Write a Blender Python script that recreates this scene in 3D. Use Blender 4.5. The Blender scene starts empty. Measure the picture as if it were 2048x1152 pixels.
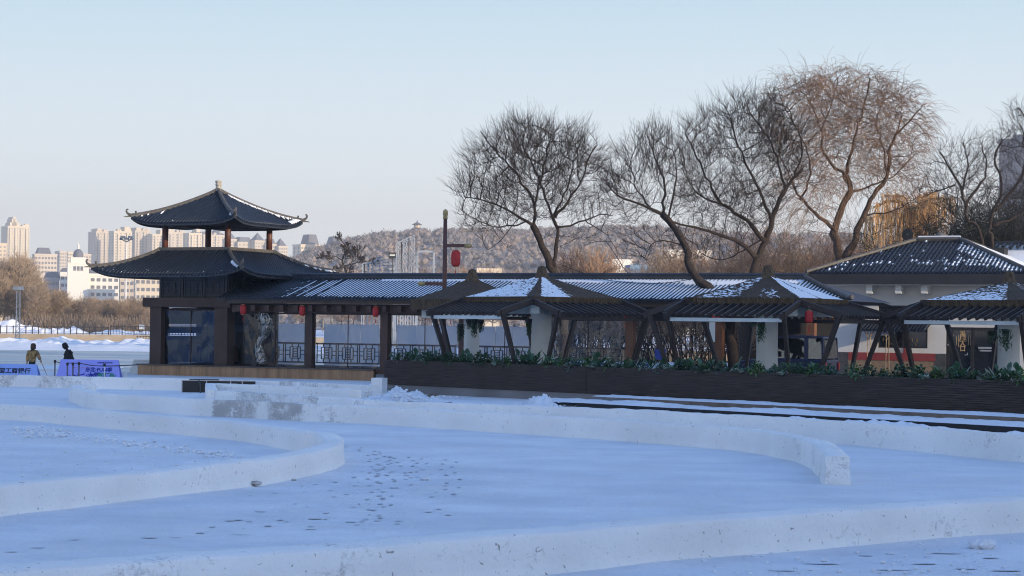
import bpy, math, random
from mathutils import Vector, Matrix, noise
R = math.radians
sc = bpy.context.scene
rnd = random.Random(7)
# ---------------------------------------------------------------- camera
FPX = 4000.0; CAMH = 2.6; PITCH = math.atan(74/FPX); ROLL = 0.0125
cF = Vector((0, math.cos(PITCH), math.sin(PITCH)))
u0 = Vector((0, -math.sin(PITCH), math.cos(PITCH))); r0 = Vector((1, 0, 0))
cR = r0*math.cos(ROLL) + u0*math.sin(ROLL)
cU = u0*math.cos(ROLL) - r0*math.sin(ROLL)
cd = bpy.data.cameras.new("camera"); cam = bpy.data.objects.new("camera", cd)
sc.collection.objects.link(cam)
cam.matrix_world = Matrix(((cR.x, cU.x, -cF.x, 0), (cR.y, cU.y, -cF.y, 0), (cR.z, cU.z, -cF.z, CAMH), (0, 0, 0, 1)))
cd.sensor_width = 36; cd.lens = FPX/2048*36; cd.clip_start = .5; cd.clip_end = 20000
sc.camera = cam
def ray(px, py): return cF*FPX + cR*(px-1024) - cU*(py-576)
def G(px, py, z=0.0):
    d = ray(px, py); t = (z-CAMH)/d.z
    return Vector((d.x*t, d.y*t, z))
def at(px, py, Y):
    d = ray(px, py); t = Y/d.y
    return Vector((d.x*t, Y, CAMH + d.z*t))
# ---------------------------------------------------------------- light
SAZ = R(38); SEL = R(11)              # sun: 38 deg behind the +X axis, low
S = Vector((math.cos(SAZ)*math.cos(SEL), -math.sin(SAZ)*math.cos(SEL), math.sin(SEL)))
w = bpy.data.worlds.new("World"); sc.world = w; w.use_nodes = True
nt = w.node_tree; bgn = nt.nodes["Background"]
sky = nt.nodes.new("ShaderNodeTexSky"); sky.sky_type = 'NISHITA'; sky.sun_disc = False
sky.sun_elevation = SEL; sky.sun_rotation = math.atan2(S.x, S.y)
sky.altitude = 200; sky.air_density = 1.0; sky.dust_density = .35; sky.ozone_density = 2.2
# thin winter air: the Nishita sky pales to a milky white band near the horizon
wtc = nt.nodes.new("ShaderNodeTexCoord"); wsp = nt.nodes.new("ShaderNodeSeparateXYZ"); nt.links.new(wtc.outputs['Generated'], wsp.inputs[0])
wr = nt.nodes.new("ShaderNodeValToRGB"); nt.links.new(wsp.outputs[2], wr.inputs[0]); ce = wr.color_ramp.elements; ce.new(.22)
for e, p, v in zip(ce, (0, .22, .6), (.95, .92, .55)): e.position = p; e.color = (v, v, v, 1)
wr2 = nt.nodes.new("ShaderNodeValToRGB"); nt.links.new(wsp.outputs[2], wr2.inputs[0]); ce = wr2.color_ramp.elements; ce.new(.18)
for e, p, v in zip(ce, (0, .17, .5), ((6.15,6.1,6.0), (2.6,3.65,4.4), (.70,1.66,4.3))): e.position = p; e.color = (*v, 1)
# the low sky is brighter on the sun's side
dt = nt.nodes.new("ShaderNodeVectorMath"); dt.operation = 'DOT_PRODUCT'; nt.links.new(wtc.outputs['Generated'], dt.inputs[0]); dt.inputs[1].default_value = (math.cos(SAZ), -math.sin(SAZ), 0)
mr = nt.nodes.new("ShaderNodeMapRange"); nt.links.new(dt.outputs['Value'], mr.inputs[0]); mr.inputs[1].default_value = -.3; mr.inputs[2].default_value = 1; mr.inputs[3].default_value = 0; mr.inputs[4].default_value = 1
mg = nt.nodes.new("ShaderNodeMix"); mg.data_type = 'RGBA'; nt.links.new(mr.outputs[0], mg.inputs[0]); mg.inputs[6].default_value = (1,1,1,1); mg.inputs[7].default_value = (3.2,2.4,1.8,1)
sc2 = nt.nodes.new("ShaderNodeVectorMath"); sc2.operation = 'MULTIPLY'; nt.links.new(wr2.outputs[0], sc2.inputs[0]); nt.links.new(mg.outputs[2], sc2.inputs[1])
wmx = nt.nodes.new("ShaderNodeMix"); wmx.data_type = 'RGBA'
nt.links.new(wr.outputs[0], wmx.inputs[0]); nt.links.new(sky.outputs[0], wmx.inputs[6]); nt.links.new(sc2.outputs[0], wmx.inputs[7])
nt.links.new(wmx.outputs[2], bgn.inputs[0]); bgn.inputs[1].default_value = .15
ld = bpy.data.lights.new("sun", 'SUN'); ld.energy = 5.0; ld.angle = R(.55); ld.color = (1, .79, .54)
lo = bpy.data.objects.new("sun", ld); sc.collection.objects.link(lo)
lo.rotation_euler = S.to_track_quat('Z', 'Y').to_euler()
sc.view_settings.view_transform = 'Standard'; sc.view_settings.look = 'None'
sc.view_settings.exposure = .55; sc.view_settings.gamma = 1
sc.render.engine = 'CYCLES'
cy = sc.cycles; cy.max_bounces = 6; cy.diffuse_bounces = 3; cy.glossy_bounces = 3
cy.transmission_bounces = 6; cy.transparent_max_bounces = 24; cy.volume_bounces = 0
cy.use_denoising = True; cy.denoiser = 'OPENIMAGEDENOISE'; cy.denoising_input_passes = 'RGB_ALBEDO_NORMAL'; cy.denoising_prefilter = 'ACCURATE'; cy.denoising_quality = 'HIGH'; cy.filter_width = 1.05
cy.caustics_reflective = False; cy.caustics_refractive = False
# ---------------------------------------------------------------- helpers
col = sc.collection
def link(o): col.objects.link(o); return o
class MB:
    def __init__(s): s.v = []; s.f = []; s.m = []; s.a = None
    def add(s, vs, fs, mi=0):
        o = len(s.v); s.v += [tuple(p) for p in vs]
        s.f += [tuple(i+o for i in f) for f in fs]; s.m += [mi]*len(fs); return s
    def box(s, x0, x1, y0, y1, z0, z1, mi=0):
        return s.add([(x0,y0,z0),(x1,y0,z0),(x1,y1,z0),(x0,y1,z0),(x0,y0,z1),(x1,y0,z1),(x1,y1,z1),(x0,y1,z1)],
              [(3,2,1,0),(4,5,6,7),(0,1,5,4),(1,2,6,5),(2,3,7,6),(3,0,4,7)], mi)
    def hexa(s, p, mi=0):
        return s.add(p, [(3,2,1,0),(4,5,6,7),(0,1,5,4),(1,2,6,5),(2,3,7,6),(3,0,4,7)], mi)
    def bar(s, a, b, wd, ht, mi=0, up=(0,0,1), w2=None, h2=None):
        a = Vector(a); b = Vector(b); d = (b-a).normalized(); up = Vector(up)
        if abs(d.dot(up)) > .98: up = Vector((0,1,0))
        x = d.cross(up).normalized(); y = x.cross(d).normalized()
        w2 = wd if w2 is None else w2; h2 = ht if h2 is None else h2
        q = []
        for c, ww, hh in ((a, wd, ht), (b, w2, h2)):
            for i, j in ((-1,-1),(1,-1),(1,1),(-1,1)): q.append(c + x*(i*ww/2) + y*(j*hh/2))
        return s.add(q, [(3,2,1,0),(4,5,6,7),(0,1,5,4),(1,2,6,5),(2,3,7,6),(3,0,4,7)], mi)
    def tube(s, pts, rs, n=6, mi=0, cap=True):
        pts = [Vector(p) for p in pts]
        if not hasattr(rs, '__len__'): rs = [rs]*len(pts)
        vs = []; prev = None
        for i, p in enumerate(pts):
            d = (pts[min(i+1, len(pts)-1)] - pts[max(i-1, 0)])
            d = d.normalized() if d.length > 1e-9 else Vector((0,0,1))
            if prev is None: x = d.orthogonal().normalized()
            else:
                x = prev - d*prev.dot(d)
                x = x.normalized() if x.length > 1e-6 else d.orthogonal().normalized()
            prev = x; y = d.cross(x)
            for k in range(n):
                a = 2*math.pi*k/n; vs.append(p + (x*math.cos(a) + y*math.sin(a))*rs[i])
        fs = [(i*n+k, i*n+(k+1)%n, (i+1)*n+(k+1)%n, (i+1)*n+k) for i in range(len(pts)-1) for k in range(n)]
        if cap: fs.append(tuple(range(n-1, -1, -1))); L = (len(pts)-1)*n; fs.append(tuple(range(L, L+n)))
        return s.add(vs, fs, mi)
    def lathe(s, prof, c=(0,0,0), n=14, mi=0):
        vs = []; m = len(prof)
        for r, z in prof:
            for k in range(n):
                a = 2*math.pi*k/n; vs.append((c[0]+r*math.cos(a), c[1]+r*math.sin(a), c[2]+z))
        fs = [(i*n+k, i*n+(k+1)%n, (i+1)*n+(k+1)%n, (i+1)*n+k) for i in range(m-1) for k in range(n)]
        fs.append(tuple(range(n-1,-1,-1))); fs.append(tuple(range((m-1)*n, m*n)))
        return s.add(vs, fs, mi)
    def quad(s, a, b, c, d, mi=0): return s.add([a,b,c,d], [(0,1,2,3)], mi)
    def xf(s, M_, i0=0):
        for i in range(i0, len(s.v)): s.v[i] = tuple(M_ @ Vector(s.v[i]))
        return s
    def build(s, name, mats, parent=None, smooth=False, attr=None):
        me = bpy.data.meshes.new(name); me.from_pydata(s.v, [], s.f)
        if not isinstance(mats, (list, tuple)): mats = [mats]
        for m in mats: me.materials.append(m)
        if len(mats) > 1: me.polygons.foreach_set('material_index', s.m)
        if smooth: me.polygons.foreach_set('use_smooth', [True]*len(me.polygons))
        if attr:
            for k, vals in attr.items():
                at_ = me.attributes.new(k, 'FLOAT', 'POINT'); at_.data.foreach_set('value', vals)
        me.update()
        o = bpy.data.objects.new(name, me); link(o)
        if parent: o.parent = parent
        return o
def tag(o, label=None, cat=None, group=None, kind=None):
    if label: o['label'] = label
    if cat: o['category'] = cat
    if group: o['group'] = group
    if kind: o['kind'] = kind
    return o
def thing(name, label, cat, loc=(0,0,0), rz=0, group=None):
    o = bpy.data.objects.new(name, None); link(o); o.location = loc; o.rotation_euler = (0,0,rz)
    o.empty_display_size = .1
    return tag(o, label, cat, group)
def dup(o, parent=None):
    c = o.copy(); link(c); c.parent = parent
    for ch in [x for x in bpy.data.objects if x.parent == o]: dup(ch, c)
    return c
KIDS = {}
def dupf(root, kids, loc, rz=0, scale=1, label=None, group=None):
    c = root.copy(); link(c); c.location = loc; c.rotation_euler = (0,0,rz); c.scale = (scale,)*3
    if label: c['label'] = label
    if group: c['group'] = group
    for k, gk in kids:
        d = k.copy(); link(d); d.parent = c
        for g in gk: e = g.copy(); link(e); e.parent = d
    return c
def kids_of(root):
    ch = [x for x in bpy.data.objects if x.parent == root]
    return [(k, [x for x in bpy.data.objects if x.parent == k]) for k in ch]
# ---------------------------------------------------------------- materials
def nodes(m): m.use_nodes = True; t = m.node_tree; return t, t.nodes, t.links
def M(name, c, rough=.8, var=.2, scale=2.0, bump=0.0, bscale=12.0, metal=0, c2=None, stretch=None, spec=.4, detail=4):
    m = bpy.data.materials.new(name); t, n, l = nodes(m); b = n['Principled BSDF']
    b.inputs['Roughness'].default_value = rough; b.inputs['Metallic'].default_value = metal
    b.inputs['Specular IOR Level'].default_value = spec
    tc = n.new('ShaderNodeTexCoord'); mp = n.new('ShaderNodeMapping'); l.new(tc.outputs['Object'], mp.inputs[0])
    if stretch: mp.inputs['Scale'].default_value = stretch
    ns = n.new('ShaderNodeTexNoise'); ns.inputs['Scale'].default_value = scale; ns.inputs['Detail'].default_value = detail
    l.new(mp.outputs[0], ns.inputs[0])
    rp = n.new('ShaderNodeValToRGB'); l.new(ns.outputs[0], rp.inputs[0])
    c2 = c2 or tuple(min(1, x*(1+var)) for x in c); c1 = tuple(x*(1-var) for x in c) if c2 is None else tuple(x*(1-var) for x in c)
    rp.color_ramp.elements[0].position = .3; rp.color_ramp.elements[1].position = .7
    rp.color_ramp.elements[0].color = (*c1, 1); rp.color_ramp.elements[1].color = (*c2, 1)
    l.new(rp.outputs[0], b.inputs['Base Color'])
    if bump:
        nb = n.new('ShaderNodeTexNoise'); nb.inputs['Scale'].default_value = bscale; nb.inputs['Detail'].default_value = 5
        l.new(mp.outputs[0], nb.inputs[0]); bu = n.new('ShaderNodeBump'); bu.inputs['Strength'].default_value = 1
        bu.inputs['Distance'].default_value = bump
        l.new(nb.outputs[0], bu.inputs['Height']); l.new(bu.outputs[0], b.inputs['Normal'])
    return m
def snowmat(name, base=(.83,.87,.92), bump=.02, speck=0.0, streak=False):
    m = bpy.data.materials.new(name); t, n, l = nodes(m); b = n['Principled BSDF']
    b.inputs['Roughness'].default_value = .75; b.inputs['Specular IOR Level'].default_value = .3
    tc = n.new('ShaderNodeTexCoord')
    mp = n.new('ShaderNodeMapping'); l.new(tc.outputs['Object'], mp.inputs[0])
    n1 = n.new('ShaderNodeTexNoise'); n1.inputs['Scale'].default_value = .55; n1.inputs['Detail'].default_value = 6; l.new(mp.outputs[0], n1.inputs[0])
    rp = n.new('ShaderNodeValToRGB'); l.new(n1.outputs[0], rp.inputs[0])
    rp.color_ramp.elements[0].position = .35; rp.color_ramp.elements[1].position = .7
    rp.color_ramp.elements[0].color = (*[x*.88 for x in base], 1); rp.color_ramp.elements[1].color = (*base, 1)
    cur = rp.outputs[0]
    if streak:
        ms = n.new('ShaderNodeMapping'); ms.inputs['Scale'].default_value = (.22,.42,1); l.new(tc.outputs['Object'], ms.inputs[0])
        n4 = n.new('ShaderNodeTexNoise'); n4.inputs['Scale'].default_value = 1.3; n4.inputs['Detail'].default_value = 9; n4.inputs['Roughness'].default_value = .62; n4.inputs['Distortion'].default_value = .5; l.new(ms.outputs[0], n4.inputs[0])
        r4 = n.new('ShaderNodeValToRGB'); l.new(n4.outputs[0], r4.inputs[0]); r4.color_ramp.elements[0].position = .40; r4.color_ramp.elements[1].position = .60
        r4.color_ramp.elements[0].color = (.91,.925,.95,1); r4.color_ramp.elements[1].color = (1,1,1,1)
        m4 = n.new('ShaderNodeMix'); m4.data_type = 'RGBA'; m4.blend_type = 'MULTIPLY'; m4.inputs[0].default_value = 1; l.new(cur, m4.inputs[6]); l.new(r4.outputs[0], m4.inputs[7]); cur = m4.outputs[2]
    if speck:
        n2 = n.new('ShaderNodeTexNoise'); n2.inputs['Scale'].default_value = 1.1; n2.inputs['Detail'].default_value = 2; l.new(mp.outputs[0], n2.inputs[0])
        n3 = n.new('ShaderNodeTexNoise'); n3.inputs['Scale'].default_value = 7; n3.inputs['Detail'].default_value = 8; n3.inputs['Roughness'].default_value = .75; n3.inputs['Distortion'].default_value = 1.6; l.new(mp.outputs[0], n3.inputs[0])
        mu = n.new('ShaderNodeMath'); mu.operation = 'MULTIPLY'; l.new(n2.outputs[0], mu.inputs[0]); l.new(n3.outputs[0], mu.inputs[1])
        at_ = n.new('ShaderNodeAttribute'); at_.attribute_name = 'dirt'
        ad = n.new('ShaderNodeMath'); ad.operation = 'MULTIPLY_ADD'; l.new(at_.outputs['Fac'], ad.inputs[0]); ad.inputs[1].default_value = .22; l.new(mu.outputs[0], ad.inputs[2])
        r2 = n.new('ShaderNodeValToRGB'); l.new(ad.outputs[0], r2.inputs[0])
        r2.color_ramp.elements[0].position = speck; r2.color_ramp.elements[1].position = speck+.13
        r2.color_ramp.elements[0].color = (0,0,0,1); r2.color_ramp.elements[1].color = (.8,.8,.8,1)
        mx = n.new('ShaderNodeMix'); mx.data_type = 'RGBA'; l.new(r2.outputs[0], mx.inputs[0]); l.new(cur, mx.inputs[6])
        mx.inputs[7].default_value = (.33,.32,.31,1); cur = mx.outputs[2]
        for sc_n, thr, amt in ((13, .69, .75), (34, .70, .6)):
            n5 = n.new('ShaderNodeTexNoise'); n5.inputs['Scale'].default_value = sc_n; n5.inputs['Detail'].default_value = 2; n5.inputs['Distortion'].default_value = .8; l.new(mp.outputs[0], n5.inputs[0])
            r5 = n.new('ShaderNodeValToRGB'); l.new(n5.outputs[0], r5.inputs[0]); r5.color_ramp.elements[0].position = thr; r5.color_ramp.elements[1].position = thr+.05
            r5.color_ramp.elements[0].color = (0,0,0,1); r5.color_ramp.elements[1].color = (amt,amt,amt,1)
            m5 = n.new('ShaderNodeMix'); m5.data_type = 'RGBA'; l.new(r5.outputs[0], m5.inputs[0]); l.new(cur, m5.inputs[6]); m5.inputs[7].default_value = (.22,.20,.18,1); cur = m5.outputs[2]
    l.new(cur, b.inputs['Base Color'])
    nb = n.new('ShaderNodeTexNoise'); nb.inputs['Scale'].default_value = 2.0; nb.inputs['Detail'].default_value = 12; nb.inputs['Roughness'].default_value = .68; nb.inputs['Distortion'].default_value = .4
    l.new(mp.outputs[0], nb.inputs[0]); bu = n.new('ShaderNodeBump'); bu.inputs['Strength'].default_value = 1; bu.inputs['Distance'].default_value = bump
    l.new(nb.outputs[0], bu.inputs['Height']); nc = n.new('ShaderNodeTexNoise'); nc.inputs['Scale'].default_value = 16; nc.inputs['Detail'].default_value = 6; l.new(mp.outputs[0], nc.inputs[0]); b2_ = n.new('ShaderNodeBump'); b2_.inputs['Distance'].default_value = bump*.22; l.new(nc.outputs[0], b2_.inputs['Height']); l.new(bu.outputs[0], b2_.inputs['Normal']); l.new(b2_.outputs[0], b.inputs['Normal'])
    return m
m_snow = snowmat('snow', bump=.09)
m_snowwall = snowmat('snow_block', base=(.90,.90,.88), speck=.37, bump=.04)
m_gsnow = snowmat('rink_snow', base=(.86,.89,.93), bump=.10, streak=True)
m_roofsnow = snowmat('roof_snow', bump=.02)
m_tile = M('grey_roof_tile', (.016,.022,.036), .38, .35, 3, .01, 25, spec=.5)
m_ridge = M('ridge_tile', (.085,.08,.075), .6, .25, 4, .01, 20)
m_darkwood = M('dark_brown_paint', (.058,.032,.026), .6, .2, 1.5, .004, 15)
m_brown = M('brown_paint', (.075,.038,.03), .6, .2, 1.5, .004, 15)
m_redcol = M('red_brown_column', (.09,.036,.028), .5, .25, 2)
m_lattice = M('carved_dark_panel', (.03,.033,.045), .6, .2, 3)
m_deck = M('deck_cladding', (.33,.195,.105), .7, .25, 3, c2=(.43,.26,.14), stretch=(1,1,.2))
m_ceil = M('dark_ceiling', (.03,.028,.03), .8, .2)
m_white = M('white_render', (.62,.64,.62), .8, .06, 1.0, .003, 20)
m_black = M('black_panel', (.012,.012,.014), .5, .2)
m_metal = M('galvanised_metal', (.42,.44,.46), .4, .15, 5, metal=.6)
m_bluegrey = M('blue_grey_paint', (.09,.12,.19), .5, .2, 3)
m_board = M('pale_board', (.50,.52,.56), .7, .06, 1)

def transl(name, c, f=.55):
    m = bpy.data.materials.new(name); t, n, l = nodes(m); b = n['Principled BSDF']; b.inputs['Base Color'].default_value = (*c,1); b.inputs['Roughness'].default_value = .7
    out = [x for x in n if x.type == 'OUTPUT_MATERIAL'][0]; tl = n.new('ShaderNodeBsdfTranslucent'); tl.inputs[0].default_value = (*c,1)
    mx = n.new('ShaderNodeMixShader'); mx.inputs[0].default_value = f; l.new(b.outputs[0], mx.inputs[1]); l.new(tl.outputs[0], mx.inputs[2]); l.new(mx.outputs[0], out.inputs[0]); return m
# ---------------------------------------------------------------- ground
def catmull(P, step=.3):
    out = []; n = len(P)
    for i in range(n-1):
        p0 = P[max(i-1,0)]; p1 = P[i]; p2 = P[i+1]; p3 = P[min(i+2,n-1)]
        k = max(1, int((p2-p1).length/step))
        for j in range(k):
            t = j/k
            out.append(.5*((2*p1) + (p2-p0)*t + (2*p0-5*p1+4*p2-p3)*t*t + (3*p1-p0-3*p2+p3)*t**3))
    out.append(P[-1]); return out
g = MB()
def grid(mb, xs, ys, zf):
    n = len(xs); vs = [(x, y, zf(x, y)) for y in ys for x in xs]
    fs = [(j*n+i, j*n+i+1, (j+1)*n+i+1, (j+1)*n+i) for j in range(len(ys)-1) for i in range(n-1)]
    return mb.add(vs, fs)
def gz(x, y):
    if y > 80 or y < 5: return 0
    return .030*(noise.noise(Vector((x*.35, y*.22, 0)))) + .012*noise.noise(Vector((x*1.6, y*.9, 3)))
xs = [-3500,-1500,-400,-120,-60]+[-40+i*.5 for i in range(161)]+[60,120,400,1500,3500]
ys = [-1500,-300,-60,-10]+[2+i*.5 for i in range(160)]+[100,130,180,300,600,1500,3500]
grid(g, xs, ys, gz)
tag(g.build('ground', m_gsnow, smooth=True), kind='structure')
# lake ice behind, in paler and darker streaks
def icemat():
    m = bpy.data.materials.new('lake_ice'); t, n, l = nodes(m); b = n['Principled BSDF']
    b.inputs['Roughness'].default_value = .35
    tc = n.new('ShaderNodeTexCoord'); mp = n.new('ShaderNodeMapping'); l.new(tc.outputs['Object'], mp.inputs[0]); mp.inputs['Scale'].default_value = (.03, .22, 1)
    ns = n.new('ShaderNodeTexNoise'); ns.inputs['Scale'].default_value = 1; ns.inputs['Detail'].default_value = 6; l.new(mp.outputs[0], ns.inputs[0])
    rp = n.new('ShaderNodeValToRGB'); l.new(ns.outputs[0], rp.inputs[0])
    rp.color_ramp.elements[0].position = .38; rp.color_ramp.elements[1].position = .62
    rp.color_ramp.elements[0].color = (.16,.24,.30,1); rp.color_ramp.elements[1].color = (.42,.45,.46,1)
    l.new(rp.outputs[0], b.inputs['Base Color']); return m
m_ice = icemat()
ic = MB()
pts = [(-70,104),(-30,101),(-9,99.5),(60,108),(60,160),(-9,166),(-40,172),(-90,175)]
ic.add([(x,y,.006) for x,y in pts], [tuple(range(len(pts)))])
tag(ic.build('lake_ice', m_ice), kind='structure')
# ---------------------------------------------------------------- snow walls of the rink course
def wall(name, label, C, h, th=.42, dirt=None, seed=0):
    C = catmull(C, .18); n = len(C); mb = MB(); dv = []; T = None
    prof = [(-.5-.16,-.12),(-.5-.035,.04),(-.5,.25),(-.5,.6),(-.5,.93),(-.46,1.0),(-.2,1.01),(.2,1.01),(.46,1.0),(.5,.93),(.5,.6),(.5,.25),(.535,.04),(.66,-.12)]
    vs = []; L = 0
    for i, p in enumerate(C):
        d = (C[min(i+1,n-1)] - C[max(i-1,0)]); d.z = 0; d.normalize(); nr = Vector((-d.y, d.x, 0))
        hh = h(i/(n-1)) if callable(h) else h
        if i: L += (C[i]-C[i-1]).length
        hh *= 1 + .05*noise.noise(Vector((L*.5, seed, 5)))+.05*noise.noise(Vector((L*2.3, seed, 9)))+.03*noise.noise(Vector((L*7, seed, 2)))
        notch = -.02 if int(L/2.4) != int((L-.18)/2.4) else 0
        for a, b in prof:
            q = Vector((p.x, p.y, 0)) + nr*(a*th) + Vector((0,0,b*hh))
            q += nr*(math.copysign(notch, a) if .05 < b < 1.0 else 0); k = .022 if b > .05 else .03
            q += nr*(k*noise.noise(Vector((L*1.3, b*3, seed+a*7)))) + nr*(.012*noise.noise(Vector((L*6, b*8, seed+a*7))))
            vs.append(q)
            dv.append(dirt(q) if dirt else 0.0)
    m = len(prof)
    fs = [(i*m+j, (i+1)*m+j, (i+1)*m+j+1, i*m+j+1) for i in range(n-1) for j in range(m-1)]
    fs.append(tuple(range(m))); fs.append(tuple((n-1)*m+j for j in range(m-1,-1,-1)))
    mb.add(vs, fs)
    o = mb.build(name, m_snowwall, attr={'dirt': dv}, smooth=True)
    for p in o.data.polygons:
        if len(p.vertices) > 4: p.use_smooth = False
    return tag(o, label, 'snow wall', 'snow block walls of the rink course')
def base(pts): return [G(x, y) for x, y in pts]
def off(P, dd):
    out = []
    for i, p in enumerate(P):
        d = P[min(i+1,len(P)-1)] - P[max(i-1,0)]; d.z = 0; d.normalize()
        out.append(p + Vector((-d.y, d.x, 0))*dd)
    return out
TH = .42
# nearest wall
W4 = off(base([(-700,1330),(-100,1258),(300,1216),(700,1183),(1024,1152),(1224,1135),(1424,1115),(1694,1092),(2048,1065),(2500,1030)]), .28)
wall('snow_wall', 'nearest long snow wall with cracks and dark specks crossing the bottom of the picture', W4, .42, .56, lambda q: .16+.35*noise.noise(Vector((q.x*.9, q.y*.9, 1))), seed=1)
# big U at the left
low = off(base([(-400,1080),(0,1030),(200,1010),(400,985),(500,972),(600,955),(650,943)]), TH/2)
tip = [G(686,927) + Vector((-TH/2,0,0)), G(676,908)+Vector((-TH/2,0,0))]
upi = off(base([(600,903),(570,898),(500,886),(400,874),(300,864),(200,855),(100,846),(0,839),(-300,822)]), -TH/2)
wall('snow_wall', 'snow wall bent into a pointed U turn at the left', low+tip+upi, .385, TH, seed=2)
# long wall ending in the square block end
W2 = base([(186,797),(150,797),(139,800),(146,806),(175,815),(200,819),(270,823),(400,832),(600,842),(760,850),(1024,867),(1280,885),(1474,902),(1574,920),(1624,940),(1650,969)])
C2 = off(W2, TH/2)
def d2(q):
    X = q.x; px = 1024 + FPX*q.x/q.y
    if 430 < px < 605: return .92+.6*noise.noise(Vector((q.x*2.5,q.z*5,q.y)))
    if 605 <= px < 720: return .42
    if 1560 < px: return .35
    return 0.0
wall('snow_wall', 'long curving snow wall with a grey dirty stretch and a square cut end', C2, lambda t: .44+.03*t, TH, d2, seed=3)
# back right wall and its return
Pf = base([(700,807),(640,803),(520,797),(425,793)])
Q = base([(428,811),(653,828),(760,836.5),(1140,853),(1400,868),(1694,890),(2048,925),(2400,965)])
def d3(q):
    px = 1024 + FPX*q.x/q.y
    if 470 < px < 640 and q.y < 66: return .8
    return .15
wall('snow_wall', 'snow wall behind the dirty one running right below the black kerb', off(Q, TH/2), lambda t: .45+.09*t, TH, d3, seed=4)
wall('snow_wall', 'short pale snow wall in front of the low black panel box', off(list(reversed(Pf)), TH/2)[:1]+off(list(reversed(Pf)), TH/2)[1:], .45, TH, lambda q: .1, seed=5)
c1 = Pf[-1]+Vector((-.1,.1,0)); c2 = Q[0]+Vector((-.15,.55,0))
wall('snow_wall', 'cross piece of snow wall joining two walls right of the black box', [c1, (c1+c2)/2, c2], .45, .34, lambda q: 0, seed=6)
W0 = off(base([(-300,768),(0,773.5),(140,776.5),(364,781.5),(513,786),(600,789.5),(740,797)]), TH/2)
def d0(q):
    px = 1024 + FPX*q.x/q.y
    return .75 if px < 185 or px > 560 else .1
wall('snow_wall', 'outermost snow wall with brown specks in front of the banners and deck', W0, .445, TH, d0, seed=7)
# footprints: trodden, exposed ice
m_print = M('trodden_ice', (.46,.51,.58), .5, .3, 6)
fp = MB(); r = random.Random(3)
def blot(x, y, lx, ly, z=.035):
    c = G(x, y); n = 9; a0 = r.random()*6
    fp.add([(c.x+lx*math.cos(a)*(.7+.5*r.random()), c.y+ly*math.sin(a)*(.7+.5*r.random()), gz(c.x, c.y)+.008) for a in [6.283*k/n for k in range(n)]], [tuple(range(n))])
def trail(pts, step, side, lx=.038, ly=.125, jit=.05):
    P = catmull([G(*p) for p in pts], step); k = 0
    for i, p in enumerate(P):
        s_ = side*(1 if i % 2 else -1)
        c = p + Vector((s_+r.uniform(-jit,jit), r.uniform(-jit,jit)*3, 0)); n = 9
        fp.add([(c.x+lx*math.cos(a)*(.7+.5*r.random()), c.y+ly*math.sin(a)*(.7+.5*r.random()), gz(c.x, c.y)+.008) for a in [6.283*k/n for k in range(n)]], [tuple(range(n))])
trail([(700,895),(735,908),(748,930),(748,965),(752,1000),(740,1040)], .62, .09)
trail([(705,893),(760,910),(765,940),(775,975),(770,1010),(735,1045)], .66, .1)
trail([(905,920),(895,935),(905,960),(898,980),(880,995)], .6, .1)
trail([(830,915),(840,935),(812,955),(805,975)], .62, .1)
trail([(780,915),(790,930),(770,950)], .5, .1)
for x, y, lx, ly in [(755,1042,.10,.10),(700,1044,.2,.04),(620,1058,.2,.04),(560,1040,.14,.05),(535,1052,.16,.09),(630,1038,.2,.08),(520,1025,.18,.06),(460,1043,.16,.06),
    (425,1055,.14,.05),(400,1068,.16,.04),(300,1078,.2,.04),(150,1081,.14,.04),(75,1097,.2,.03),(22,1106,.2,.03),(480,1070,.3,.02),(350,1077,.2,.03),
    (780,915,.12,.12),(750,903,.12,.14),(835,955,.16,.08),(860,951,.05,.05),(590,1010,.1,.05),(500,993,.12,.05),(670,965,.1,.06),
    (1640,1128,.4,.05),(1730,1112,.3,.05),(1850,1128,.5,.05),(1930,1138,.3,.06),(1560,1143,.4,.04),(1790,1140,.6,.03),(1980,1118,.3,.05),(1890,1108,.5,.04),(2010,1142,.4,.05)]:
    blot(x, y, lx*.5*r.uniform(.6,1.1), ly*1.1)
for i in range(60): blot(r.uniform(430,900), r.uniform(900,1060), r.uniform(.02,.06), r.uniform(.03,.08))
tag(fp.build('footprints', m_print), kind='structure')
# loose snow crumbs swept in a line at the left, and on the right
cr = MB()
def lump(mb, c, s_, seed=0, sq=.7):
    import itertools
    phi = (1+5**.5)/2
    V = [(-1,phi,0),(1,phi,0),(-1,-phi,0),(1,-phi,0),(0,-1,phi),(0,1,phi),(0,-1,-phi),(0,1,-phi),(phi,0,-1),(phi,0,1),(-phi,0,-1),(-phi,0,1)]
    F = [(0,11,5),(0,5,1),(0,1,7),(0,7,10),(0,10,11),(1,5,9),(5,11,4),(11,10,2),(10,7,6),(7,1,8),(3,9,4),(3,4,2),(3,2,6),(3,6,8),(3,8,9),(4,9,5),(2,4,11),(6,2,10),(8,6,7),(9,8,1)]
    q = []
    for v in V:
        k = s_*(.42+.25*r.random()); q.append((c[0]+v[0]*k, c[1]+v[1]*k, c[2]+v[2]*k*sq))
    mb.add(q, F)
for i in range(420):
    t = r.random(); x = 20 + t*460 + r.gauss(0,8); y = 858 + t*58 + r.gauss(0,4.5)
    if r.random() < .3: x = r.gauss(85,25); y = r.gauss(870,5)
    c = G(x, y); lump(cr, (c.x, c.y, .03), r.choice([.012,.02,.025,.035,.05]))
for i in range(90): c = G(r.uniform(0,500), r.uniform(870,960)); lump(cr, (c.x, c.y, .01), r.uniform(.01,.03))
for i in range(90): c = G(r.uniform(1400,2048), r.uniform(1080,1150)); lump(cr, (c.x, c.y, .01), r.uniform(.01,.035))
tag(cr.build('snow_crumbs', m_snow), kind='stuff')
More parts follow.
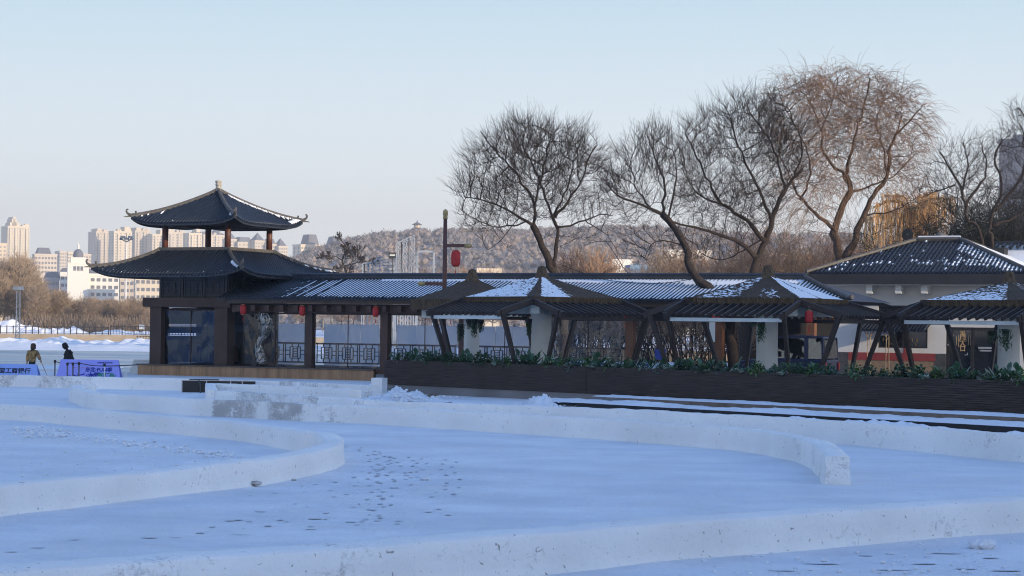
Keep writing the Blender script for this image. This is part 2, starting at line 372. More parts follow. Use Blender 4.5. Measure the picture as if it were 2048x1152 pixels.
# individual chunks lying on the rink
m_dirtysnow = M('dirty_ice', (.42,.41,.40), .7, .45, 9, .02, 14)
def chunk(px, py, s_, mat, label, sq=.6):
    mb = MB()
    for k in range(5): lump(mb, (r.uniform(-.5,.5)*s_, r.uniform(-.3,.3)*s_, s_*.3), s_*.62, sq=sq)
    o = mb.build('snow_chunk', mat); o.location = G(px, py); tag(o, label, 'snow chunk')
chunk(511,971,.12,m_dirtysnow,'dark dirty lump of ice lying against the U-shaped snow wall')
chunk(587,961,.045,m_dirtysnow,'tiny dark clod at the foot of the U-shaped snow wall')
chunk(850,961,.11,m_snow,'lone lump of snow among the footprints')
chunk(1967,1098,.19,m_snow,'white lump of snow on the ground in the bottom right corner')
chunk(1115,1111,.1,m_snow,'small snow lump against the foot of the nearest wall')
chunk(1280,804,.2,m_snow,'rounded snow lump at the left end of the black kerb') if False else None
# ---------------------------------------------------------------- gallery frame
GA = R(26); GO = Vector((-13.4, 94.3, 0))
GU = Vector((math.cos(GA), -math.sin(GA), 0)); GV = Vector((math.sin(GA), math.cos(GA), 0))
def gw(u, v, z=0): return GO + GU*u + GV*v + Vector((0,0,z))
def u_at(px, v=0.0):
    k = (px-1024)/FPX; o = GO + GV*v
    return (k*o.y - o.x)/(GU.x - k*GU.y)
RZ = -GA
DL = u_at(276, -.42)
deck = thing('wooden_deck', 'low deck clad in narrow brown boards carrying the pavilion and gallery', 'deck', gw(0,0), RZ)
mb = MB(); mb.box(DL, 8.15, -.42, 5.4, .46, .52); mb.box(8.15, 30, -.2, 5.4, .46, .52); mb.build('deck_floor', m_brown, deck)
mb = MB(); x = DL+.04
while x < 8.1:
    mb.box(x, x+.155, -.40, -.37, 0, .455 if True else 0); x += .163
mb.box(DL+.05, 8.1, -.365, 5.3, 0, .45); mb.build('cladding', m_deck, deck)
mb = MB(); mb.box(DL-.02, 8.17, -.45, -.425, .465, .515); mb.build('edge_trim', m_ridge, deck)
mb = MB(); mb.box(8.2, 30, -.15, 5.3, 0, .45); mb.build('base', m_brown, deck)
# ---- curved Chinese roof
def curved_roof(root, w0, w1, z0, z1, lift, ext, rib=.2, open_top=False, pw=.8):
    def P(x, t, k):
        wt = w0 + (w1-w0)*t
        s_ = x/wt if wt > 1e-6 else 0
        a = abs(s_)
        e = ext*(a**3)*t*t
        z = z0 + (z1-z0)*(t**pw) + lift*(a**5)*(t**3.2)
        q = Vector((x + math.copysign(e, x), -(wt+e), z))
        c, s2 = math.cos(k*math.pi/2), math.sin(k*math.pi/2)
        return Vector((q.x*c - q.y*s2, q.x*s2 + q.y*c, q.z))
    cps = []; sh = MB(); rb = MB(); cp = MB(); nt_ = 12; ns_ = 26
    for k in range(4):
        if k: cps.append(cp); cp = MB()
        vs = [P((w0+(w1-w0)*j/nt_)*(-1+2*i/ns_), j/nt_, k) for j in range(nt_+1) for i in range(ns_+1)]
        n = ns_+1
        sh.add(vs, [(j*n+i, (j+1)*n+i, (j+1)*n+i+1, j*n+i+1) for j in range(nt_) for i in range(ns_)])
        # underside and rim
        lo_ = [P((w0+(w1-w0)*j/nt_)*(-1+2*i/ns_), j/nt_, k) - Vector((0,0,.14)) for j in range(nt_+1) for i in range(ns_+1)]
        sh.add(lo_, [(j*n+i, j*n+i+1, (j+1)*n+i+1, (j+1)*n+i) for j in range(nt_) for i in range(ns_)], 1)
        rim = [P(w1*(-1+2*i/ns_), 1, k) for i in range(n)]
        sh.add(rim + [q-Vector((0,0,.14)) for q in rim], [(i, n+i, n+i+1, i+1) for i in range(ns_)], 0)
        m_ = int(w1/rib)
        for i in range(-m_, m_+1):
            x = i*rib; t0 = max(0, (abs(x)-w0)/(w1-w0)) if w1 > w0 else 0
            if t0 > .97: continue
            ts = [t0+.01+(1.012-t0-.01)*j/9 for j in range(10)]
            rb.tube([P(x, min(t,1.0), k)+Vector((0,0,.018)) for t in ts], .052, 5)
            e_ = P(x, 1, k); o_ = (P(x,1,k)-P(x,.95,k)).normalized()
            cp.tube([e_-o_*.02+Vector((0,0,.0)), e_+o_*.035], .058, 8)
            if i < m_:
                e2 = P(x+rib/2, 1, k)
                cp.add([e2+(P(x+rib*.2,1,k)-e2), e2+(P(x+rib*.8,1,k)-e2), e2-Vector((0,0,.11))+o_*.03], [(0,2,1),(0,1,2)])
    o = sh.build('roof', [m_tile, m_ceil], root, smooth=True)
    rb.build('tile_rib', m_tile, o, smooth=True)
    for q_ in cps+[cp]: q_.build('eave_tile', m_tile, o)
    # hip ridges with curled tips
    for k in range(4):
        h = MB(); pts = []
        for j in range(15):
            t = j/14; wt = w0+(w1-w0)*t; pts.append(P(-wt*.9999, t, k)+Vector((0,0,.07)))
        d = (pts[-1]-pts[-2]).normalized(); hd = Vector((d.x,d.y,0)).normalized(); e_ = pts[-1]
        tipp = [e_+hd*.10+Vector((0,0,.03)), e_+hd*.18+Vector((0,0,.09)), e_+hd*.22+Vector((0,0,.17)), e_+hd*.21+Vector((0,0,.23)), e_+hd*.17+Vector((0,0,.26)), e_+hd*.13+Vector((0,0,.24))]
        h.tube(pts+tipp, [.085]*12+[.08,.075,.07]+[.065,.055,.045,.04,.04,.03], 7)
        h.tube([p-Vector((0,0,.07)) for p in pts], .10, 6)
        h.bar(e_+hd*.02-Vector((0,0,.06)), e_+hd*.34-Vector((0,0,.10)), .07, .09, w2=.03, h2=.03)
        h.bar(e_-hd*.25+Vector((0,0,.05)), e_-hd*.22+Vector((0,0,.2)), .05, .08)
        h.build('hip_ridge', m_ridge, o, smooth=False)
    return o, P
pc = gw(-2.05, 2.1)
pav = thing('garden_pavilion', 'two-storey lookout pavilion with upswept dark tiled roofs at the left end of the gallery', 'pavilion', (pc.x, pc.y, .5), RZ)
c0u, c0v = -2.05, 2.1
def pl(u, v): return (u-c0u, v-c0v)
# big square piers
for (ua, ub) in ((-4.45,-3.8), (-.73,0)):
    for (va, vb) in ((0,.63),(3.85,4.45)):
        mb = MB(); mb.box(ua-c0u, ub-c0u, va-c0v, vb-c0v, .02, 2.76); mb.build('pier', m_darkwood, pav)
mb = MB()
mb.box(-4.75-c0u, .28-c0u, -.2-c0v, .7-c0v, 2.76, 3.2); mb.box(-4.75-c0u, .28-c0u, 3.9-c0v, 4.75-c0v, 2.76, 3.2)
mb.box(-4.75-c0u, -3.85-c0u, .7-c0v, 3.9-c0v, 2.762, 3.198); mb.box(-.62-c0u, .28-c0u, .7-c0v, 3.9-c0v, 2.762, 3.198)
mb.build('ring_beam', m_darkwood, pav)
mb = MB(); mb.box(-3.84-c0u, -.64-c0u, .72-c0v, 3.88-c0v, 2.9, 3.0); mb.build('ceiling', m_ceil, pav)
ub = MB(); ub.box(-1.95, 1.95, -1.95, 1.95, 3.2, 4.45)
uo = ub.build('upper_wall', m_lattice, pav)
for k in range(4):
    lt = MB(); f = -1.955
    for s_ in (-1.25, 0, 1.25):
        for a in (-.5,.5): lt.box(s_+a-.02, s_+a+.02, f-.035, f, 3.24, 4.2)
        lt.box(s_-.5, s_+.5, f-.033, f, 3.96, 4.0); lt.box(s_-.5, s_+.5, f-.033, f, 3.30, 3.34)
        for a in (-.2,.2): lt.box(s_+a-.02, s_+a+.02, f-.036, f, 3.42, 3.9)
        for z in (3.42,3.54,3.66,3.78,3.88): lt.box(s_-.2, s_+.2, f-.034, f, z, z+.03)
        lt.box(s_-.5, s_-.2, f-.034, f, 3.64, 3.67); lt.box(s_+.2, s_+.5, f-.034, f, 3.64, 3.67)
    for a in (-1.88,-.62,.62,1.88): lt.box(a-.05, a+.05, f-.05, f, 3.2, 4.3)
    lt.xf(Matrix.Rotation(k*math.pi/2, 4, 'Z')); lt.build('lattice_screen', m_ridge if False else M('lattice_bar', (.055,.05,.055), .6, .2), uo)
lr, LP = curved_roof(pav, 1.95, 4.25, 5.50, 4.27, .36, .03, .2, pw=.87)
mb = MB()
for k in range(4):
    q = MB(); q.bar((-2.0,-1.98,5.54), (2.0,-1.98,5.54), .16, .16); q.xf(Matrix.Rotation(k*math.pi/2,4,'Z')); mb.add(q.v, q.f)
mb.build('roof_rim', m_ridge, lr)
mb = MB(); mb.box(-1.9,1.9,-1.9,1.9,5.40,5.52); mb.build('upper_floor', m_darkwood, pav)
for a in (-1.8,1.8):
    for b in (-1.8,1.8):
        mb = MB(); mb.tube([(a,b,5.5),(a,b,6.95)], .15, 14); mb.build('round_column', m_redcol, pav, smooth=True)
mb = MB()
for k in range(4):
    q = MB(); q.box(-2.0,2.0,-1.9,-1.7,6.66,6.86); q.xf(Matrix.Rotation(k*math.pi/2,4,'Z')); 
    if k % 2: q.xf(Matrix.Translation((0,0,-.004)))
    mb.add(q.v, q.f)
mb.build('upper_beam', m_darkwood, pav)
ur, UP = curved_roof(pav, .06, 2.95, 8.42, 6.76, .32, .02, .185, pw=.90)
mb = MB(); mb.lathe([(.14,8.38),(.15,8.5),(.10,8.52),(.13,8.56),(.15,8.63),(.12,8.66),(.15,8.70),(.16,8.77),(.13,8.8),(.16,8.84),(.17,8.91),(.12,8.94)], n=16)
mb.build('finial', M('weathered_finial', (.38,.36,.32), .7, .3, 8), ur)
# streaks of snow caught on the roofs
ss = MB(); r2 = random.Random(5)
def streak(P, k, x, ta, tb, wd=.055):
    a = [P(x, t, k)+Vector((0,0,.06)) for t in (ta, (ta+tb)/2, tb)]
    ss.tube(a, [wd*.4, wd, wd*.5], 6)
for t in range(34):
    x = .25 + t*.083; tb = (x-.06)/2.89
    streak(UP, 1, x+.04, min(.97, tb+.03), min(.99, tb+.03+r2.uniform(.03,.12)), .05)
for t in range(10): x = 2.1+t*.08; streak(UP, 1, x, .9, .98, .05)
for x, a, b in ((-1.75,.66,.76),(-2.3,.82,.86),(-2.5,.9,.93),(2.45,.84,.9),(2.6,.93,.96),(-.6,.97,.985),(2.7,.9,.93)): streak(UP, 0, x, a, b, .045)
ss.build('roof_snow', m_roofsnow, ur)['kind'] = 'stuff'
ss = MB()
for i in range(14): x = r2.uniform(2.9,3.9); tb = (x-1.95)/2.3; streak(LP, 0, x, min(.95,tb+.03), min(.98,tb+.12), .05)
for i in range(16): x = r2.uniform(3.0,4.05); tb = (x-1.95)/2.3; streak(LP, 1, x, min(.95,tb+.02), min(.98,tb+.10), .05)
for i in range(12): x = r2.uniform(-3.9,3.6); t = r2.uniform(.75,.97); streak(LP, 0, x, t, t+.02, .016)
ss.build('roof_snow', m_roofsnow, lr)['kind'] = 'stuff'
# ---- gallery
gal = thing('covered_gallery', 'long covered gallery with a snow-striped tiled roof on brown posts', 'gallery', gw(0,0,.5), RZ)
EZ, RZZ, EV, RV = 3.23, 4.19, -.8, 2.35          # eave z, ridge z (above deck), eave v, ridge v
GL0 = .02; UR = u_at(1613, 2.35); UE = u_at(1702, -.8); GL1 = UE
def ue(t): return UR+(UE-UR)*t
def gp(u, t, dz=0): return (u, EV+(RV-EV)*(1-t), RZZ + (EZ-RZZ)*(t**.93) + dz)      # t 0 ridge .. 1 eave
mb = MB(); 
for a, b in ((0,.25),(.25,.5),(.5,.75),(.75,1)):
    mb.quad(gp(GL0,a), gp(GL0,b), gp(ue(b),b), gp(ue(a),a))
    mb.quad(gp(GL0,b,-.1), gp(GL0,a,-.1), gp(ue(a),a,-.1), gp(ue(b),b,-.1), 1)
def gpb(u, t, dz=0): q = gp(u,t,dz); return (q[0], 2*RV-q[1], q[2])
mb.quad(gpb(GL0,0), gpb(UR,0), gpb(UE,1), gpb(GL0,1)); mb.quad(gpb(GL0,0,-.1), gpb(GL0,1,-.1), gpb(UE,1,-.1), gpb(UR,0,-.1), 1); mb.add([gp(UR,0),gp(UE,1),gpb(UE,1)],[(0,1,2)])
mb.quad(gp(GL0,1), gp(GL0,1,-.1), gp(GL1,1,-.1), gp(GL1,1))
go = mb.build('roof', [m_tile, m_ceil], gal)
rb = MB(); cp = MB(); sn = MB(); rs = random.Random(11); PIT = .185
n = int((GL1-GL0)/PIT)
for i in range(n+1):
    u = GL0+.05+i*PIT
    th_ = max(.02, (u-UR)/(UE-UR)+.01)
    if th_ > .97: continue
    rb.tube([gp(u, th_+(1-th_)*t, .016) for t in (0,.25,.5,.75,1.0)], .040, 6)
    e = Vector(gp(u,1)); cp.tube([e+Vector((0,.02,0)), e+Vector((0,-.05,-.02))], .056, 8)
    cp.add([(u+.03, EV-.02, EZ+.01),(u+PIT-.03, EV-.02, EZ+.01),(u+PIT/2, EV-.03, EZ-.10)], [(0,1,2),(2,1,0)])
    # snow in the troughs, thicker towards the ridge
    px = 1024 + FPX*(gw(u,0).x)/(gw(u,0).y)
    dens = max(0, min(1, (px-560)/90))
    ta = .07 if px > 640 else .07+.25*(1-dens)*rs.random()
    ym = u+PIT/2
    def strip(t0, t1, hw, dz):
        q = []; k = max(2, int((t1-t0)/.12))
        for j in range(k+1):
            t = t0+(t1-t0)*j/k; w_ = hw*(.55 if j in (0,k) else 1)*(.93+.1*noise.noise(Vector((u*3,t*2,4))))
            q += [(*gp(ym-w_, t, dz-.012)[:2], gp(ym,t,dz-.012)[2]), gp(ym, t, dz), (*gp(ym+w_, t, dz-.012)[:2], gp(ym,t,dz-.012)[2])]
        f = []
        for j in range(k): f += [(j*3, (j+1)*3, (j+1)*3+1, j*3+1), (j*3+1, (j+1)*3+1, (j+1)*3+2, j*3+2)]
        sn.add(q, f)
    ta = max(ta, th_+.05)
    if dens > 0 and ta < .8:
        if px > 700 or rs.random() < dens:
            strip(ta, rs.uniform(.95,1.0), PIT*.5-.034 if px > 700 else PIT*.34, .044)
        else:
            for k in range(3): a = rs.uniform(.1,.9); strip(a, a+rs.uniform(.03,.1), PIT*.25, .035)
    if px > 720 and u < UR-.1:
        c = .14+.07*noise.noise(Vector((u*.8,0,0)))+.04*noise.noise(Vector((u*4,0,7)))
        if px > 1000: c += .04
        if 1340 < px < 1520: c += .10
        c = max(.08, c)
        q = [gp(u-.01-PIT/2-.004, .06, .045), gp(u+PIT/2+.015, .06, .045), gp(u+PIT/2+.015, c*.8, .066), gp(u-.01-PIT/2-.004, c*.8, .066), gp(u+PIT/2, c+.03, .05), gp(u-PIT/2, c+.03, .05)]
        sn.add(q, [(0,3,2,1),(3,5,4,2)])
rb.build('tile_rib', m_tile, go, smooth=True); cp.build('eave_tile', m_tile, go); sn.build('roof_snow', m_roofsnow, go, smooth=True)['kind'] = 'stuff'
mb = MB(); mb.box(GL0+.1, UR, RV-.13, RV+.13, RZZ-.05, RZZ+.14); mb.tube([(GL0+.1,RV,RZZ+.17),(UR,RV,RZZ+.17)], .09, 8)
mb.build('ridge', m_tile, gal)
# end hip of the gallery roof, swept down at the right
mb = MB(); mb.tube([gp(ue(t)-.1,t,.12) for t in (0,.3,.6,1.0)]+[(GL1+.1,EV-.12,EZ+.16)], .10, 8); mb.build('end_ridge', m_ridge, gal)
mb = MB(); mb.box(.3, GL1-1.0, EV+.28, EV+.40, 2.96, 3.17); mb.build('fascia_beam', M('weathered_beam', (.10,.075,.06), .7, .2, 2), gal)
mb = MB(); mb.box(.3, GL1-1.0, -.08, .22, 2.55, 2.9); mb.build('lintel', m_darkwood, gal)
mb = MB(); mb.box(.3, GL1-1.0, 4.45, 4.75, 2.5, 2.9); mb.build('lintel', m_darkwood, gal)
mb = MB(); mb.box(.3, GL1-1.0, -.3, 4.9, 2.92, 2.955); mb.build('ceiling', m_ceil, gal)
u = .8; bk = MB(); bk.box(0, .22, -.42, -.10, 2.62, 2.88); bko = bk.build('bracket', m_brown, gal); bko.location.x = u
while u < GL1-1.8: u += .78; c_ = bko.copy(); link(c_); c_.location.x = u
m_varnish = M('varnished_post', (.16,.07,.035), .5, .25, 2)
for i, u in enumerate((4.5,8.5,12.5,16.5,20.5,24.5,28.5)):
    mt = m_darkwood if i < 1 else (m_brown if i < 4 else m_varnish)
    pxf = 1024+FPX*gw(u,0).x/gw(u,0).y
    for v in (0.0, 4.4):
        if v: u = u_at(pxf+2, 4.6)
        mb = MB(); mb.box(u-.17, u+.17, v, v+.34, .02, 2.56); mb.build('post', mt, gal)
# lattice railing at the back of the gallery
m_rail = M('blue_grey_railing', (.10,.085,.10), .5, .15)
def railing(u0, u1, v, z0, z1, label, cat='railing', par=None):
    t = thing('lattice_railing', label, 'railing', gw(u0,v,.5), RZ, 'lattice railings along the back of the gallery')
    L = u1-u0; mb = MB(); mb.box(0, L, -.04, .04, z1-.08, z1); mb.box(0, L, -.035, .035, z0, z0+.07); mb.build('rail', m_rail, t)
    nm = max(1, round(L/1.15)); w_ = L/nm; mb = MB(); b = .022
    H = z1-z0
    def vb(x, a, c): mb.box(x-b, x+b, -.02, .02, z0+H*a, z0+H*c)
    def hb(x0, x1, a): mb.box(x0, x1, -.018, .018, z0+H*a-b*.8, z0+H*a+b*.8)
    for i in range(nm):
        c = (i+.5)*w_
        vb(c-w_/2+.06, .05, .95); vb(c+w_/2-.06, .05, .95)
        vb(c-.3, .22, .78); vb(c+.3, .22, .78); hb(c-.3, c+.3, .22); hb(c-.3, c+.3, .78)
        vb(c-.13, .22, .78); vb(c+.13, .22, .78)
        for k in range(6): hb(c-.13, c+.13, .3+.08*k)
        vb(c-.18, .05, .22); vb(c+.18, .05, .22); vb(c-.18, .78, .95); vb(c+.18, .78, .95)
        hb(c-w_/2+.06, c-.3, .4); hb(c-w_/2+.06, c-.3, .6); hb(c+.3, c+w_/2-.06, .4); hb(c+.3, c+w_/2-.06, .6)
    mb.build('lattice', m_rail, t)
    return t
cols_ = [.3,4.5,8.5,12.5,16.5,20.5,24.5,28.5]
nm_ = ['first','second','third','fourth','fifth','sixth']
for i, (pa, pb) in enumerate(((528,614),(634,762),(780,914),(930,1062),(1128,1254))):
    railing(u_at(pa,4.6), u_at(pb,4.6), 4.6, .12, 1.12, 'brown lattice railing at the back of the gallery, %s bay from the pavilion' % nm_[i])
# pale boards standing behind the railing
m_boardt = transl('translucent_board', (.88,.91,.96), .68)
for i, (pa, pb) in enumerate(((541,612),(650,760),(795,916),(960,1060))):
    a, b = u_at(pa,4.9), u_at(pb,4.9); mb = MB(); k = 3; w_ = (b-a)/k
    for j in range(k): mb.box(a+j*w_+.01, a+(j+1)*w_-.01, 4.86, 4.88, .04, 2.02+.012*(j%2))
    o = mb.build('board_screen', m_boardt); o.location = gw(0,0,.5); o.rotation_euler = (0,0,RZ)
    tag(o, 'pale boards standing behind the railing in the %s gallery bay from the pavilion' % nm_[i], 'screen', 'pale board screens behind the gallery')
# clear plastic curtains
def plastic(name, tint=(.75,.82,.9), rough=.08, mixf=.22, bumpd=.03, bs=1.6, gcol=(.9,.9,.9)):
    m = bpy.data.materials.new(name); t, n, l = nodes(m)
    for x in list(n):
        if x.type == 'BSDF_PRINCIPLED': n.remove(x)
    out = [x for x in n if x.type == 'OUTPUT_MATERIAL'][0]
    tr = n.new('ShaderNodeBsdfTransparent'); tr.inputs[0].default_value = (*tint, 1)
    gl = n.new('ShaderNodeBsdfGlossy'); gl.inputs['Roughness'].default_value = rough; gl.inputs[0].default_value = (*gcol,1)
    mx = n.new('ShaderNodeMixShader'); lw = n.new('ShaderNodeLayerWeight'); lw.inputs[0].default_value = .35
    ma = n.new('ShaderNodeMath'); ma.operation = 'MULTIPLY_ADD'; ma.inputs[1].default_value = .6; ma.inputs[2].default_value = mixf
    l.new(lw.outputs['Fresnel'], ma.inputs[0]); l.new(ma.outputs[0], mx.inputs[0]); l.new(tr.outputs[0], mx.inputs[1]); l.new(gl.outputs[0], mx.inputs[2]); l.new(mx.outputs[0], out.inputs[0])
    tc = n.new('ShaderNodeTexCoord'); mp = n.new('ShaderNodeMapping'); mp.inputs['Scale'].default_value = (1,1,.45); l.new(tc.outputs['Object'], mp.inputs[0])
    nb = n.new('ShaderNodeTexNoise'); nb.inputs['Scale'].default_value = bs; nb.inputs['Detail'].default_value = 3; nb.inputs['Distortion'].default_value = 1.2; l.new(mp.outputs[0], nb.inputs[0])
    bu = n.new('ShaderNodeBump'); bu.inputs['Distance'].default_value = bumpd; l.new(nb.outputs[0], bu.inputs['Height']); l.new(bu.outputs[0], gl.inputs['Normal']); l.new(bu.outputs[0], lw.inputs['Normal'])
    return m
m_plas = plastic('clear_plastic', tint=(.90,.93,.97), mixf=.02, bumpd=.16, bs=1.0)
m_plas2 = plastic('smoky_plastic', tint=(.50,.57,.68), mixf=.05, bumpd=.05, bs=1.1, gcol=(.45,.6,.9))
def curtain(u0, u1, z0, z1, v, mat, label, seed=0, gath=0):
    t = thing('plastic_curtain', label, 'curtain', gw(u0, v, .5), RZ, 'clear plastic curtains hung in the bays')
    L = u1-u0; mb = MB(); nx = int(L/.12)+1; nz = 14
    vs = [(L*i/nx, .05*noise.noise(Vector((i*.5, j*.25, seed)))+.02*noise.noise(Vector((i*1.3,j*.5,seed+4))), z0+(z1-z0)*j/nz) for j in range(nz+1) for i in range(nx+1)]
    n_ = nx+1
    mb.add(vs, [(j*n_+i, j*n_+i+1, (j+1)*n_+i+1, (j+1)*n_+i) for j in range(nz) for i in range(nx)])
    mb.build('plastic_sheet', mat, t, smooth=True)
    mb = MB(); mb.box(0, L, -.03, .03, z1-.03, z1+.03); 
    for a in (0, L/2, L): mb.box(a-.015, a+.015, -.04, -.01, z0, z1)
    mb.build('curtain_bar', m_darkwood, t)
    return t
curtain(-3.78, -.75, .05, 2.62, .3, m_plas2, 'smoky plastic curtain closing the bay below the lookout pavilion', 1)
for i, (a, b) in enumerate(((.8,4.3),(4.7,8.3),(8.7,12.3),(12.7,16.3),(16.7,20.3))):
    curtain(a, b, .05, 2.5, .2, m_plas, 'clear plastic curtain in the %s bay right of the pavilion' % nm_[i], i*3+5)
mb = MB(); mb.box(-.6,0.6,-.3,.3,.0,.9); 
# bundled curtain tied back in the first bay
mb = MB(); pts = [(2.0,.1,2.45),(2.15,.1,2.0),(2.0,.12,1.5),(1.7,.12,1.1),(1.75,.12,.6),(1.9,.1,.08)]
mb.tube(pts, [.45,.3,.2,.16,.24,.3], 9)
o = mb.build('tied_curtain', plastic('yellowed_plastic', (.55,.5,.38), .15, .25, .25, 4), smooth=True); o.location = gw(0,0,.5); o.rotation_euler = (0,0,RZ)
tag(o, 'yellowed plastic curtain gathered and tied back in the bay beside the pavilion', 'curtain')
# things inside the pavilion
m_blue = M('blue_cover', (.06,.11,.24), .5, .2)
def loc_obj(mb, name, mat, u, v, label, cat, z=.52, group=None):
    o = mb.build(name, mat); o.location = gw(u, v, z); o.rotation_euler = (0,0,RZ); return tag(o, label, cat, group)
mb = MB(); mb.box(-1.3,1.3,-.35,.35,.86,.92); mb.box(-1.25,1.25,-.3,.3,.1,.86)
for k in range(12): mb.box(-1.2+k*.2, -1.1+k*.2, -.34,-.3,.15,.8)
loc_obj(mb, 'serving_counter', m_brown, -2.3, 2.2, 'dark slatted serving counter behind the smoky plastic under the pavilion', 'counter')
mb = MB(); mb.box(-.9,.9,-.15,.15,0,1.9)
for z in (.5,1.0,1.45): mb.box(-.95,.95,-.2,-.155,z,z+.05)
loc_obj(mb, 'shelf_unit', M('shelf_blue', (.05,.07,.12), .6), -2.0, 3.6, 'blue-grey shelf unit at the back of the bay below the pavilion', 'shelf')
mb = MB(); mb.box(-.5,.5,-.3,.3,.0,1.6); mb.box(-.45,.45,-.33,-.31,.9,1.3)
loc_obj(mb, 'dark_cabinet', m_black, u_at(497,3.6), 3.6, 'tall dark cabinet inside the gallery beside the pavilion', 'cabinet')

m_bayshade = M('bay_shade_blue', (.022,.032,.055), .5, .3, 1.2)  # dark panels added to stand for the shade inside the bay
for v0_, v1_, z0_, z1_, lb in ((.66,3.84,.05,1.36,'dark panel added for shade in the lower left side of the pavilion bay'),(.66,3.84,1.50,1.82,'narrow dark panel added for shade across the left side of the pavilion bay'),(.66,3.84,1.95,2.7,'dark panel added for shade at the top left side of the pavilion bay')):
    mb = MB(); mb.box(-4.2,-4.16,v0_,v1_,z0_,z1_); o = mb.build('shade_panel', m_bayshade); o.location = gw(0,0,.5); o.rotation_euler=(0,0,RZ); tag(o, lb, 'screen')
for u0_, u1_, v_, z0_, z1_, lb in ((-3.75,-.75,3.80,.05,2.6,'dark panel added for shade across the rear of the bay below the pavilion'),(u_at(472,4.2),u_at(520,4.2),4.2,.05,1.75,'low dark panel added for shade at the rear of the gallery beside the pavilion')):
    mb = MB(); mb.box(u0_,u1_,v_,v_+.04,z0_,z1_); o = mb.build('shade_panel', m_bayshade); o.location = gw(0,0,.5); o.rotation_euler=(0,0,RZ); tag(o, lb, 'screen')
mb = MB(); mb.box(-3.8,-.7,.9,3.8,2.66,2.72); o = mb.build('bay_ceiling', m_ceil, pav); o.location = Vector((-c0u, -c0v, 0))
mb = MB(); mb.box(.3,8.2,5.0,5.4,.0,.02)
# ---------------------------------------------------------------- terrace, fence with planting, steps
FA = G(768, 768.6, .3); FB = G(2048, 828, .3); fd = (FB-FA); fd.z = 0; FLn = fd.length; fd.normalize(); fn = Vector((-fd.y, fd.x, 0))
FLEN = FLn + 4
tz = MB(); back = gw(8.2, 5.3)
P_ = [FA+fn*.05, FA+fd*(FLEN+14)+fn*.05, Vector((70,60,.3)), Vector((70,112,.3)), Vector((22,112,.3)), gw(30,5.6,.3), gw(8.2,5.6,.3), gw(8.2,-.2,.3)]
P_ = [Vector((p.x,p.y,.3)) for p in P_]; n = len(P_)
tz.add(P_ + [Vector((p.x,p.y,-.1)) for p in P_], [tuple(range(n))] + [(i, n+i, n+(i+1)%n, (i+1)%n) for i in range(n)])
tag(tz.build('terrace', M('paving', (.20,.19,.19), .8, .2, .6)), kind='structure')
FANG = math.atan2(fd.y, fd.x)
def fw(s_, d, z): return FA + fd*s_ + fn*d + Vector((0,0,z-.3))
fen = thing('plank_fence', 'long dark plank planter fence running along the terrace edge', 'fence', FA, FANG)
m_plank = M('dark_planks', (.030,.022,.019), .75, .45, 4, .006, 30, c2=(.075,.052,.042), stretch=(.3,1,11))
seam = None
for px in [1177]:
    k = (px-1024)/FPX; seam = (k*FA.y-FA.x)/(fd.x-k*fd.y)
rf = random.Random(2)
for a, b, zt in ((0, seam-.012, .93), (seam+.012, FLEN, .915)):
    mb = MB(); z = .02; nb_ = 13
    for i in range(nb_):
        h = (zt-.02)/nb_; x = a
        while x < b:
            L = min(b, x + rf.choice([2.4,3.0,3.6])); e = rf.uniform(0,.012)
            mb.box(x+.002, L-.004, -.02-e, .02, z+i*h+.010, z+(i+1)*h-.006); x = L
    mb.box(a, b, .025, .06, 0, zt-.02)
    mb.build('plank_panel', m_plank, fen)
mb = MB(); mb.box(-.0, .03, .02, .6, 0, .93); mb.build('end_panel', m_plank, fen)
mb = MB(); mb.box(0, FLEN, .07, .62, .0, .84); mb.build('planting_soil', M('soil', (.03,.025,.02), .9), fen)
# low stone steps and black kerb at the rink edge
KA = G(1151, 817.5); KB = G(2048, 870); kd = (KB-KA).normalized(); kn = Vector((-kd.y, kd.x, 0)); KL = (KB-KA).length + 6
kerb = MB(); kerb.box(0, KL, 0, .12, 0, .185)
o = kerb.build('black_kerb', M('black_kerb', (.012,.011,.013), .7, .3)); o.location = KA; o.rotation_euler = (0,0,math.atan2(kd.y,kd.x)); tag(o, 'black kerb board along the rink edge in front of the plank fence', 'kerb')
m_stone = M('brown_stone', (.16,.125,.10), .85, .2, 2.5)
st = MB()
def step(e0, e1, z0, z1, mi=0):
    # strip between kerb line offset and fence line, as fractions
    q = []
    for f in (e0, e1):
        a = KA.lerp(fw((KA-FA).dot(fd), 0, 0), f); b = (KA+kd*KL).lerp(fw((KA+kd*KL-FA).dot(fd), 0, 0), f); q.append((a, b))
    (a0,b0),(a1,b1) = q
    mk = lambda p, z: Vector((p.x,p.y,z))
    st.hexa([mk(a0,z0),mk(b0,z0),mk(b1,z0),mk(a1,z0),mk(a0,z1),mk(b0,z1),mk(b1,z1),mk(a1,z1)], mi)
step(.07, 1.0, 0, .17); step(.55, 1.0, .17, .30)
tag(st.build('stone_steps', m_stone), 'low brown stone steps between the black kerb and the plank fence', 'steps')
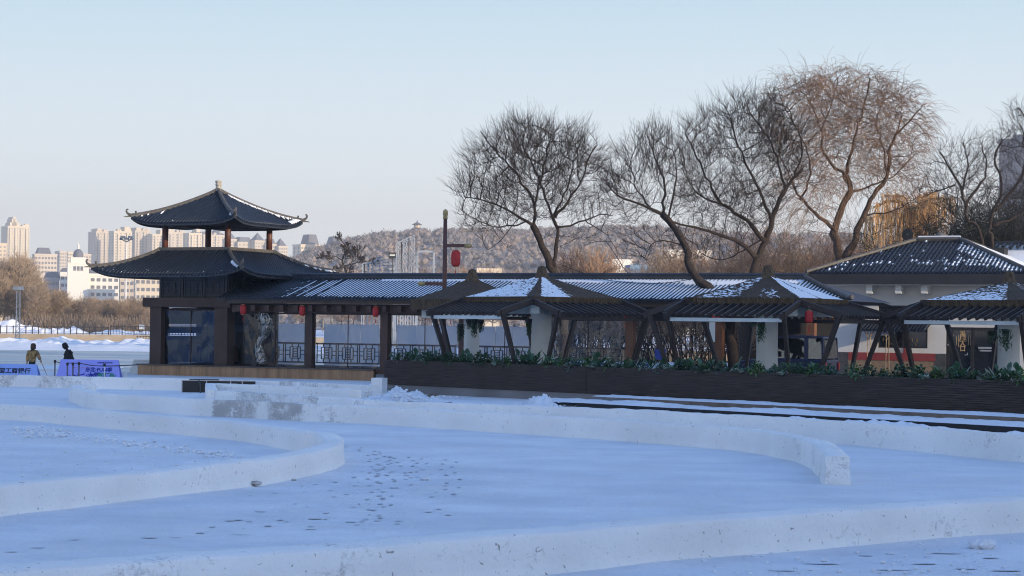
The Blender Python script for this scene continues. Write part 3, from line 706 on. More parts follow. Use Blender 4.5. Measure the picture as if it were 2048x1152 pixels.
# snow lying on the steps, in ragged banks
def bank(name, f0, f1, s0, s1, z, hgt, thr, seed, nx=260, nv=8, label=None):
    mb = MB(); vs = []; ok = []
    for j in range(nv+1):
        for i in range(nx+1):
            s_ = s0+(s1-s0)*i/nx; f = f0+(f1-f0)*j/nv
            a = KA+kd*s_; b = fw((a-FA).dot(fd), 0, 0); p = a.lerp(b, f)
            e = math.sin(math.pi*j/nv)
            nn = noise.noise(Vector((s_*.35, seed, 0))) + .5*noise.noise(Vector((s_*1.6, j*.4, seed))) + .3*noise.noise(Vector((s_*5, j*.9, seed)))
            h = hgt*(e**.5)*(nn+thr)
            vs.append((p.x, p.y, z + max(-.03, h) + .012*noise.noise(Vector((s_*9, j*2, seed)))))
    n_ = nx+1
    mb.add(vs, [(j*n_+i, j*n_+i+1, (j+1)*n_+i+1, (j+1)*n_+i) for j in range(nv) for i in range(nx)])
    return tag(mb.build(name, m_snow, smooth=True), kind='structure')
bank('snow_bank', .06, .60, -2.6, KL, .17, .085, .52, 1)
bank('snow_bank', .56, .97, -1.5, KL, .30, .05, .55, 2)
bank('snow_bank', -.42, .0, 9, KL, 0, .22, .45, 3)
def mound(px, py, wx, wy, h, seed, mat=None, rough=.12, z0=0):
    c = G(px, py); mb = MB(); nx, ny = 46, 26; vs = []
    for j in range(ny+1):
        for i in range(nx+1):
            x = (i/nx*2-1); y = (j/ny*2-1); rr = x*x+y*y
            b = max(0, 1-rr)**.8
            z = h*b*(.75+.5*noise.noise(Vector((x*2.2+seed, y*2, 0)))) + rough*b**.5*noise.noise(Vector((x*7*wx, y*7*wy, seed)))+ rough*.6*b**.5*noise.noise(Vector((x*18*wx, y*18*wy, seed)))
            vs.append((c.x+x*wx, c.y+y*wy, z0-.02+max(0,z)))
    n_ = nx+1
    mb.add(vs, [(j*n_+i, j*n_+i+1, (j+1)*n_+i+1, (j+1)*n_+i) for j in range(ny) for i in range(nx)])
    return tag(mb.build('snow_bank', mat or m_snow, smooth=True), kind='structure')
mound(805, 801, .95, 2.2, .50, 1, rough=.14); mound(760, 806, 1.0, 2.0, .24, 2, rough=.12); mound(868, 806, .5, 1.6, .16, 6, rough=.08)
mound(1082, 815, .62, 1.6, .42, 3, rough=.09); mound(960, 808, 2.6, 2.2, .10, 4, rough=.04); mound(1150, 812, 1.0, 1.4, .18, 9, rough=.06)
mound(752, 778, .35, .8, .30, 5, rough=.08); mound(700, 806, .7, 1.5, .12, 7, rough=.08); mound(1222, 812, .5, 1.2, .25, 8, rough=.06)
for px, py, s_, lb in ((868,797,.16,'brown snow-dusted stone at the right end of the rubble snow heap by the fence'),(690,802,.12,'dark stone sticking out of the snow between the deck and the fence'),(1085,806,.10,'brown clod in the front of the snow heap below the fence seam'),(1103,812,.09,'smaller brown clod at the right foot of the snow heap below the fence seam')):
    mb = MB()
    for k in range(3): lump(mb, (r.uniform(-.4,.4)*s_*2, 0, s_*.4), s_)
    o = mb.build('stone', m_stone); o.location = G(px, py); tag(o, lb, 'stone')
for i in range(120):
    pass
rub = MB()
for i in range(200):
    px = r.gauss(800, 45); c = G(px, r.uniform(796,810)); lump(rub, (c.x, c.y, .05+.30*math.exp(-((px-800)/40)**2)*r.random()), r.uniform(.03,.09))
for i in range(80):
    px = r.gauss(1080, 30); c = G(px, r.uniform(806,818)); lump(rub, (c.x, c.y, .05+.22*math.exp(-((px-1080)/28)**2)*r.random()), r.uniform(.02,.06))
tag(rub.build('snow_rubble', m_snow), kind='stuff')
# stone slab beside the deck and the long slab under the heap
mb = MB(); mb.box(0, 1.15, 0, .6, .0, .14); mb.box(.35,1.15,.25,.9,.145,.24); o = mb.build('stone_slab', M('grey_stone', (.17,.18,.19), .8, .25, 3)); o.location = G(722, 788); tag(o, 'grey stone slabs stacked between the deck end and the plank fence', 'stone slab')
mb = MB(); mb.bar(Vector((0,0,.05)), Vector((3.2,-.6,.05)), .25, .10); o = mb.build('stone_slab', bpy.data.materials['grey_stone']); o.location = G(705, 807); tag(o, 'long flat grey slab edge below the rubble snow heap', 'stone slab')
mb = MB(); mb.box(0,.42,0,.5,0,.62); o = mb.build('snow_block', m_snowwall); o.location = G(742, 790); o.rotation_euler=(0,0,-.35); tag(o, 'upright block of snow between the deck end and the plank fence', 'snow block')
# black panel box on the ice
bx = thing('panel_box', 'low black panelled box with pale metal edges on the snow before the deck', 'box', G(364,785.5), 0)
L = (G(513,782)-G(364,782)).x; mb = MB(); mb.box(0, L, 0, .14, .02, .44); mb.build('panel', m_black, bx)
mb = MB(); mb.box(-.03, L+.02, -.02, .02, .44, .47); mb.build('top_rail', m_metal, bx)
for x in (-.02, L*.33, L*.66, L*.82): mb = MB(); mb.box(x, x+.035, -.025, -.003, 0, .44); mb.build('upright', m_metal, bx)
mb = MB(); mb.tube([(L*.235,-.05,.45),(L*.25,-.07,.36),(L*.255,-.06,.2),(L*.255,-.05,.0)], .03, 6); mb.build('hose', M('hose', (.05,.06,.06), .5), bx)
mb = MB(); mb.box(L*.1,L*.5,-.05,.16,.472,.50); mb.build('lid_board', m_black, bx)
# ---------------------------------------------------------------- plants
def leafmat(name, c): 
    return M(name, c, .45, .45, 7, c2=tuple(x*2.0 for x in c), spec=.5)
m_g1 = leafmat('dark_leaf', (.020,.060,.022)); m_g2 = leafmat('blue_green_leaf', (.07,.13,.10)); m_g3 = leafmat('bright_leaf', (.045,.12,.025)); m_vf = M('pale_edge', (.55,.60,.52), .6, .2, 5)
rp_ = random.Random(21)
def leaf(mb, p, d, L, W, curl=.3, mi=0):
    p = Vector(p); d = Vector(d).normalized(); sd = d.cross(Vector((0,0,1)))
    sd = sd.normalized() if sd.length > .05 else Vector((1,0,0)); q0 = p; q = []
    for t, w_ in ((0,.12),(.35,1),(.7,.8),(1,.05)):
        c = p + d*(L*t) + Vector((0,0,-curl*L*t*t)); q += [c - sd*W*w_*.5, c + sd*W*w_*.5]
    mb.add(q, [(0,1,3,2),(2,3,5,4),(4,5,7,6)], mi)
def rd(zmin=-.2, zmax=1):
    a = rp_.uniform(0,6.283); z = rp_.uniform(zmin, zmax); s_ = math.sqrt(max(0,1-z*z)); return Vector((s_*math.cos(a), s_*math.sin(a), z))
def plant_shrub(m, nl=150, hh=.32, L=.10, W=.06, rr=.22):
    t = thing('garden_plant', 'x', 'plant'); mb = MB()
    for i in range(nl):
        d = rd(0,1); c = Vector((d.x*rr*rp_.uniform(.3,1), d.y*rr*rp_.uniform(.3,1), d.z*hh*rp_.uniform(.3,1)))
        leaf(mb, c, d+rd(-1,1)*.7, L*rp_.uniform(.7,1.3), W)
    mb.build('foliage', m, t)
    mb = MB()
    for k in range(4): d = rd(.4,1); mb.tube([(0,0,-.05), d*hh*.7], [.012,.006], 4)
    mb.build('stem', m_brown, t); return t
def plant_fern():
    t = thing('garden_plant', 'x', 'plant'); mb = MB()
    for i in range(9):
        a = i*.7+rp_.uniform(-.2,.2); d = Vector((math.cos(a)*.5, math.sin(a)*.5, .9)); 
        for k in range(9):
            u = k/9; c = d*(.62*u)+Vector((0,0,-.25*u*u)); sd = Vector((-d.y,d.x,0)).normalized()
            for s_ in (-1,1): leaf(mb, c, sd*s_+d*.7, .13*(1-u*.7), .03, .1)
    mb.build('foliage', m_g3, t); mb = MB()
    for i in range(3): mb.tube([(0,0,-.05),(rp_.uniform(-.1,.1),rp_.uniform(-.1,.1),.3)], .006, 4)
    mb.build('stem', m_g1, t); return t
def plant_cabbage():
    t = thing('garden_plant', 'x', 'plant'); mb = MB()
    for c in range(4):
        o_ = Vector((rp_.uniform(-.18,.18), rp_.uniform(-.15,.15), 0))
        for i in range(26):
            d = rd(.1,1); leaf(mb, o_+d*.03, d, rp_.uniform(.10,.17), .09, .15, 1 if rp_.random() < .28 else 0)
    mb.build('foliage', [m_g2, m_vf], t); mb = MB(); mb.tube([(0,0,-.08),(0,0,.04)], .03, 6); mb.build('stem', m_g1, t); return t
def plant_broad():
    t = thing('garden_plant', 'x', 'plant'); mb = MB()
    for i in range(12):
        d = rd(.5,1); h = rp_.uniform(.12,.36); c = d*h; mb.tube([(0,0,-.05), c], .006, 4)
        leaf(mb, c, d+Vector((0,0,.5)), rp_.uniform(.16,.26), rp_.uniform(.09,.14), .2)
    for i in range(40): d = rd(0,.8); leaf(mb, d*.1, d, .14, .07, .3)
    mb.build('foliage', m_g1, t); mb = MB(); mb.tube([(0,0,-.08),(0,0,.05)], .02, 6); mb.build('stem', m_g1, t); return t
kinds = [(plant_shrub(m_g1), 'dark green leafy shrub'), (plant_shrub(m_g2, 130, .24, .08, .06), 'low blue-green shrub'), (plant_fern(), 'arching fern with long fronds'),
         (plant_cabbage(), 'pale-edged ornamental cabbage plant'), (plant_broad(), 'broad-leaved plant on tall stalks'), (plant_shrub(m_g3, 120, .34, .13, .05, .2), 'bright green bushy plant')]
kinds = [(t, l, kids_of(t)) for t, l in kinds]
GRP = 'planting along the top of the plank fence'
sn_p = MB(); wts = [5,5,1.2,5,3,3]; s_ = .25; used = set(); cnt = 0; seq = [0]*6
landmarks = {}
while s_ < FLn+.6:
    px = 1024 + FPX*fw(s_,.3,0).x/fw(s_,.3,0).y
    k = rp_.choices(range(6), wts)[0]
    if 1560 < px < 1660 and rp_.random() < .35: k = 2
    if 1060 < px < 1080: k = 4
    t, l, kk = kinds[k]; frac = px
    if px < 900: wh = 'in front of the small thatched hut'
    elif px < 1060: wh = 'left of the first thatched pavilion column'
    elif px < 1280: wh = 'right of the first thatched pavilion column'
    elif px < 1500: wh = 'left of the middle thatched pavilion column'
    elif px < 1700: wh = 'in front of the dark blue vehicle'
    elif px < 1860: wh = 'in front of the tiled window canopy'
    else: wh = 'in front of the glass door'
    p = fw(s_, .16+rp_.uniform(0,.3), .3+.84+rp_.uniform(-.02,.04)); z = rp_.uniform(0,6.28); sc_ = rp_.uniform(.8,1.4)
    lab = '%s on the planter %s' % (l, wh)
    g_ = GRP
    if k not in used: used.add(k); t.location = p; t.rotation_euler = (0,0,z); t.scale = (sc_,)*3; t['label'] = lab; t['group'] = g_
    else: dupf(t, kk, p, z, sc_, lab, g_)
    s_ += rp_.uniform(.11,.22); cnt += 1
for i in range(26):
    q = fw(rp_.uniform(0,FLn), rp_.uniform(.02,.2), 1.16); mb = MB(); 
    lump(fp2 if False else sn_p, (q.x, q.y, q.z), rp_.uniform(.03,.07), sq=.4) if True else None
tag(sn_p.build('planter_snow', m_snow), kind='stuff')
# ---------------------------------------------------------------- thatched pergola pavilions
def thatchmat(name, seed, cover):
    m = bpy.data.materials.new(name); t, n, l = nodes(m); b = n['Principled BSDF']; b.inputs['Roughness'].default_value = .9
    tc = n.new('ShaderNodeTexCoord'); mp = n.new('ShaderNodeMapping'); l.new(tc.outputs['Object'], mp.inputs[0]); mp.inputs['Location'].default_value = (seed*3.7, seed, 0)
    mp2 = n.new('ShaderNodeMapping'); mp2.inputs['Scale'].default_value = (1,1,3); l.new(tc.outputs['Object'], mp2.inputs[0])
    n1 = n.new('ShaderNodeTexNoise'); n1.inputs['Scale'].default_value = 14; n1.inputs['Detail'].default_value = 6; l.new(mp2.outputs[0], n1.inputs[0])
    rp = n.new('ShaderNodeValToRGB'); l.new(n1.outputs[0], rp.inputs[0]); rp.color_ramp.elements[0].position = .3; rp.color_ramp.elements[1].position = .72
    rp.color_ramp.elements[0].color = (.026,.017,.010,1); rp.color_ramp.elements[1].color = (.10,.062,.034,1)
    n2 = n.new('ShaderNodeTexNoise'); n2.inputs['Scale'].default_value = .8; n2.inputs['Detail'].default_value = 2; l.new(mp.outputs[0], n2.inputs[0])
    n3 = n.new('ShaderNodeTexNoise'); n3.inputs['Scale'].default_value = 8; n3.inputs['Detail'].default_value = 6; l.new(mp2.outputs[0], n3.inputs[0])
    at_ = n.new('ShaderNodeAttribute'); at_.attribute_name = 'snow'
    a1 = n.new('ShaderNodeMath'); a1.operation = 'MULTIPLY_ADD'; l.new(n2.outputs[0], a1.inputs[0]); a1.inputs[1].default_value = .25; l.new(at_.outputs['Fac'], a1.inputs[2])
    a2 = n.new('ShaderNodeMath'); a2.operation = 'MULTIPLY_ADD'; l.new(n3.outputs[0], a2.inputs[0]); a2.inputs[1].default_value = .9; l.new(a1.outputs[0], a2.inputs[2])
    r2_ = n.new('ShaderNodeValToRGB'); l.new(a2.outputs[0], r2_.inputs[0]); r2_.color_ramp.elements[0].position = .98; r2_.color_ramp.elements[1].position = 1.0
    sb = n.new('ShaderNodeMath'); sb.operation = 'SUBTRACT'; l.new(a2.outputs[0], sb.inputs[0]); sb.inputs[1].default_value = .12; l.new(sb.outputs[0], r2_.inputs[0])
    mx = n.new('ShaderNodeMix'); mx.data_type = 'RGBA'; l.new(r2_.outputs[0], mx.inputs[0]); l.new(rp.outputs[0], mx.inputs[6]); mx.inputs[7].default_value = (.83,.87,.92,1)
    l.new(mx.outputs[2], b.inputs['Base Color'])
    bu = n.new('ShaderNodeBump'); bu.inputs['Distance'].default_value = .04; 
    ad = n.new('ShaderNodeMath'); l.new(n1.outputs[0], ad.inputs[0]); l.new(r2_.outputs[0], ad.inputs[1]); l.new(ad.outputs[0], bu.inputs['Height']); l.new(bu.outputs[0], b.inputs['Normal'])
    return m
m_raft = M('dark_rafter', (.034,.024,.022), .6, .3, 2)
m_beamw = M('pale_beam', (.55,.60,.60), .7, .08, 2)
m_fringe = M('thatch_fringe', (.065,.042,.024), .9, .5, 20, c2=(.15,.10,.055), stretch=(1,1,.12))
def thatch(root, h, ze, zt, covf, seed, thick=.20, knob=.17):
    mb = MB(); N = 22; sv = []; vs = []
    prof = [(0,1.0),(.02,1.0),(.06,.93)]
    for k in range(4):
        for j in range(N+1):
            t = .035+(1-.035)*j/N; w_ = h*t
            for i in range(N+1):
                x = w_*(-1+2*i/N)
                z = zt-.30 + (ze-(zt-.30))*(t**.88) + .035*noise.noise(Vector((x*2.5+k*9, t*6, seed))) + .03*(1-t)*0
                q = Vector((x, -w_, z)); c, s2 = math.cos(k*math.pi/2), math.sin(k*math.pi/2)
                vs.append((q.x*c-q.y*s2, q.x*s2+q.y*c, q.z)); sv.append(covf(k, (i/N*2-1), t))
    M1 = (N+1)*(N+1); fs = []
    for k in range(4):
        for j in range(N):
            for i in range(N):
                o_ = k*M1+j*(N+1)+i; fs.append((o_, o_+N+1, o_+N+2, o_+1))
    mb.add(vs, fs)
    o = mb.build('thatch_roof', thatchmat('thatch_%d' % seed, seed, 0), root, smooth=True, attr={'snow': sv})
    # ragged fringe
    fr = MB(); rr = random.Random(seed)
    for k in range(4):
        q = MB()
        nn = int(2*h/.028)
        for i in range(nn):
            x = -h+2*h*i/nn
            for lay in (0,1,2):
                L = thick*rr.uniform(.75,1.15); dx = rr.uniform(-.02,.02); y0 = -h-.015-.02*lay
                q.add([(x-.02,y0,ze+.03),(x+.025,y0-.01,ze+.03),(x+.02+dx,y0+.015,ze-L),(x-.012+dx,y0+.01,ze-L)], [(0,1,2,3)])
        q.box(-h, h, -h, -h+.12, ze-thick*.8, ze-.01)
        q.xf(Matrix.Rotation(k*math.pi/2,4,'Z')); fr.add(q.v, q.f)
    fr.build('thatch_fringe', m_fringe, root)
    kb = MB(); kb.lathe([(.36,zt-.56),(.27,zt-.42),(.21,zt-.28),(.175,zt-.14),(.14,zt-.03),(.05,zt+.0)], n=18)
    for i in range(len(kb.v)):
        v = Vector(kb.v[i]); kb.v[i] = tuple(v*1.0 + Vector((.03*noise.noise(v*9),.03*noise.noise(v*9+Vector((5,0,0))),.02*noise.noise(v*11))))
    kb.build('thatch_cap', m_fringe, root, smooth=True)
def pergola(label, loc, ang, covf, seed, h=2.1, zt=4.5, ze=3.30, skz=2.70, gap_roof=False, nraf=15, white_rail=(0,)):
    t = thing('thatched_pavilion', label, 'pavilion', loc, ang, 'thatched pavilions behind the plank fence')
    thatch(t, h, ze, zt, covf, seed)
    mb = MB(); mb.lathe([(.42,0),(.40,.2),(.37,1.6),(.38,2.6),(.40,3.0)], n=20); mb.build('column', m_white, t, smooth=True)
    for k in range(4):   # diagonal white beams with rounded block ends
        mb = MB(); mb.box(-.16,.16,-(h*1.12),-.3,2.72,3.06); mb.xf(Matrix.Rotation(k*math.pi/2+math.pi/4,4,'Z')); 
        mb.build('beam', m_beamw, t)
    mb = MB(); mb.box(-h+.1,h-.1,-h+.1,h-.1,3.08,3.13); mb.build('ceiling', m_ceil, t)
    b = 1.45
    for k in range(4):
        RM = Matrix.Rotation(k*math.pi/2,4,'Z')
        mb = MB()
        for i in range(nraf):
            x = -h+.03+(2*h-.06)*i/(nraf-1)
            mb.bar((x, -h+.25, ze-.13), (x, -h-b, skz), .065, .13)
        mb.xf(RM); mb.build('rafters', m_raft, t)
        mb = MB(); mb.box(-h-.02, h+.02, -h-b+.10, -h-b+.15, skz-.20, skz-.075); mb.xf(RM); mb.build('edge_rail', m_beamw if k in white_rail else m_raft, t)
        for sx in (-1,1):
            mb = MB(); mb.bar((sx*(h+.0), -h-b+.05, skz+.10), (sx*(h-.12), -h-.38, 0), .13, .17, w2=.10, h2=.12)
            mb.bar((sx*(h), -h-b-.16, skz-.02), (sx*h, -h-b+.22, skz+.10), .12, .2)
            mb.xf(RM); mb.build('leg', m_raft, t)
        for sx in (-1,1):
            mb = MB(); mb.bar((sx*(h+.05), -h-b-.05, skz+.05), (sx*(h+.02), -h+.2, ze-.06), .10, .20); mb.xf(RM); mb.build('hip_rafter', m_raft, t)
    # small lamps hung under the eaves
    return t
def base_at(px, s, z=.3): Y = FPX/s; p = at(px, 600, Y); return Vector((p.x, p.y, z))
# faces: k=0 left-front, k=1 right-front
def ss_(a, b, x): t = min(1,max(0,(x-a)/(b-a))); return t*t*(3-2*t)
def cov1(k, x, t):
    if k == 0: return .66 - .62*ss_(.72,1.0,x) - .12*(1-t)
    if k == 1: return .66 - .5*ss_(-.75,-1,x) - .42*ss_(-.35,.15,x) - .25*ss_(.15,.5,x) + .22*ss_(.86,1,t)*ss_(.1,.3,x)
    return .5
def cov1_(k, x, t):
    if k == 0: return .62 if x < .86 else .15
    if k == 1: return (.66 if x < -.1 else (.30 if x < .15 else .02)) - (.15 if x < -.93 else 0) + (.22 if t > .9 and x > .2 else 0)
    return .5
def cov2(k, x, t):
    if k == 0: return .14 + .38*ss_(-1,-.85,x)*(1-ss_(-.25,.15,x)) + .30*ss_(.35,.6,t)*ss_(.1,.3,x)*(1-ss_(.65,.9,x))
    if k == 1: return .78 - .4*math.exp(-((x+.05)/.07)**2) - .3*ss_(-.8,-1,x)
    return .5
def cov2_(k, x, t):
    if k == 0: return (.46 if x < -.1 else .0) if x < .15 else (.30 if t > .45 and x < .75 else .05)
    if k == 1: return .80 if x < -.0 or x > .25 else .3
    return .5
def cov3(k, x, t):
    if k == 0: return .62 - .5*ss_(.35,.6,x) - .15*(1-t)
    return .4
def cov3_(k, x, t):
    if k == 0: return .60 if (x < .45) else .12
    return .4
def cov0(k, x, t): return -.1 if t < .93 else .18
pA = pergola('thatched pergola pavilion nearest the lantern post, snow covering its left slope', base_at(1083,54), -R(51.5), cov1, 1)
pB = pergola('middle thatched pergola pavilion with open rafters in front of the dark blue vehicle', base_at(1535,57.5), -R(31), cov2, 2, h=2.12)
pC = pergola('thatched pergola pavilion at the right edge in front of the glass door', base_at(2018,58.5), -R(40), cov3, 3, h=2.15, zt=4.35)
hut = thing('thatched_hut', 'small brown thatched hut without pergola behind the lantern post', 'pavilion', base_at(944,50), -R(47))
thatch(hut, 1.72, 3.25, 4.52, cov0, 4, thick=.36)
mb = MB(); mb.box(-1.35,1.35,-1.35,1.35,2.62,2.92); mb.build('white_beam', m_beamw, hut)
for k in range(4):
    mb = MB(); mb.box(-.16,.16,-2.0,-.3,2.55,2.86); mb.xf(Matrix.Rotation(k*math.pi/2+math.pi/4,4,'Z')); mb.build('beam_end', m_beamw, hut)
mb = MB(); mb.lathe([(.33,0),(.31,1.5),(.33,2.7)], n=18); mb.build('column', m_white, hut, smooth=True)
# broom
mb = MB(); mb.tube([(0,0,0),(.14,.25,1.15)], .018, 6); mb.tube([(0,0,0),(-.04,0,.25)], [.06,.02], 6); o = mb.build('broom', m_varnish); p = base_at(1066,54.6); o.location = p; tag(o, 'broom leaning against the white column of the pavilion nearest the lantern post', 'broom')
# hanging plants on the columns
def hanging(px, s, py, L, label, seed, W=.16):
    Y = FPX/s; p = at(px, py, Y); rr = random.Random(seed)
    t = thing('hanging_plant', label, 'plant', p, 0, 'trailing plants hung on the pavilion columns')
    mb = MB(); mb.lathe([(.06,-.12),(.10,-.10),(.13,.03)], n=10); mb.build('pot', m_black, t)
    mb = MB()
    for i in range(46):
        a = rr.uniform(0,6.28); rad = rr.uniform(.02,W); l_ = L*rr.uniform(.4,1); x, y = rad*math.cos(a), rad*math.sin(a)
        n_ = int(l_/.05)
        for j in range(n_): leaf(mb, (x+rr.uniform(-.03,.03), y+rr.uniform(-.03,.03), .05-j*.05), rd(-1,.2), .08, .035)
    mb.build('foliage', m_g1, t)
hanging(921, 52, 650, .75, 'trailing plant hung left of the small hut column', 1, .13)
hanging(938, 54, 641, .38, 'short trailing plant on the left of the small hut column face', 2, .1)
hanging(949, 54.5, 640, .75, 'longest trailing plant on the small hut column face', 3, .11)
hanging(961, 53, 642, .5, 'trailing plant hung right of the small hut column', 4, .1)
hanging(1058, 55, 640, .65, 'thin trailing plant left of the first pavilion column', 5, .07)
hanging(1508, 58.5, 642, .3, 'short trailing plant left of the middle pavilion column', 6)
hanging(1523, 60.5, 643, .78, 'long trailing plant on the middle pavilion column', 7, .13)
hanging(1986, 60, 664, .45, 'trailing plant between the glass door and the right pavilion column', 8)
hanging(2012, 62, 661, .75, 'bushy trailing plant on the face of the right pavilion column', 9, .2)
# ---------------------------------------------------------------- red lanterns
m_red = M('red_lantern_cloth', (.42,.015,.02), .55, .15, 6, c2=(.5,.03,.03)); m_gold = M('dull_gold', (.36,.28,.12), .5, .3, 6)
def lantern(p, label, hgt=.46, wd=.30, rz=0):
    t = thing('red_lantern', label, 'lantern', p, rz, 'red lanterns'); mb = MB(); k = wd/2; n_ = 20
    prof = [(.55,-.5),(.9,-.40),(1,-.25),(1,.25),(.9,.40),(.55,.5)]
    vs = []
    for a_, z in prof:
        for i in range(n_): an = 6.283*i/n_; rr = k*a_*(1 if i % 2 else .95); vs.append((rr*math.cos(an), rr*math.sin(an), z*hgt))
    fs = [(j*n_+i, j*n_+(i+1)%n_, (j+1)*n_+(i+1)%n_, (j+1)*n_+i) for j in range(5) for i in range(n_)]
    mb.add(vs, fs+[tuple(range(n_-1,-1,-1)), tuple(range(5*n_,6*n_))]); mb.build('shade', m_red, t)
    mb = MB(); mb.lathe([(k*.6,.5*hgt),(k*.6,.5*hgt+.025)], n=12); mb.tube([(0,0,.5*hgt),(0,0,.5*hgt+.16)], .008, 4); mb.build('cap', m_gold, t); mb = MB(); mb.lathe([(k*.6,-.5*hgt-.025),(k*.6,-.5*hgt)], n=12); mb.build('cap', m_gold, t)
    mb = MB(); mb.tube([(0,0,-.5*hgt-.02),(0,0,-.5*hgt-.12)], .006, 4); mb.tube([(0,0,-.5*hgt-.12),(0,0,-.5*hgt-.30)], [.012,.024], 6); mb.build('tassel', m_red, t)
    return t
for px, u, z, lb in ((487,None,2.66,'red lantern hanging beside the pavilion pier, leftmost under the gallery eave'),(605,None,2.64,'red lantern left of the first gallery post'),(752,None,2.63,'red lantern left of the second gallery post'),
        (902,None,2.62,'red lantern under the gallery eave behind the small thatched hut'),(1252,None,2.60,'red lantern glimpsed between the first two pergola pavilions'),(1432,None,2.6,'red lantern seen through the rafters of the middle pergola pavilion')):
    u = u_at(px, -.45); lantern(gw(u, -.45, .5+z), lb)
q = at(1618, 634, 66.3); lantern(q, 'red lantern hanging beneath the right end of the middle pergola pavilion', .42, .28)
# ---------------------------------------------------------------- lantern post
PY = 84.0
lp_top = at(891, 418, PY); lp = thing('lantern_post', 'tall dark red post with two gold-tipped arms in front of the gallery', 'lantern post', (lp_top.x, PY, .3), 0)
HH = lp_top.z-.3
mb = MB(); mb.lathe([(.13,0),(.13,.5),(.10,.6),(.095,4),(.08,HH-.42)], n=14); mb.build('pole', m_redcol, lp, smooth=True)
mb = MB(); mb.lathe([(.09,HH-.42),(.115,HH-.38),(.085,HH-.34),(.10,HH-.27),(.115,HH-.18),(.10,HH-.08),(.04,HH-.02),(.01,HH)], n=14); mb.build('finial', m_gold, lp, smooth=True)
za = at(891,491,PY).z-.3; zb = at(891,568,PY).z-.3
for z, s_ in ((za,1),(zb,-1)):
    mb = MB(); mb.bar((0,0,z),(s_*.84,0,z), .08,.14, up=(0,0,1)); mb.build('arm', m_redcol, lp)
    mb = MB(); mb.tube([(s_*.82,0,z),(s_*.86,0,z),(s_*.90,0,z),(s_*.98,0,z),(s_*1.06,0,z),(s_*1.12,0,z)], [.09,.10,.075,.10,.105,.03], 10); mb.build('arm_tip', m_gold, lp, smooth=True)
q = at(912, 517, PY); lantern(Vector((lp_top.x+.46, PY, q.z)), 'large red lantern hanging from the upper arm of the lantern post', .68, .40)
# ---------------------------------------------------------------- text
def text_mesh(txt, size, mat, name='lettering', ext=.004, align='CENTER', bold=0):
    cu = bpy.data.curves.new(name, 'FONT'); cu.body = txt; cu.size = size; cu.extrude = ext; cu.align_x = align; cu.align_y = 'CENTER'; cu.offset = bold; cu.resolution_u = 3
    o = bpy.data.objects.new(name, cu); link(o)
    me = bpy.data.meshes.new_from_object(o.evaluated_get(bpy.context.evaluated_depsgraph_get())); bpy.data.objects.remove(o)
    me.materials.clear(); me.materials.append(mat)
    o = bpy.data.objects.new(name, me); link(o); return o
# ---------------------------------------------------------------- restaurant building at the right
BO = Vector((19.8, 91.0, 0)) - GU*6.0
def ub_(px, v=0):
    k = (px-1024)/FPX; o = BO+GV*v; return (k*o.y-o.x)/(GU.x-k*GU.y)
def zb_(px, py, v=0):
    u = ub_(px, v); p = BO+GU*u+GV*v; return at(px, py, p.y).z-.3
b = thing('white_restaurant', 'white walled restaurant with a dark hipped tile roof at the right', 'building', (BO.x, BO.y, .3), RZ)
W_ = 15.0; UW = ub_(1640); TOPZ = zb_(1740, 571)
uw0, uw1 = ub_(1757), ub_(1856); ud0, ud1 = ub_(1893), ub_(1998); zw0, zw1 = zb_(1800,696), zb_(1800,611); zd1 = 2.45
zr0, zr1 = zb_(1800,721), zb_(1800,706)
mb = MB()
mb.box(UW, uw0, 0, .25, zr1, TOPZ); mb.box(uw1, ud0, 0, .25, zr1, TOPZ); mb.box(ud1, W_, 0, .25, zr1-.0, TOPZ); mb.box(uw0, uw1, 0, .25, zw1, TOPZ); mb.box(uw0, uw1, 0, .25, zr1, zw0); mb.box(ud0, ud1, 0, .25, zd1, TOPZ)
mb.box(UW, UW+.25, .25, 8, 0, TOPZ); mb.box(UW, W_, 7.75, 8, 0, TOPZ); mb.box(ud1, W_, 0, .25, 0, zr1)
m_wall2 = M('white_wall_paint', (.58,.58,.57), .85, .06, .8, .003, 14)
mb.build('wall', m_wall2, b)
m_redb = M('dark_red_band', (.22,.035,.035), .6, .2, 2)
mb = MB(); mb.box(ub_(1698), ub_(1872), -.03, .2, zr0, zr1); mb.box(ub_(1808), ub_(1816), -.03, -.0, zr1, zw0); mb.build('red_band', m_redb, b)
m_ds = M('dark_stone', (.05,.052,.06), .8, .4, 4); mb = MB(); mb.box(UW, ub_(1698), -.02, .25, 0, zr1); mb.build('dark_stone_base', m_ds, b); mb = MB(); mb.box(ub_(1872), ud0, -.02, .25, 0, zr1); mb.build('dark_stone_base', m_ds, b)
mb = MB(); mb.box(ub_(1698), ub_(1872), 0, .2, 0, zr0)
mb.build('brick_base', M('tan_brick', (.22,.16,.11), .9, .3, 6, c2=(.27,.2,.14), stretch=(1,1,4)), b)
m_glassd = M('dark_glass', (.015,.02,.028), .08, .2, 1, spec=.7)
m_frame = M('black_frame', (.015,.015,.018), .4)
wn = MB(); wn.box(uw0, uw1, .1, .13, zw0, zw1); wno = wn.build('window', m_glassd, b)
wf = MB(); 
for x in (uw0+.03, (uw0+uw1)/2, uw1-.03): wf.box(x-.04, x+.04, .05, .1, zw0, zw1)
for z in (zw0+.03, zb_(1800,655), zw1-.03): wf.box(uw0, uw1, .048, .1, z-.035, z+.035)
wf.build('frame', m_frame, wno)
wr_ = random.Random(4); jar = MB()
for i in range(14): x = wr_.uniform(uw0+.2, uw1-.2); jar.lathe([(.04,0),(.045,.1),(.02,.14)], (x, .06, zw0+wr_.choice([.12,.3])), 6)
m_bottle = M('amber_bottles', (.08,.065,.04), .3, .6, 9); jar.build('shelf_goods', m_bottle, wno)
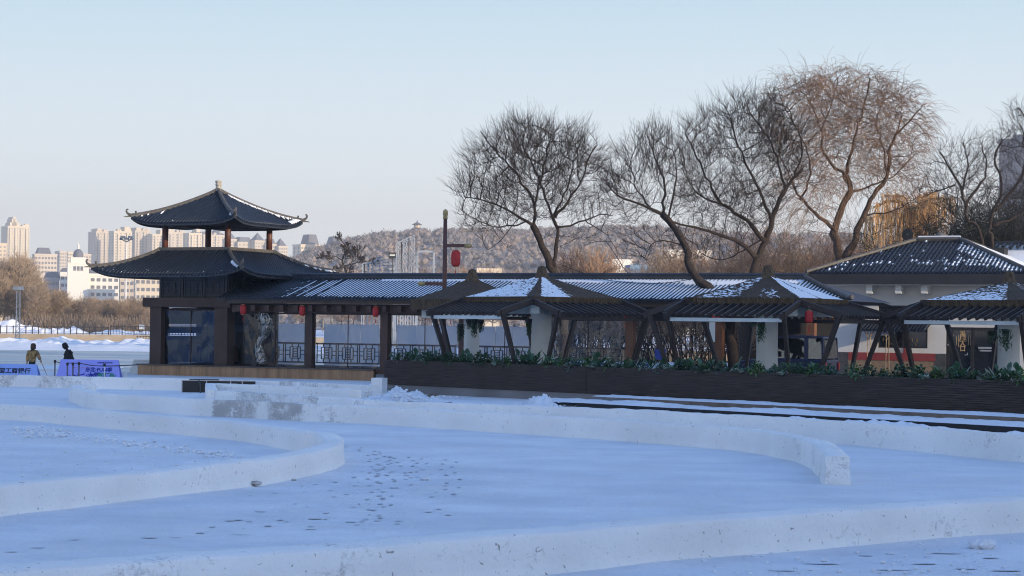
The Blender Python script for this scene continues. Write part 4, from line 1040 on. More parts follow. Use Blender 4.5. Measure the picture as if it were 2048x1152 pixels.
# door with painted glass
mb = MB(); mb.box(ud0+.05, (ud0+ud1)/2-.02, .1, .13, .02, zd1); mb.build('door', m_glassd, b)
mb = MB(); mb.box((ud0+ud1)/2+.02, ud1-.05, .1, .13, .02, zd1); dor = mb.build('door', m_glassd, b)
mb = MB()
for x in (ud0+.06, (ud0+ud1)/2, ud1-.04): mb.box(x-.07, x+.07, .03, .1, 0, zd1)
mb.box(ud0, ud1, .028, .1, zd1-.12, zd1); mb.box(ud0,ud1,.028,.1,0,.15); mb.build('door_frame', m_frame, b)
mb = MB(); mb.box(ub_(1957), ub_(1992), .06, .08, zb_(1975,698), zb_(1975,694)); mb.box(ub_(1960), ub_(1992), .06, .08, zb_(1975,703), zb_(1975,700)); mb.tube([(ub_(1896),.0,zb_(1896,690)),(ub_(1898),.0,zb_(1896,690))], .03, 6); mb.build('door_handle', m_metal, b)
m_tanl = M('tan_lettering', (.42,.29,.15), .7, .2, 8); m_whl = M('white_lettering', (.62,.62,.6), .6, .1)
uc = ub_(1925.5); 
for ch, py, sz in (('里',665,.20),('風',677,.26),('人',688,.22),('口',698,.20)):
    o = text_mesh(ch, sz*1.35, m_tanl, 'painted_character', bold=.008); o.parent = b; o.location = (uc, .085, zb_(1925,py)); o.rotation_euler = (R(90),0,0)
mb = MB()
rr = random.Random(6)
for px in (1907,1913,1917,1937,1941,1945):
    u = ub_(px); z0 = zb_(px, 690); mb.box(u-.012, u+.012, .088, .093, z0+rr.uniform(-.1,.1), z0+rr.uniform(.35,.5))
mb.build('painted_stripes', m_tanl, b)
mb = MB()
for px, py, sx, sz in ((1913,655,1,-1),(1936,655,-1,-1),(1912,710,1,1),(1935,710,-1,1)):
    u = ub_(px); z = zb_(px,py); mb.box(min(u,u+sx*.12), max(u,u+sx*.12), .087,.093, z-.015, z+.015); mb.box(u-.015,u+.015,.0865,.0935, min(z,z+sz*.1), max(z,z+sz*.1))
mb.build('painted_corner', m_whl, b)
# roof
er = 1.1; e0u, e0v = ub_(1612,-er), -er; e1u = e0u + 10.3; EB = zb_(1740,547,-er); RB = zb_(1870,483, 3.0); hd_ = 4.1
def bp(u, t, dz=0): return (u, e0v + hd_*(1-t), RB + (EB-RB)*t + dz)
mb = MB()
A=(e0u,e0v,EB); B=(e1u,e0v,EB); C=(e1u,e0v+2*hd_,EB); D=(e0u,e0v+2*hd_,EB); Rl=(e0u+hd_,e0v+hd_,RB); Rr=(e1u-hd_,e0v+hd_,RB)
mb.add([A,B,C,D,Rl,Rr],[(0,1,5,4),(1,2,5),(2,3,4,5),(3,0,4)]); ro = mb.build('roof', m_tile, b)
mb = MB(); rbn = int((e1u-e0u)/.2)
for i in range(rbn+1):
    u = e0u+.1+i*.2; th_ = max(0, (hd_-(u-e0u))/hd_, (hd_-(e1u-u))/hd_); th_ = 1-min(1,(min(u-e0u, e1u-u))/hd_)
    if 1-th_ < .04: continue
    # overlapping tile courses: slight saw-tooth
    P2 = []; k = max(2, int((1-th_)*14))
    for j in range(k+1):
        t = 1-(1-max(.0,1-min(1,min(u-e0u,e1u-u)/hd_)))*1.0
    t_lo = max(0.02, 1-min(1,min(u-e0u,e1u-u)/hd_))
    n_ = max(2, int((1-t_lo)*13)); pts=[]; rsx=[]
    for j in range(n_):
        a = t_lo+(1-t_lo)*j/n_; c_ = t_lo+(1-t_lo)*(j+.96)/n_
        pts += [bp(u,a,.015), bp(u,c_,.03)]; rsx += [.052,.072]
    mb.tube(pts, rsx, 6)
mb.build('tile_rib', m_tile, ro)
mb = MB()
for a, c_ in ((A,Rl),(B,Rr),(C,Rr),(D,Rl)): mb.tube([Vector(a)+Vector((0,0,.08)), Vector(c_)+Vector((0,0,.1))], .11, 8)
mb.tube([Vector(Rl)+Vector((0,0,.1)), Vector(Rr)+Vector((0,0,.1))], .13, 8); mb.build('ridge', m_ridge, ro)
mb = MB(); mb.box(e0u, e1u, e0v, e0v+2*hd_, EB-.46, EB-.02); mb.build('eave_fascia', M('dark_fascia', (.022,.022,.03), .6, .2), b)
mb = MB(); mb.box(e0u+.4, e1u-.2, e0v+.3, 7, EB-.53, EB-.462); mb.build('soffit_edge', m_white, b)
for px in (1739,1797,1849):
    u = ub_(px,-.7); mb = MB(); mb.box(u-.14, u+.14, -.75, .02, zb_(px,587,-.7), zb_(px,570,-.7)); mb.build('beam_end', m_white, b)
# snow on the front slope: speckles, thicker at the right hip; full cover on the right slope
sm = MB(); rr = random.Random(12)
for i in range(rbn):
    u = e0u+.2+i*.2; lim = 1-min(1, min(u-e0u,e1u-u)/hd_)
    if lim > .95: continue
    f = (u-e0u)/(e1u-e0u)
    for t in [lim+(1-lim)*j/13 for j in range(13)]:
        pr = .05+.5*math.exp(-((t-.70)/.06)**2)*(.3+f) + (.9 if (u > e1u-hd_ and t-lim < .22) else 0) + (.25 if u > e1u-hd_-1.5 and .4 < t < .75 else 0)
        if rr.random() < pr and t < .9: 
            L_ = rr.uniform(.03,.07); w_ = rr.uniform(.04,.085)
            sm.tube([Vector(bp(u, t, .03)), Vector(bp(u, min(.97,t+L_*.5), .035)), Vector(bp(u, min(.98,t+L_), .03))], [w_*.5,w_,w_*.4], 5)
Bv, Rv, Cv = Vector(B), Vector(Rr), Vector(C)
N=14; vs=[]
for j in range(N+1):
    for i in range(N+1):
        a = Bv.lerp(Rv, j/N); c_ = Cv.lerp(Rv, j/N); q = a.lerp(c_, i/N)+Vector((.10,0,.12+.03*noise.noise(Vector((i*.5,j*.5,2))))); vs.append(q)
sm.add(vs, [(j*(N+1)+i, j*(N+1)+i+1, (j+1)*(N+1)+i+1, (j+1)*(N+1)+i) for j in range(N) for i in range(N)])
sm.tube([Vector(Rl)+Vector((.1,-.02,.22)), Vector(Rr)+Vector((0,-.02,.22))], .05, 6)
sm.build('roof_snow', m_roofsnow, ro)['kind'] = 'stuff'
mb = MB(); mb.box(e1u-3.0, e1u-2.15, 3.4, 4.2, RB-.62, RB-.28); mb.xf(Matrix.Identity(4)); mb.build('roof_hatch', m_black, ro)
# second roof beyond at the far right
b2 = thing('rear_wing', 'second snow-covered tiled roof beyond the restaurant at the right edge', 'building', (BO.x, BO.y, .3), RZ)
mb = MB(); o0 = ub_(1992, 5.0); zr_ = zb_(2020,489,5); ze_ = zb_(2020,560,2)
mb.add([(o0,5,zr_),(o0+9,5,zr_),(o0+9,1.6,ze_-.3),(o0,1.6,ze_-.3),(o0,8.4,ze_-.3),(o0+9,8.4,ze_-.3)],[(0,3,2,1),(0,1,5,4),(0,4,3),(1,2,5)]); rr2 = mb.build('roof', m_roofsnow, b2)
mb = MB()
for i in range(26):
    u = o0+.1+i*.34; mb.tube([(u,4.98,zr_+.05),(u,4.4,zr_-.18+.03*(i%2))], .09, 6)
mb.box(o0-.05,o0+9,4.9,5.15,zr_,zr_+.16); mb.build('ridge_tile', m_tile, rr2)
mb = MB(); mb.box(o0+.2,o0+8.8,2,8,0,ze_-.3); mb.build('wall', m_wall2, b2)
# loudspeaker horn and dome ventilator on the roof
RI = Matrix.Rotation(RZ,4,'Z')
def roofobj(px, py, v):  # point above the ridge
    u = ub_(px, v); p = BO+GU*u+GV*v; return at(px, py, p.y)
p = roofobj(1815, 469, 3.2); t = thing('loudspeaker', 'black horn loudspeaker standing on the roof ridge of the restaurant', 'loudspeaker', p, RZ)
mb = MB(); mb.lathe([(.27,0),(.285,.02),(.25,.05),(.12,.28),(.06,.38)], n=20); mb.xf(Matrix.Rotation(R(90),4,'X')@Matrix.Rotation(0,4,'Z')); mb.xf(Matrix.Scale(-1,4,(0,1,0))); mb.build('horn', m_black, t, smooth=False)
mb = MB(); mb.lathe([(.08,0),(.09,.14),(.05,.16)], n=10); mb.xf(Matrix.Translation((0,.38,0))@Matrix.Rotation(R(-90),4,'X')); mb.build('driver', m_metal, t)
mb = MB(); mb.tube([(0,.2,-.75),(0,.2,0)], .03, 6); mb.build('stand', m_black, t)
mb = MB(); mb.lathe([(.02,-.02),(.03,.0)], n=8); mb.xf(Matrix.Rotation(R(90),4,'X')); mb.build('centre_cone', m_metal, t)
p = roofobj(1882, 480, 3.6); t = thing('roof_ventilator', 'round dome ventilator behind the roof ridge of the restaurant', 'ventilator', p, RZ)
mb = MB(); mb.lathe([(.34,-.5),(.34,-.1),(.36,0),(.33,.16),(.24,.28),(.12,.35),(.02,.37)], n=20); mb.build('dome', M('weathered_tank', (.12,.11,.09), .6, .3, 5), t, smooth=True)
mb = MB(); mb.tube([(.3,0,.1),(.42,0,.02),(.44,0,-.2)], .03, 5); mb.build('pipe', m_metal, t)
# tiled canopy over the window on bamboo poles
cu0, cu1 = ub_(1724,-.3), ub_(1853,-.9); zc1, zc0 = zb_(1790,645,-.3), zb_(1790,661,-1.1)
t = thing('tiled_canopy', 'small dark tiled canopy on bamboo poles over the restaurant window', 'canopy', (BO.x, BO.y, .3), RZ)
mb = MB(); mb.add([(cu0,-.02,zc1),(cu1,-.02,zc1),(cu1,-1.1,zc0),(cu0,-1.1,zc0),(cu0,-.02,zc1-.05),(cu1,-.02,zc1-.05),(cu1,-1.1,zc0-.05),(cu0,-1.1,zc0-.05)],[(3,2,1,0),(4,5,6,7),(3,7,6,2),(0,4,7,3)])
mb.build('canopy_roof', m_tile, t); mb = MB(); u = cu0+.05
while u < cu1: mb.tube([(u,-.03,zc1+.02),(u,-1.13,zc0+.02)], .05, 6); u += .17
mb.build('tile_rib', m_tile, t)
m_bam = M('bamboo', (.20,.14,.075), .5, .3, 6)
for px in (1739, 1776):
    u = ub_(px,-.95)
    mb = MB()
    for dx in (-.08,.08): mb.tube([(u+dx,-.95,0),(u+dx*.7,-.95,zc0-.03)], .021, 6)
    mb.tube([(u,-.95,zc0-.4),(u-.25,-.95,zc0)], .022, 5); mb.tube([(u,-.95,zc0-.4),(u+.25,-.95,zc0)], .022, 5)
    mb.build('bamboo_pole', m_bam, t)
# sign in the window
us0, us1 = ub_(1757,-.5), ub_(1791,-.5); zs0, zs1 = zb_(1775,671,-.5), zb_(1775,660,-.5)
t = thing('shop_sign', 'small white sign with blue characters hung under the window canopy', 'sign', (BO.x, BO.y, .3), RZ)
mb = MB(); mb.box(us0, us1, -.5, -.48, zs0, zs1); mb.build('sign_board', M('sign_white', (.72,.74,.8), .6, .03), t)
m_bl = M('blue_lettering', (.02,.05,.32), .6, .1)
o = text_mesh('特色饮品', .19, m_bl, bold=.003); o.parent = t; o.location = ((us0+us1)/2, -.505, (zs0+zs1)/2); o.rotation_euler = (R(90),0,0)
# shaded wing under the gallery end
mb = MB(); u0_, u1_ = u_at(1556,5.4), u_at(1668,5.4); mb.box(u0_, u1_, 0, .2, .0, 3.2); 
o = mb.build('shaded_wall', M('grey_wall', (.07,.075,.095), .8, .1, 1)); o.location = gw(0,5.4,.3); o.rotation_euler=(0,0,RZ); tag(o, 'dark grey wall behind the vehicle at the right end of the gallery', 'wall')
# ---------------------------------------------------------------- dark blue vehicle
m_car = M('dark_blue_paint', (.004,.012,.050), .3, .1, 1, spec=.4); m_carb = M('black_trim', (.012,.012,.014), .5)
m_gl = plastic('car_glass', (.16,.20,.23), .03, .12, 0, 1)
p = at(1648, 700, 77.0); vh = thing('parked_car', 'dark blue boxy four-wheel drive parked behind the planter under the middle pavilion', 'car', (p.x-.0, 77.0, .3), -R(30))
def prism(mb, prof, y0, y1, mi=0):
    n = len(prof); vs = [(x,y0,z) for x,z in prof]+[(x,y1,z) for x,z in prof]
    mb.add(vs, [tuple(range(n)), tuple(range(2*n-1,n-1,-1))]+[(i, n+i, n+(i+1)%n, (i+1)%n) for i in range(n)], mi)
CW = 1.65
mb = MB(); prism(mb, [(0,.45),(0,1.05),(-.02,1.12),(-2.55,1.12),(-3.5,1.02),(-3.62,.9),(-3.62,.45)], 0, CW)
bo_ = mb.build('body', m_car, vh); bv = bo_.modifiers.new('bevel','BEVEL'); bv.width = .05; bv.segments = 2
mb = MB(); prism(mb, [(-.06,1.93),(-.10,1.99),(-1.2,2.04),(-1.95,2.0),(-2.02,1.93)], .06, CW-.06)
for x, w_ in ((-.02,.09),(-.66,.16),(-1.55,.09)): mb.hexa([(x,.02,1.1),(x-w_,.02,1.1),(x-w_,.1,1.1),(x,.1,1.1),(x-.03,.08,1.95),(x-w_-.03,.08,1.95),(x-w_-.03,.16,1.95),(x-.03,.16,1.95)])
for x, w_ in ((-.02,.09),(-.66,.16),(-1.55,.09)): mb.hexa([(x,CW-.1,1.1),(x-w_,CW-.1,1.1),(x-w_,CW-.02,1.1),(x,CW-.02,1.1),(x-.03,CW-.16,1.95),(x-w_-.03,CW-.16,1.95),(x-w_-.03,CW-.08,1.95),(x-.03,CW-.08,1.95)])
mb.bar((-2.0,.1,1.95),(-2.45,.05,1.1),.07,.08); mb.bar((-2.0,CW-.1,1.95),(-2.45,CW-.05,1.1),.07,.08)
mb.build('cabin', m_car, vh)
for x0, x1 in ((-.11,-.66),(-.82,-1.55),(-1.64,-2.3)):
    mb = MB(); mb.quad((x0,.045,1.14),(x1,.045,1.14),(max(x1,-2.05)-.02,.10,1.92),(x0-.02,.10,1.92)); w_ = mb.build('window', m_gl, vh)
    mb = MB(); mb.quad((x0,CW-.045,1.14),(x1,CW-.045,1.14),(max(x1,-2.05)-.02,CW-.10,1.92),(x0-.02,CW-.10,1.92)); mb.build('window', m_gl, vh)
mb = MB(); mb.quad((-.01,.16,1.16),(-.01,CW-.16,1.16),(-.06,CW-.2,1.88),(-.06,.2,1.88)); mb.build('rear_window', m_gl, vh)
mb = MB(); mb.quad((-2.44,.1,1.14),(-2.44,CW-.1,1.14),(-2.03,CW-.14,1.92),(-2.03,.14,1.92)); mb.build('windscreen', m_gl, vh)
for x in (-.62,-2.85):
    for y in (-.02, CW-.2):
        mb = MB(); mb.lathe([(.34,0),(.36,.04),(.36,.18),(.34,.22)], n=20); mb.xf(Matrix.Translation((x,y+.22,.36))@Matrix.Rotation(R(90),4,'X')); w_ = mb.build('wheel', m_carb, vh)
        mb = MB(); mb.lathe([(.2,-.005),(.18,.01)], n=16); mb.xf(Matrix.Translation((x,y,.36))@Matrix.Rotation(R(90),4,'X')); mb.build('rim', m_metal, w_)
mb = MB(); mb.box(-1.5,-1.0,.5,1.2,1.1,1.5); mb.box(-1.35,-1.15,.3,.6,1.1,1.65); mb.box(-1.35,-1.15,1.0,1.35,1.1,1.65); mb.build('seat', m_carb, vh)
mb = MB(); mb.box(-.0,.05,.05,.18,.7,1.0); mb.build('tail_light', m_red, vh); mb = MB(); mb.box(-.0,.05,CW-.18,CW-.05,.7,1.0); mb.build('tail_light', m_red, vh)
mb = MB(); mb.box(-1.98,-1.86,-.16,-.0,1.22,1.42); mb.build('wing_mirror', m_carb, vh)
# terrace furniture behind the planting
m_bluech = M('blue_chair', (.03,.06,.30), .5, .2)
ct = thing('blue_chair', 'x', 'chair'); mb = MB(); mb.box(-.2,.2,-.2,.2,.42,.46); mb.build('seat', m_bluech, ct)
mb = MB(); mb.box(-.2,.2,.17,.2,.5,.56); mb.box(-.2,.2,.17,.2,.62,.68); mb.box(-.2,.2,.17,.2,.74,.82); mb.build('backrest', m_bluech, ct)
for a in (-.18,.18):
    for b_ in (-.18,.18): mb = MB(); mb.tube([(a*1.1,b_*1.1,0),(a,b_,.43 if b_<0 else .8)], .016, 5); mb.build('leg', m_bluech, ct)
ck = kids_of(ct); first = True
for px, s_, rz, lb in ((1170,50,.4,'blue metal chair right of the tree trunk behind the planting'),(1208,49.5,2.4,'blue metal chair under the tree shade, middle of the three'),(1228,50.5,-.5,'blue metal chair nearest the brown gallery post'),(1258+30,50,0,'blue slatted chair between the first two pergola pavilions'),(1302,51,1,'blue slatted chair beside the dark table under the middle pergola')):
    p = base_at(px, s_, .3)
    if first: ct.location = p; ct.rotation_euler=(0,0,rz); ct['label']=lb; ct['group']='blue chairs on the terrace'; first=False
    else: dupf(ct, ck, p, rz, 1, lb, 'blue chairs on the terrace')
tb = thing('brown_table', 'brown boxed table behind the planting left of the varnished post', 'table', base_at(1400,50,.3), .3); mb = MB(); mb.box(-.45,.45,-.4,.4,.9,.95); mb.build('table_top', m_black, tb); mb = MB(); mb.box(-.42,.1,-.38,.38,0,.9); mb.build('cabinet', m_varnish, tb)
tn = thing('notice_board', 'small blue notice on white legs under the left side of the middle pergola', 'sign', base_at(1322,50.5,.3), 0); mb = MB(); mb.box(-.22,.22,-.02,.02,1.0,1.42); mb.build('panel', m_bluech, tn)
for a in (-.18,.0,.18): mb = MB(); mb.tube([(a,.03,0),(a,.03,1.1)], .014, 5); mb.build('leg', m_white, tn)
mb = MB(); mb.box(-.12,.12,-.05,.05,0,.75); 
o = mb.build('utility_box', m_white); o.location = at(1424, 684, 83); o.scale=(1,1,1.1); tag(o, 'pale box mounted beside the varnished gallery post', 'box')
# sagging cables between tree and gallery roof
def cable(pts, rad, label):
    P = catmull([at(*p) for p in pts], .3); mb = MB(); mb.tube(P, rad, 4); o = mb.build('cable', m_carb); tag(o, label, 'cable')
cable([(1118,528,86),(1200,557,86),(1270,566,85.5),(1330,566,85),(1385,558,84.5)], .016, 'black cable sagging across the snowy gallery roof between two trees')
cable([(1210,480,92),(1228,505,91),(1250,540,90),(1262,551,89)], .016, 'loose black cable hanging down to the gallery ridge')
# ---------------------------------------------------------------- things on the ice at the left
m_ban = M('blue_banner', (.30,.32,.82), .6, .05, 1); m_ban2 = M('light_blue_banner', (.26,.38,.78), .6, .05, 1)
def aframe(name, label, px0, px1, ytop, s, mat, ends=True, cat='banner', dpx=8):
    Y = FPX/s; a = at(px0,ytop,Y); c_ = at(px1,ytop,Y); L = (c_-a).length; H = a.z
    t = thing(name, label, cat, (a.x, Y, 0), math.atan2(c_.y-a.y, c_.x-a.x)); e = dpx/s
    mb = MB(); mb.hexa([(-e,-.38,0),(L+e,-.38,0),(L+e,-.36,0),(-e,-.36,0),(0,-.02,H),(L,-.02,H),(L,0,H),(0,0,H)]); mb.build('front_panel', mat, t)
    mb = MB(); mb.hexa([(-e,.36,0),(L+e,.36,0),(L+e,.38,0),(-e,.38,0),(0,.0,H),(L,.0,H),(L,.02,H),(0,.02,H)]); mb.build('back_panel', mat, t)
    return t, L, H
def on_panel(o, t, x, f, H, e=.006):
    # place lettering on the sloping front panel at height fraction f
    o.parent = t; an = math.atan2(H, .36)
    o.location = (x, -.38*(1-f)-.02*f-e, H*f); o.rotation_euler = (an,0,0)
t, L, H = aframe('advertising_banner', 'blue A-frame banner with black characters at the left edge on the ice', -60, 74, 727, 48, m_ban2)
m_bk = M('black_lettering', (.01,.012,.04), .6)
an = text_mesh('中国工商银行', .265, m_bk, bold=.007); on_panel(an, t, L-1.02, .60, H)
mb = MB(); mb.box(-.95,.95,-.008,.008,0,.004); o = mb.build('underline', m_bk); on_panel(o, t, L-1.0, .36, H)
t, L, H = aframe('advertising_banner', 'violet blue A-frame banner with a wave drawing behind the belt posts', 122, 237, 718.5, 48, m_ban)
m_db = M('deep_blue_print', (.015,.035,.30), .6); m_gr = M('green_print', (.03,.22,.20), .6); m_or = M('orange_print', (.45,.18,.08), .6)
o = text_mesh('东北·FUN季', .215, m_db, bold=.008); on_panel(o, t, L-.78, .55, H)
o = text_mesh('·大野', .27, m_db, bold=.009); on_panel(o, t, L-1.0, .30, H)
o = text_mesh('有畅享·', .24, m_gr, bold=.012); on_panel(o, t, L-.42, .30, H)
o = text_mesh('冰雪欢乐季  畅玩大世界', .06, m_db, bold=.002); on_panel(o, t, L-.55, .87, H)
mb = MB(); rr = random.Random(8)
for k in range(7):
    x = k*.2; mb.add([(x+ i*.06, .02*math.sin(i*1.3+k)+.05*(k%3)+ .0, .002) for i in range(6)] + [(x+i*.06, .05+.03*math.sin(i*1.3+k)+.05*(k%3), .002) for i in range(5,-1,-1)], [tuple(range(12))])
o = mb.build('wave_print', m_db); on_panel(o, t, .35, .22, H)
mb = MB()
for k in range(5): x = .25+k*.17; mb.tube([(x,.0,0),(x+.05,.03,0),(x+.1,0,0)], .012, 4)
o = mb.build('figure_print', m_or); on_panel(o, t, .3, .62, H, .004)
t, L, H = aframe('advertising_banner', 'white A-frame banner at the left end of the deck', 268, 320, 719, 40.8, m_white, dpx=7)
# belt posts
m_post = M('dark_steel_post', (.10,.11,.15), .4, .2)
pst = []
for px, yt, s_, mt, lb in ((110,720,46.5,m_post,'dark belt post left of the violet banner'),(135,725,49,m_post,'dark belt post in front of the violet banner, leftmost of three'),(146,725,48.5,m_post,'dark belt post in front of the violet banner, middle of three'),(158,724,49,m_post,'dark belt post in front of the violet banner, rightmost of three'),(209,727,50.5,m_white,'white belt post in front of the banner lettering')):
    Y = FPX/s_; p = at(px, yt, Y); t = thing('belt_post', lb, 'post', (p.x, Y, 0), 0, 'belt barrier posts on the ice'); H = p.z
    mb = MB(); mb.tube([(0,0,.03),(0,0,H-.08)], .032 if px != 209 else .02, 10); mb.build('post', mt, t)
    mb = MB(); mb.lathe([(.17,0),(.16,.03),(.03,.045)], n=16); mb.build('base', mt, t)
    mb = MB(); mb.lathe([(.05,H-.12),(.055,H-.02),(.04,H)], n=12); mb.build('belt_head', m_carb, t); pst.append(Vector((p.x, Y, H-.06)))
cable([(134,726,FPX/49),(158,726.5,FPX/49),(185,731,FPX/49.5),(209,732,FPX/50),(240,731.5,FPX/48),(276,729.5,FPX/45)], .022, 'dark belt strung from the posts to the deck corner')
cable([(110,723,FPX/46.5),(118,725,FPX/46.7),(124,726,FPX/47)], .022, 'short loose belt end on the post left of the violet banner')
mb = MB(); mb.lathe([(.14,0),(.17,.18),(.16,.2)], n=16); o = mb.build('white_tub', m_white); o.location = at(247, 750, FPX/47); o.location.z = .0; o.scale=(1,1,1.9); tag(o, 'white tub on the snow between the violet and the white banner', 'tub')
# ---------------------------------------------------------------- people
def skin_body(name, joints, edges, radii, mat, parent, sub=2):
    me = bpy.data.meshes.new(name); me.from_pydata(joints, edges, []); o = bpy.data.objects.new(name, me); link(o)
    sk = o.modifiers.new('skin','SKIN'); o.modifiers.new('sub','SUBSURF').levels = sub
    for v, rr_ in zip(me.skin_vertices[0].data, radii): v.radius = (rr_, rr_) if not isinstance(rr_, tuple) else rr_
    me.skin_vertices[0].data[0].use_root = True
    dg = bpy.context.evaluated_depsgraph_get(); m2 = bpy.data.meshes.new_from_object(o.evaluated_get(dg)); bpy.data.objects.remove(o)
    m2.name = name; m2.materials.clear(); m2.materials.append(mat)
    for p_ in m2.polygons: p_.use_smooth = True
    o = bpy.data.objects.new(name, m2); link(o); o.parent = parent; return o
m_camo = M('camouflage_cloth', (.10,.07,.03), .9, .3, 7, c2=(.42,.27,.10), detail=1)
m_blk = M('black_cloth', (.010,.010,.012), .9, .2); m_skin = M('skin', (.45,.28,.2), .6, .1)
def hand(mb, c, d, side, s_=1.0):
    # palm and five bent fingers of their own length
    d = Vector(d).normalized(); sd = d.cross(Vector((0,1,0))).normalized()*side; c = Vector(c)
    mb.tube([c, c+d*.05, c+d*.09], [.028,.036,.032], 8)
    for k, (o_, l_) in enumerate(((-.028,.062),(-.01,.075),(.01,.07),(.027,.055))):
        a = c+d*.085+sd*o_; mb.tube([a, a+d*l_*.5+Vector((0,-.004,0)), a+d*l_*.85+Vector((0,-.022,0))], [.009,.0085,.007], 6)
    a = c+d*.03+sd*.03; mb.tube([a, a+sd*.022+d*.025, a+sd*.026+d*.055], [.011,.010,.008], 6)
def person(px, py_top, s, label, pose):
    Y = FPX/s; p = at(px, py_top, Y); H = p.z
    t = thing('person', label, 'person', (p.x, Y, 0), pose.get('rz',0)); lean = pose['lean']; k = H/ (1.66*math.cos(lean*.5))
    hip = Vector((0,0,.86*k)); 
    up = Vector((pose['dx'], 0, 1)).normalized(); L = .50*k
    sp = hip+up*L; nk = sp+up*.08*k; hd_ = nk+Vector((pose['hx'],0,.14*k)); W = .19*k
    sh = [sp+Vector((0,0,0))+pose['side']*W*s_-up*.04 for s_ in (-1,1)]
    J = [hip, hip+up*L*.45, sp, nk, hd_, hd_+Vector((pose['hx']*.5,0,.07*k))]; E = [(0,1),(1,2),(2,3),(3,4),(4,5)]; Rr_ = [(.17*k,.15*k),(.165*k,.14*k),(.15*k,.12*k),.06*k,.098*k,.07*k]
    for i, s_ in enumerate((-1,1)):
        ar = pose['arms'][i]; n0 = len(J); J += [sh[i], sh[i]+Vector(ar[0])*k, sh[i]+Vector(ar[1])*k]; E += [(2,n0),(n0,n0+1),(n0+1,n0+2)]; Rr_ += [.075*k,.06*k,.042*k]
        n0 = len(J); a = hip+pose['side']*.09*k*s_; J += [a-Vector((0,0,.05)), Vector((a.x+pose['kx'][i]*.4,a.y,.45*k)), Vector((a.x+pose['kx'][i],a.y,.06)), Vector((a.x+pose['kx'][i]+pose['ft'][0],a.y+pose['ft'][1],.035))]; E += [(0,n0),(n0,n0+1),(n0+1,n0+2),(n0+2,n0+3)]; Rr_ += [.10*k,.075*k,.055*k,.04*k]
    body = skin_body('body', J, E, Rr_, m_blk if pose['dark'] else M('dark_trousers', (.02,.02,.022), .9), t)
    # jacket: slightly larger shell over torso and arms
    J2 = [hip-up*.10*k, hip+up*L*.3, hip+up*L*.7, sp]; E2 = [(0,1),(1,2),(2,3)]; R2 = [(.25*k,.21*k),(.24*k,.21*k),(.24*k,.20*k),(.19*k,.15*k)]
    for i in (0,1):
        ar = pose['arms'][i]; n0 = len(J2); J2 += [sh[i], sh[i]+Vector(ar[0])*k, sh[i]+Vector(ar[1])*k*.97]; E2 += [(3,n0),(n0,n0+1),(n0+1,n0+2)]; R2 += [.115*k,.10*k,.075*k]
    skin_body('jacket', J2, E2, R2, m_blk if pose['dark'] else m_camo, t)
    # hood or cap
    mb = MB(); 
    mb.lathe([(.02,.15),(.09,.135),(.13,.07),(.14,0),(.135,-.08),(.14,-.15)], n=16); mb.xf(Matrix.Translation(hd_+Vector((.01,0,.02)))@Matrix.Rotation(pose['hood'],4,'Y')@Matrix.Scale(k,4)); mb.build('hood', m_blk if pose['dark'] else M('dark_cap', (.06,.035,.02), .9, .3, 20), t, smooth=True)
    mb = MB(); f = Vector(pose['face']).normalized(); c = hd_+f*.075*k
    mb.lathe([(.02,-.09),(.055,-.06),(.07,0),(.06,.06),(.02,.08)], n=12); mb.xf(Matrix.Translation(c-f*.02)@Matrix.Scale(k,4))
    mb.tube([c+f*.035+Vector((0,0,.02)), c+f*.062+Vector((0,0,-.012)), c+f*.04+Vector((0,0,-.02))], [.008,.014,.01], 6)
    fo = mb.build('face', m_skin, t, smooth=True); sdv = f.cross(Vector((0,0,1)))
    mb = MB()
    for s_ in (-1,1): q = c+f*.045+sdv*.027*s_+Vector((0,0,.022)); mb.lathe([(.002,-.006),(.007,0),(.002,.006)], tuple(q), 6)
    mb.tube([c+f*.047+sdv*-.02+Vector((0,0,-.042)), c+f*.052+Vector((0,0,-.044)), c+f*.047+sdv*.02+Vector((0,0,-.042))], .004, 5); mb.build('eyes_and_mouth', m_carb, fo)
    for i in (0,1):
        ar = pose['arms'][i]; a = sh[i]+Vector(ar[0])*k; e = sh[i]+Vector(ar[1])*k; mb = MB(); hand(mb, e-(e-a).normalized()*.01, e-a, (-1,1)[i]); mb.build('hand', pose['glove'], t, smooth=True)
    return t, sh, k
m_glove = M('pale_glove', (.6,.6,.58), .8, .1)
SX = Vector((1,0,0)); SY = Vector((0,1,0))
t, sh, k = person(65, 690, 45, 'person in a camouflage jacket and dark cap walking away with a long pole', dict(lean=.1, dx=.05, hx=.0, side=SX, kx=(.03,-.04), ft=(0,.12), dark=False, hood=0, face=(0,1,0), glove=m_skin,
    arms=(((-.07,.0,-.27),(-.09,-.02,-.52)),((.12,-.02,-.24),(.22,-.10,-.42)))))
hp = sh[1]+Vector((.22,-.10,-.42))*k
mb = MB(); a = hp+Vector((-.16,0,.42)); c_ = Vector((hp.x+.42, -.35, .02)); mb.tube([a, hp+Vector((.03,-.03,-.03)), c_], .016, 6); 
o = mb.build('pole', M('wooden_pole', (.30,.19,.12), .6, .2, 4)); o.location = t.location; tag(o, 'long wooden pole held by the person in the camouflage jacket', 'pole')
t, sh, k = person(141, 690, 45, 'hooded person in black bending forward behind the violet banner', dict(lean=.5, dx=-.32, hx=-.09, side=SY, kx=(.05,-.05), ft=(-.12,0), dark=True, hood=-.5, face=(-1,0,-.5), glove=m_glove,
    arms=(((-.02,-.06,-.27),(-.10,-.08,-.45)),((.12,.05,-.26),(.26,.06,-.44)))))
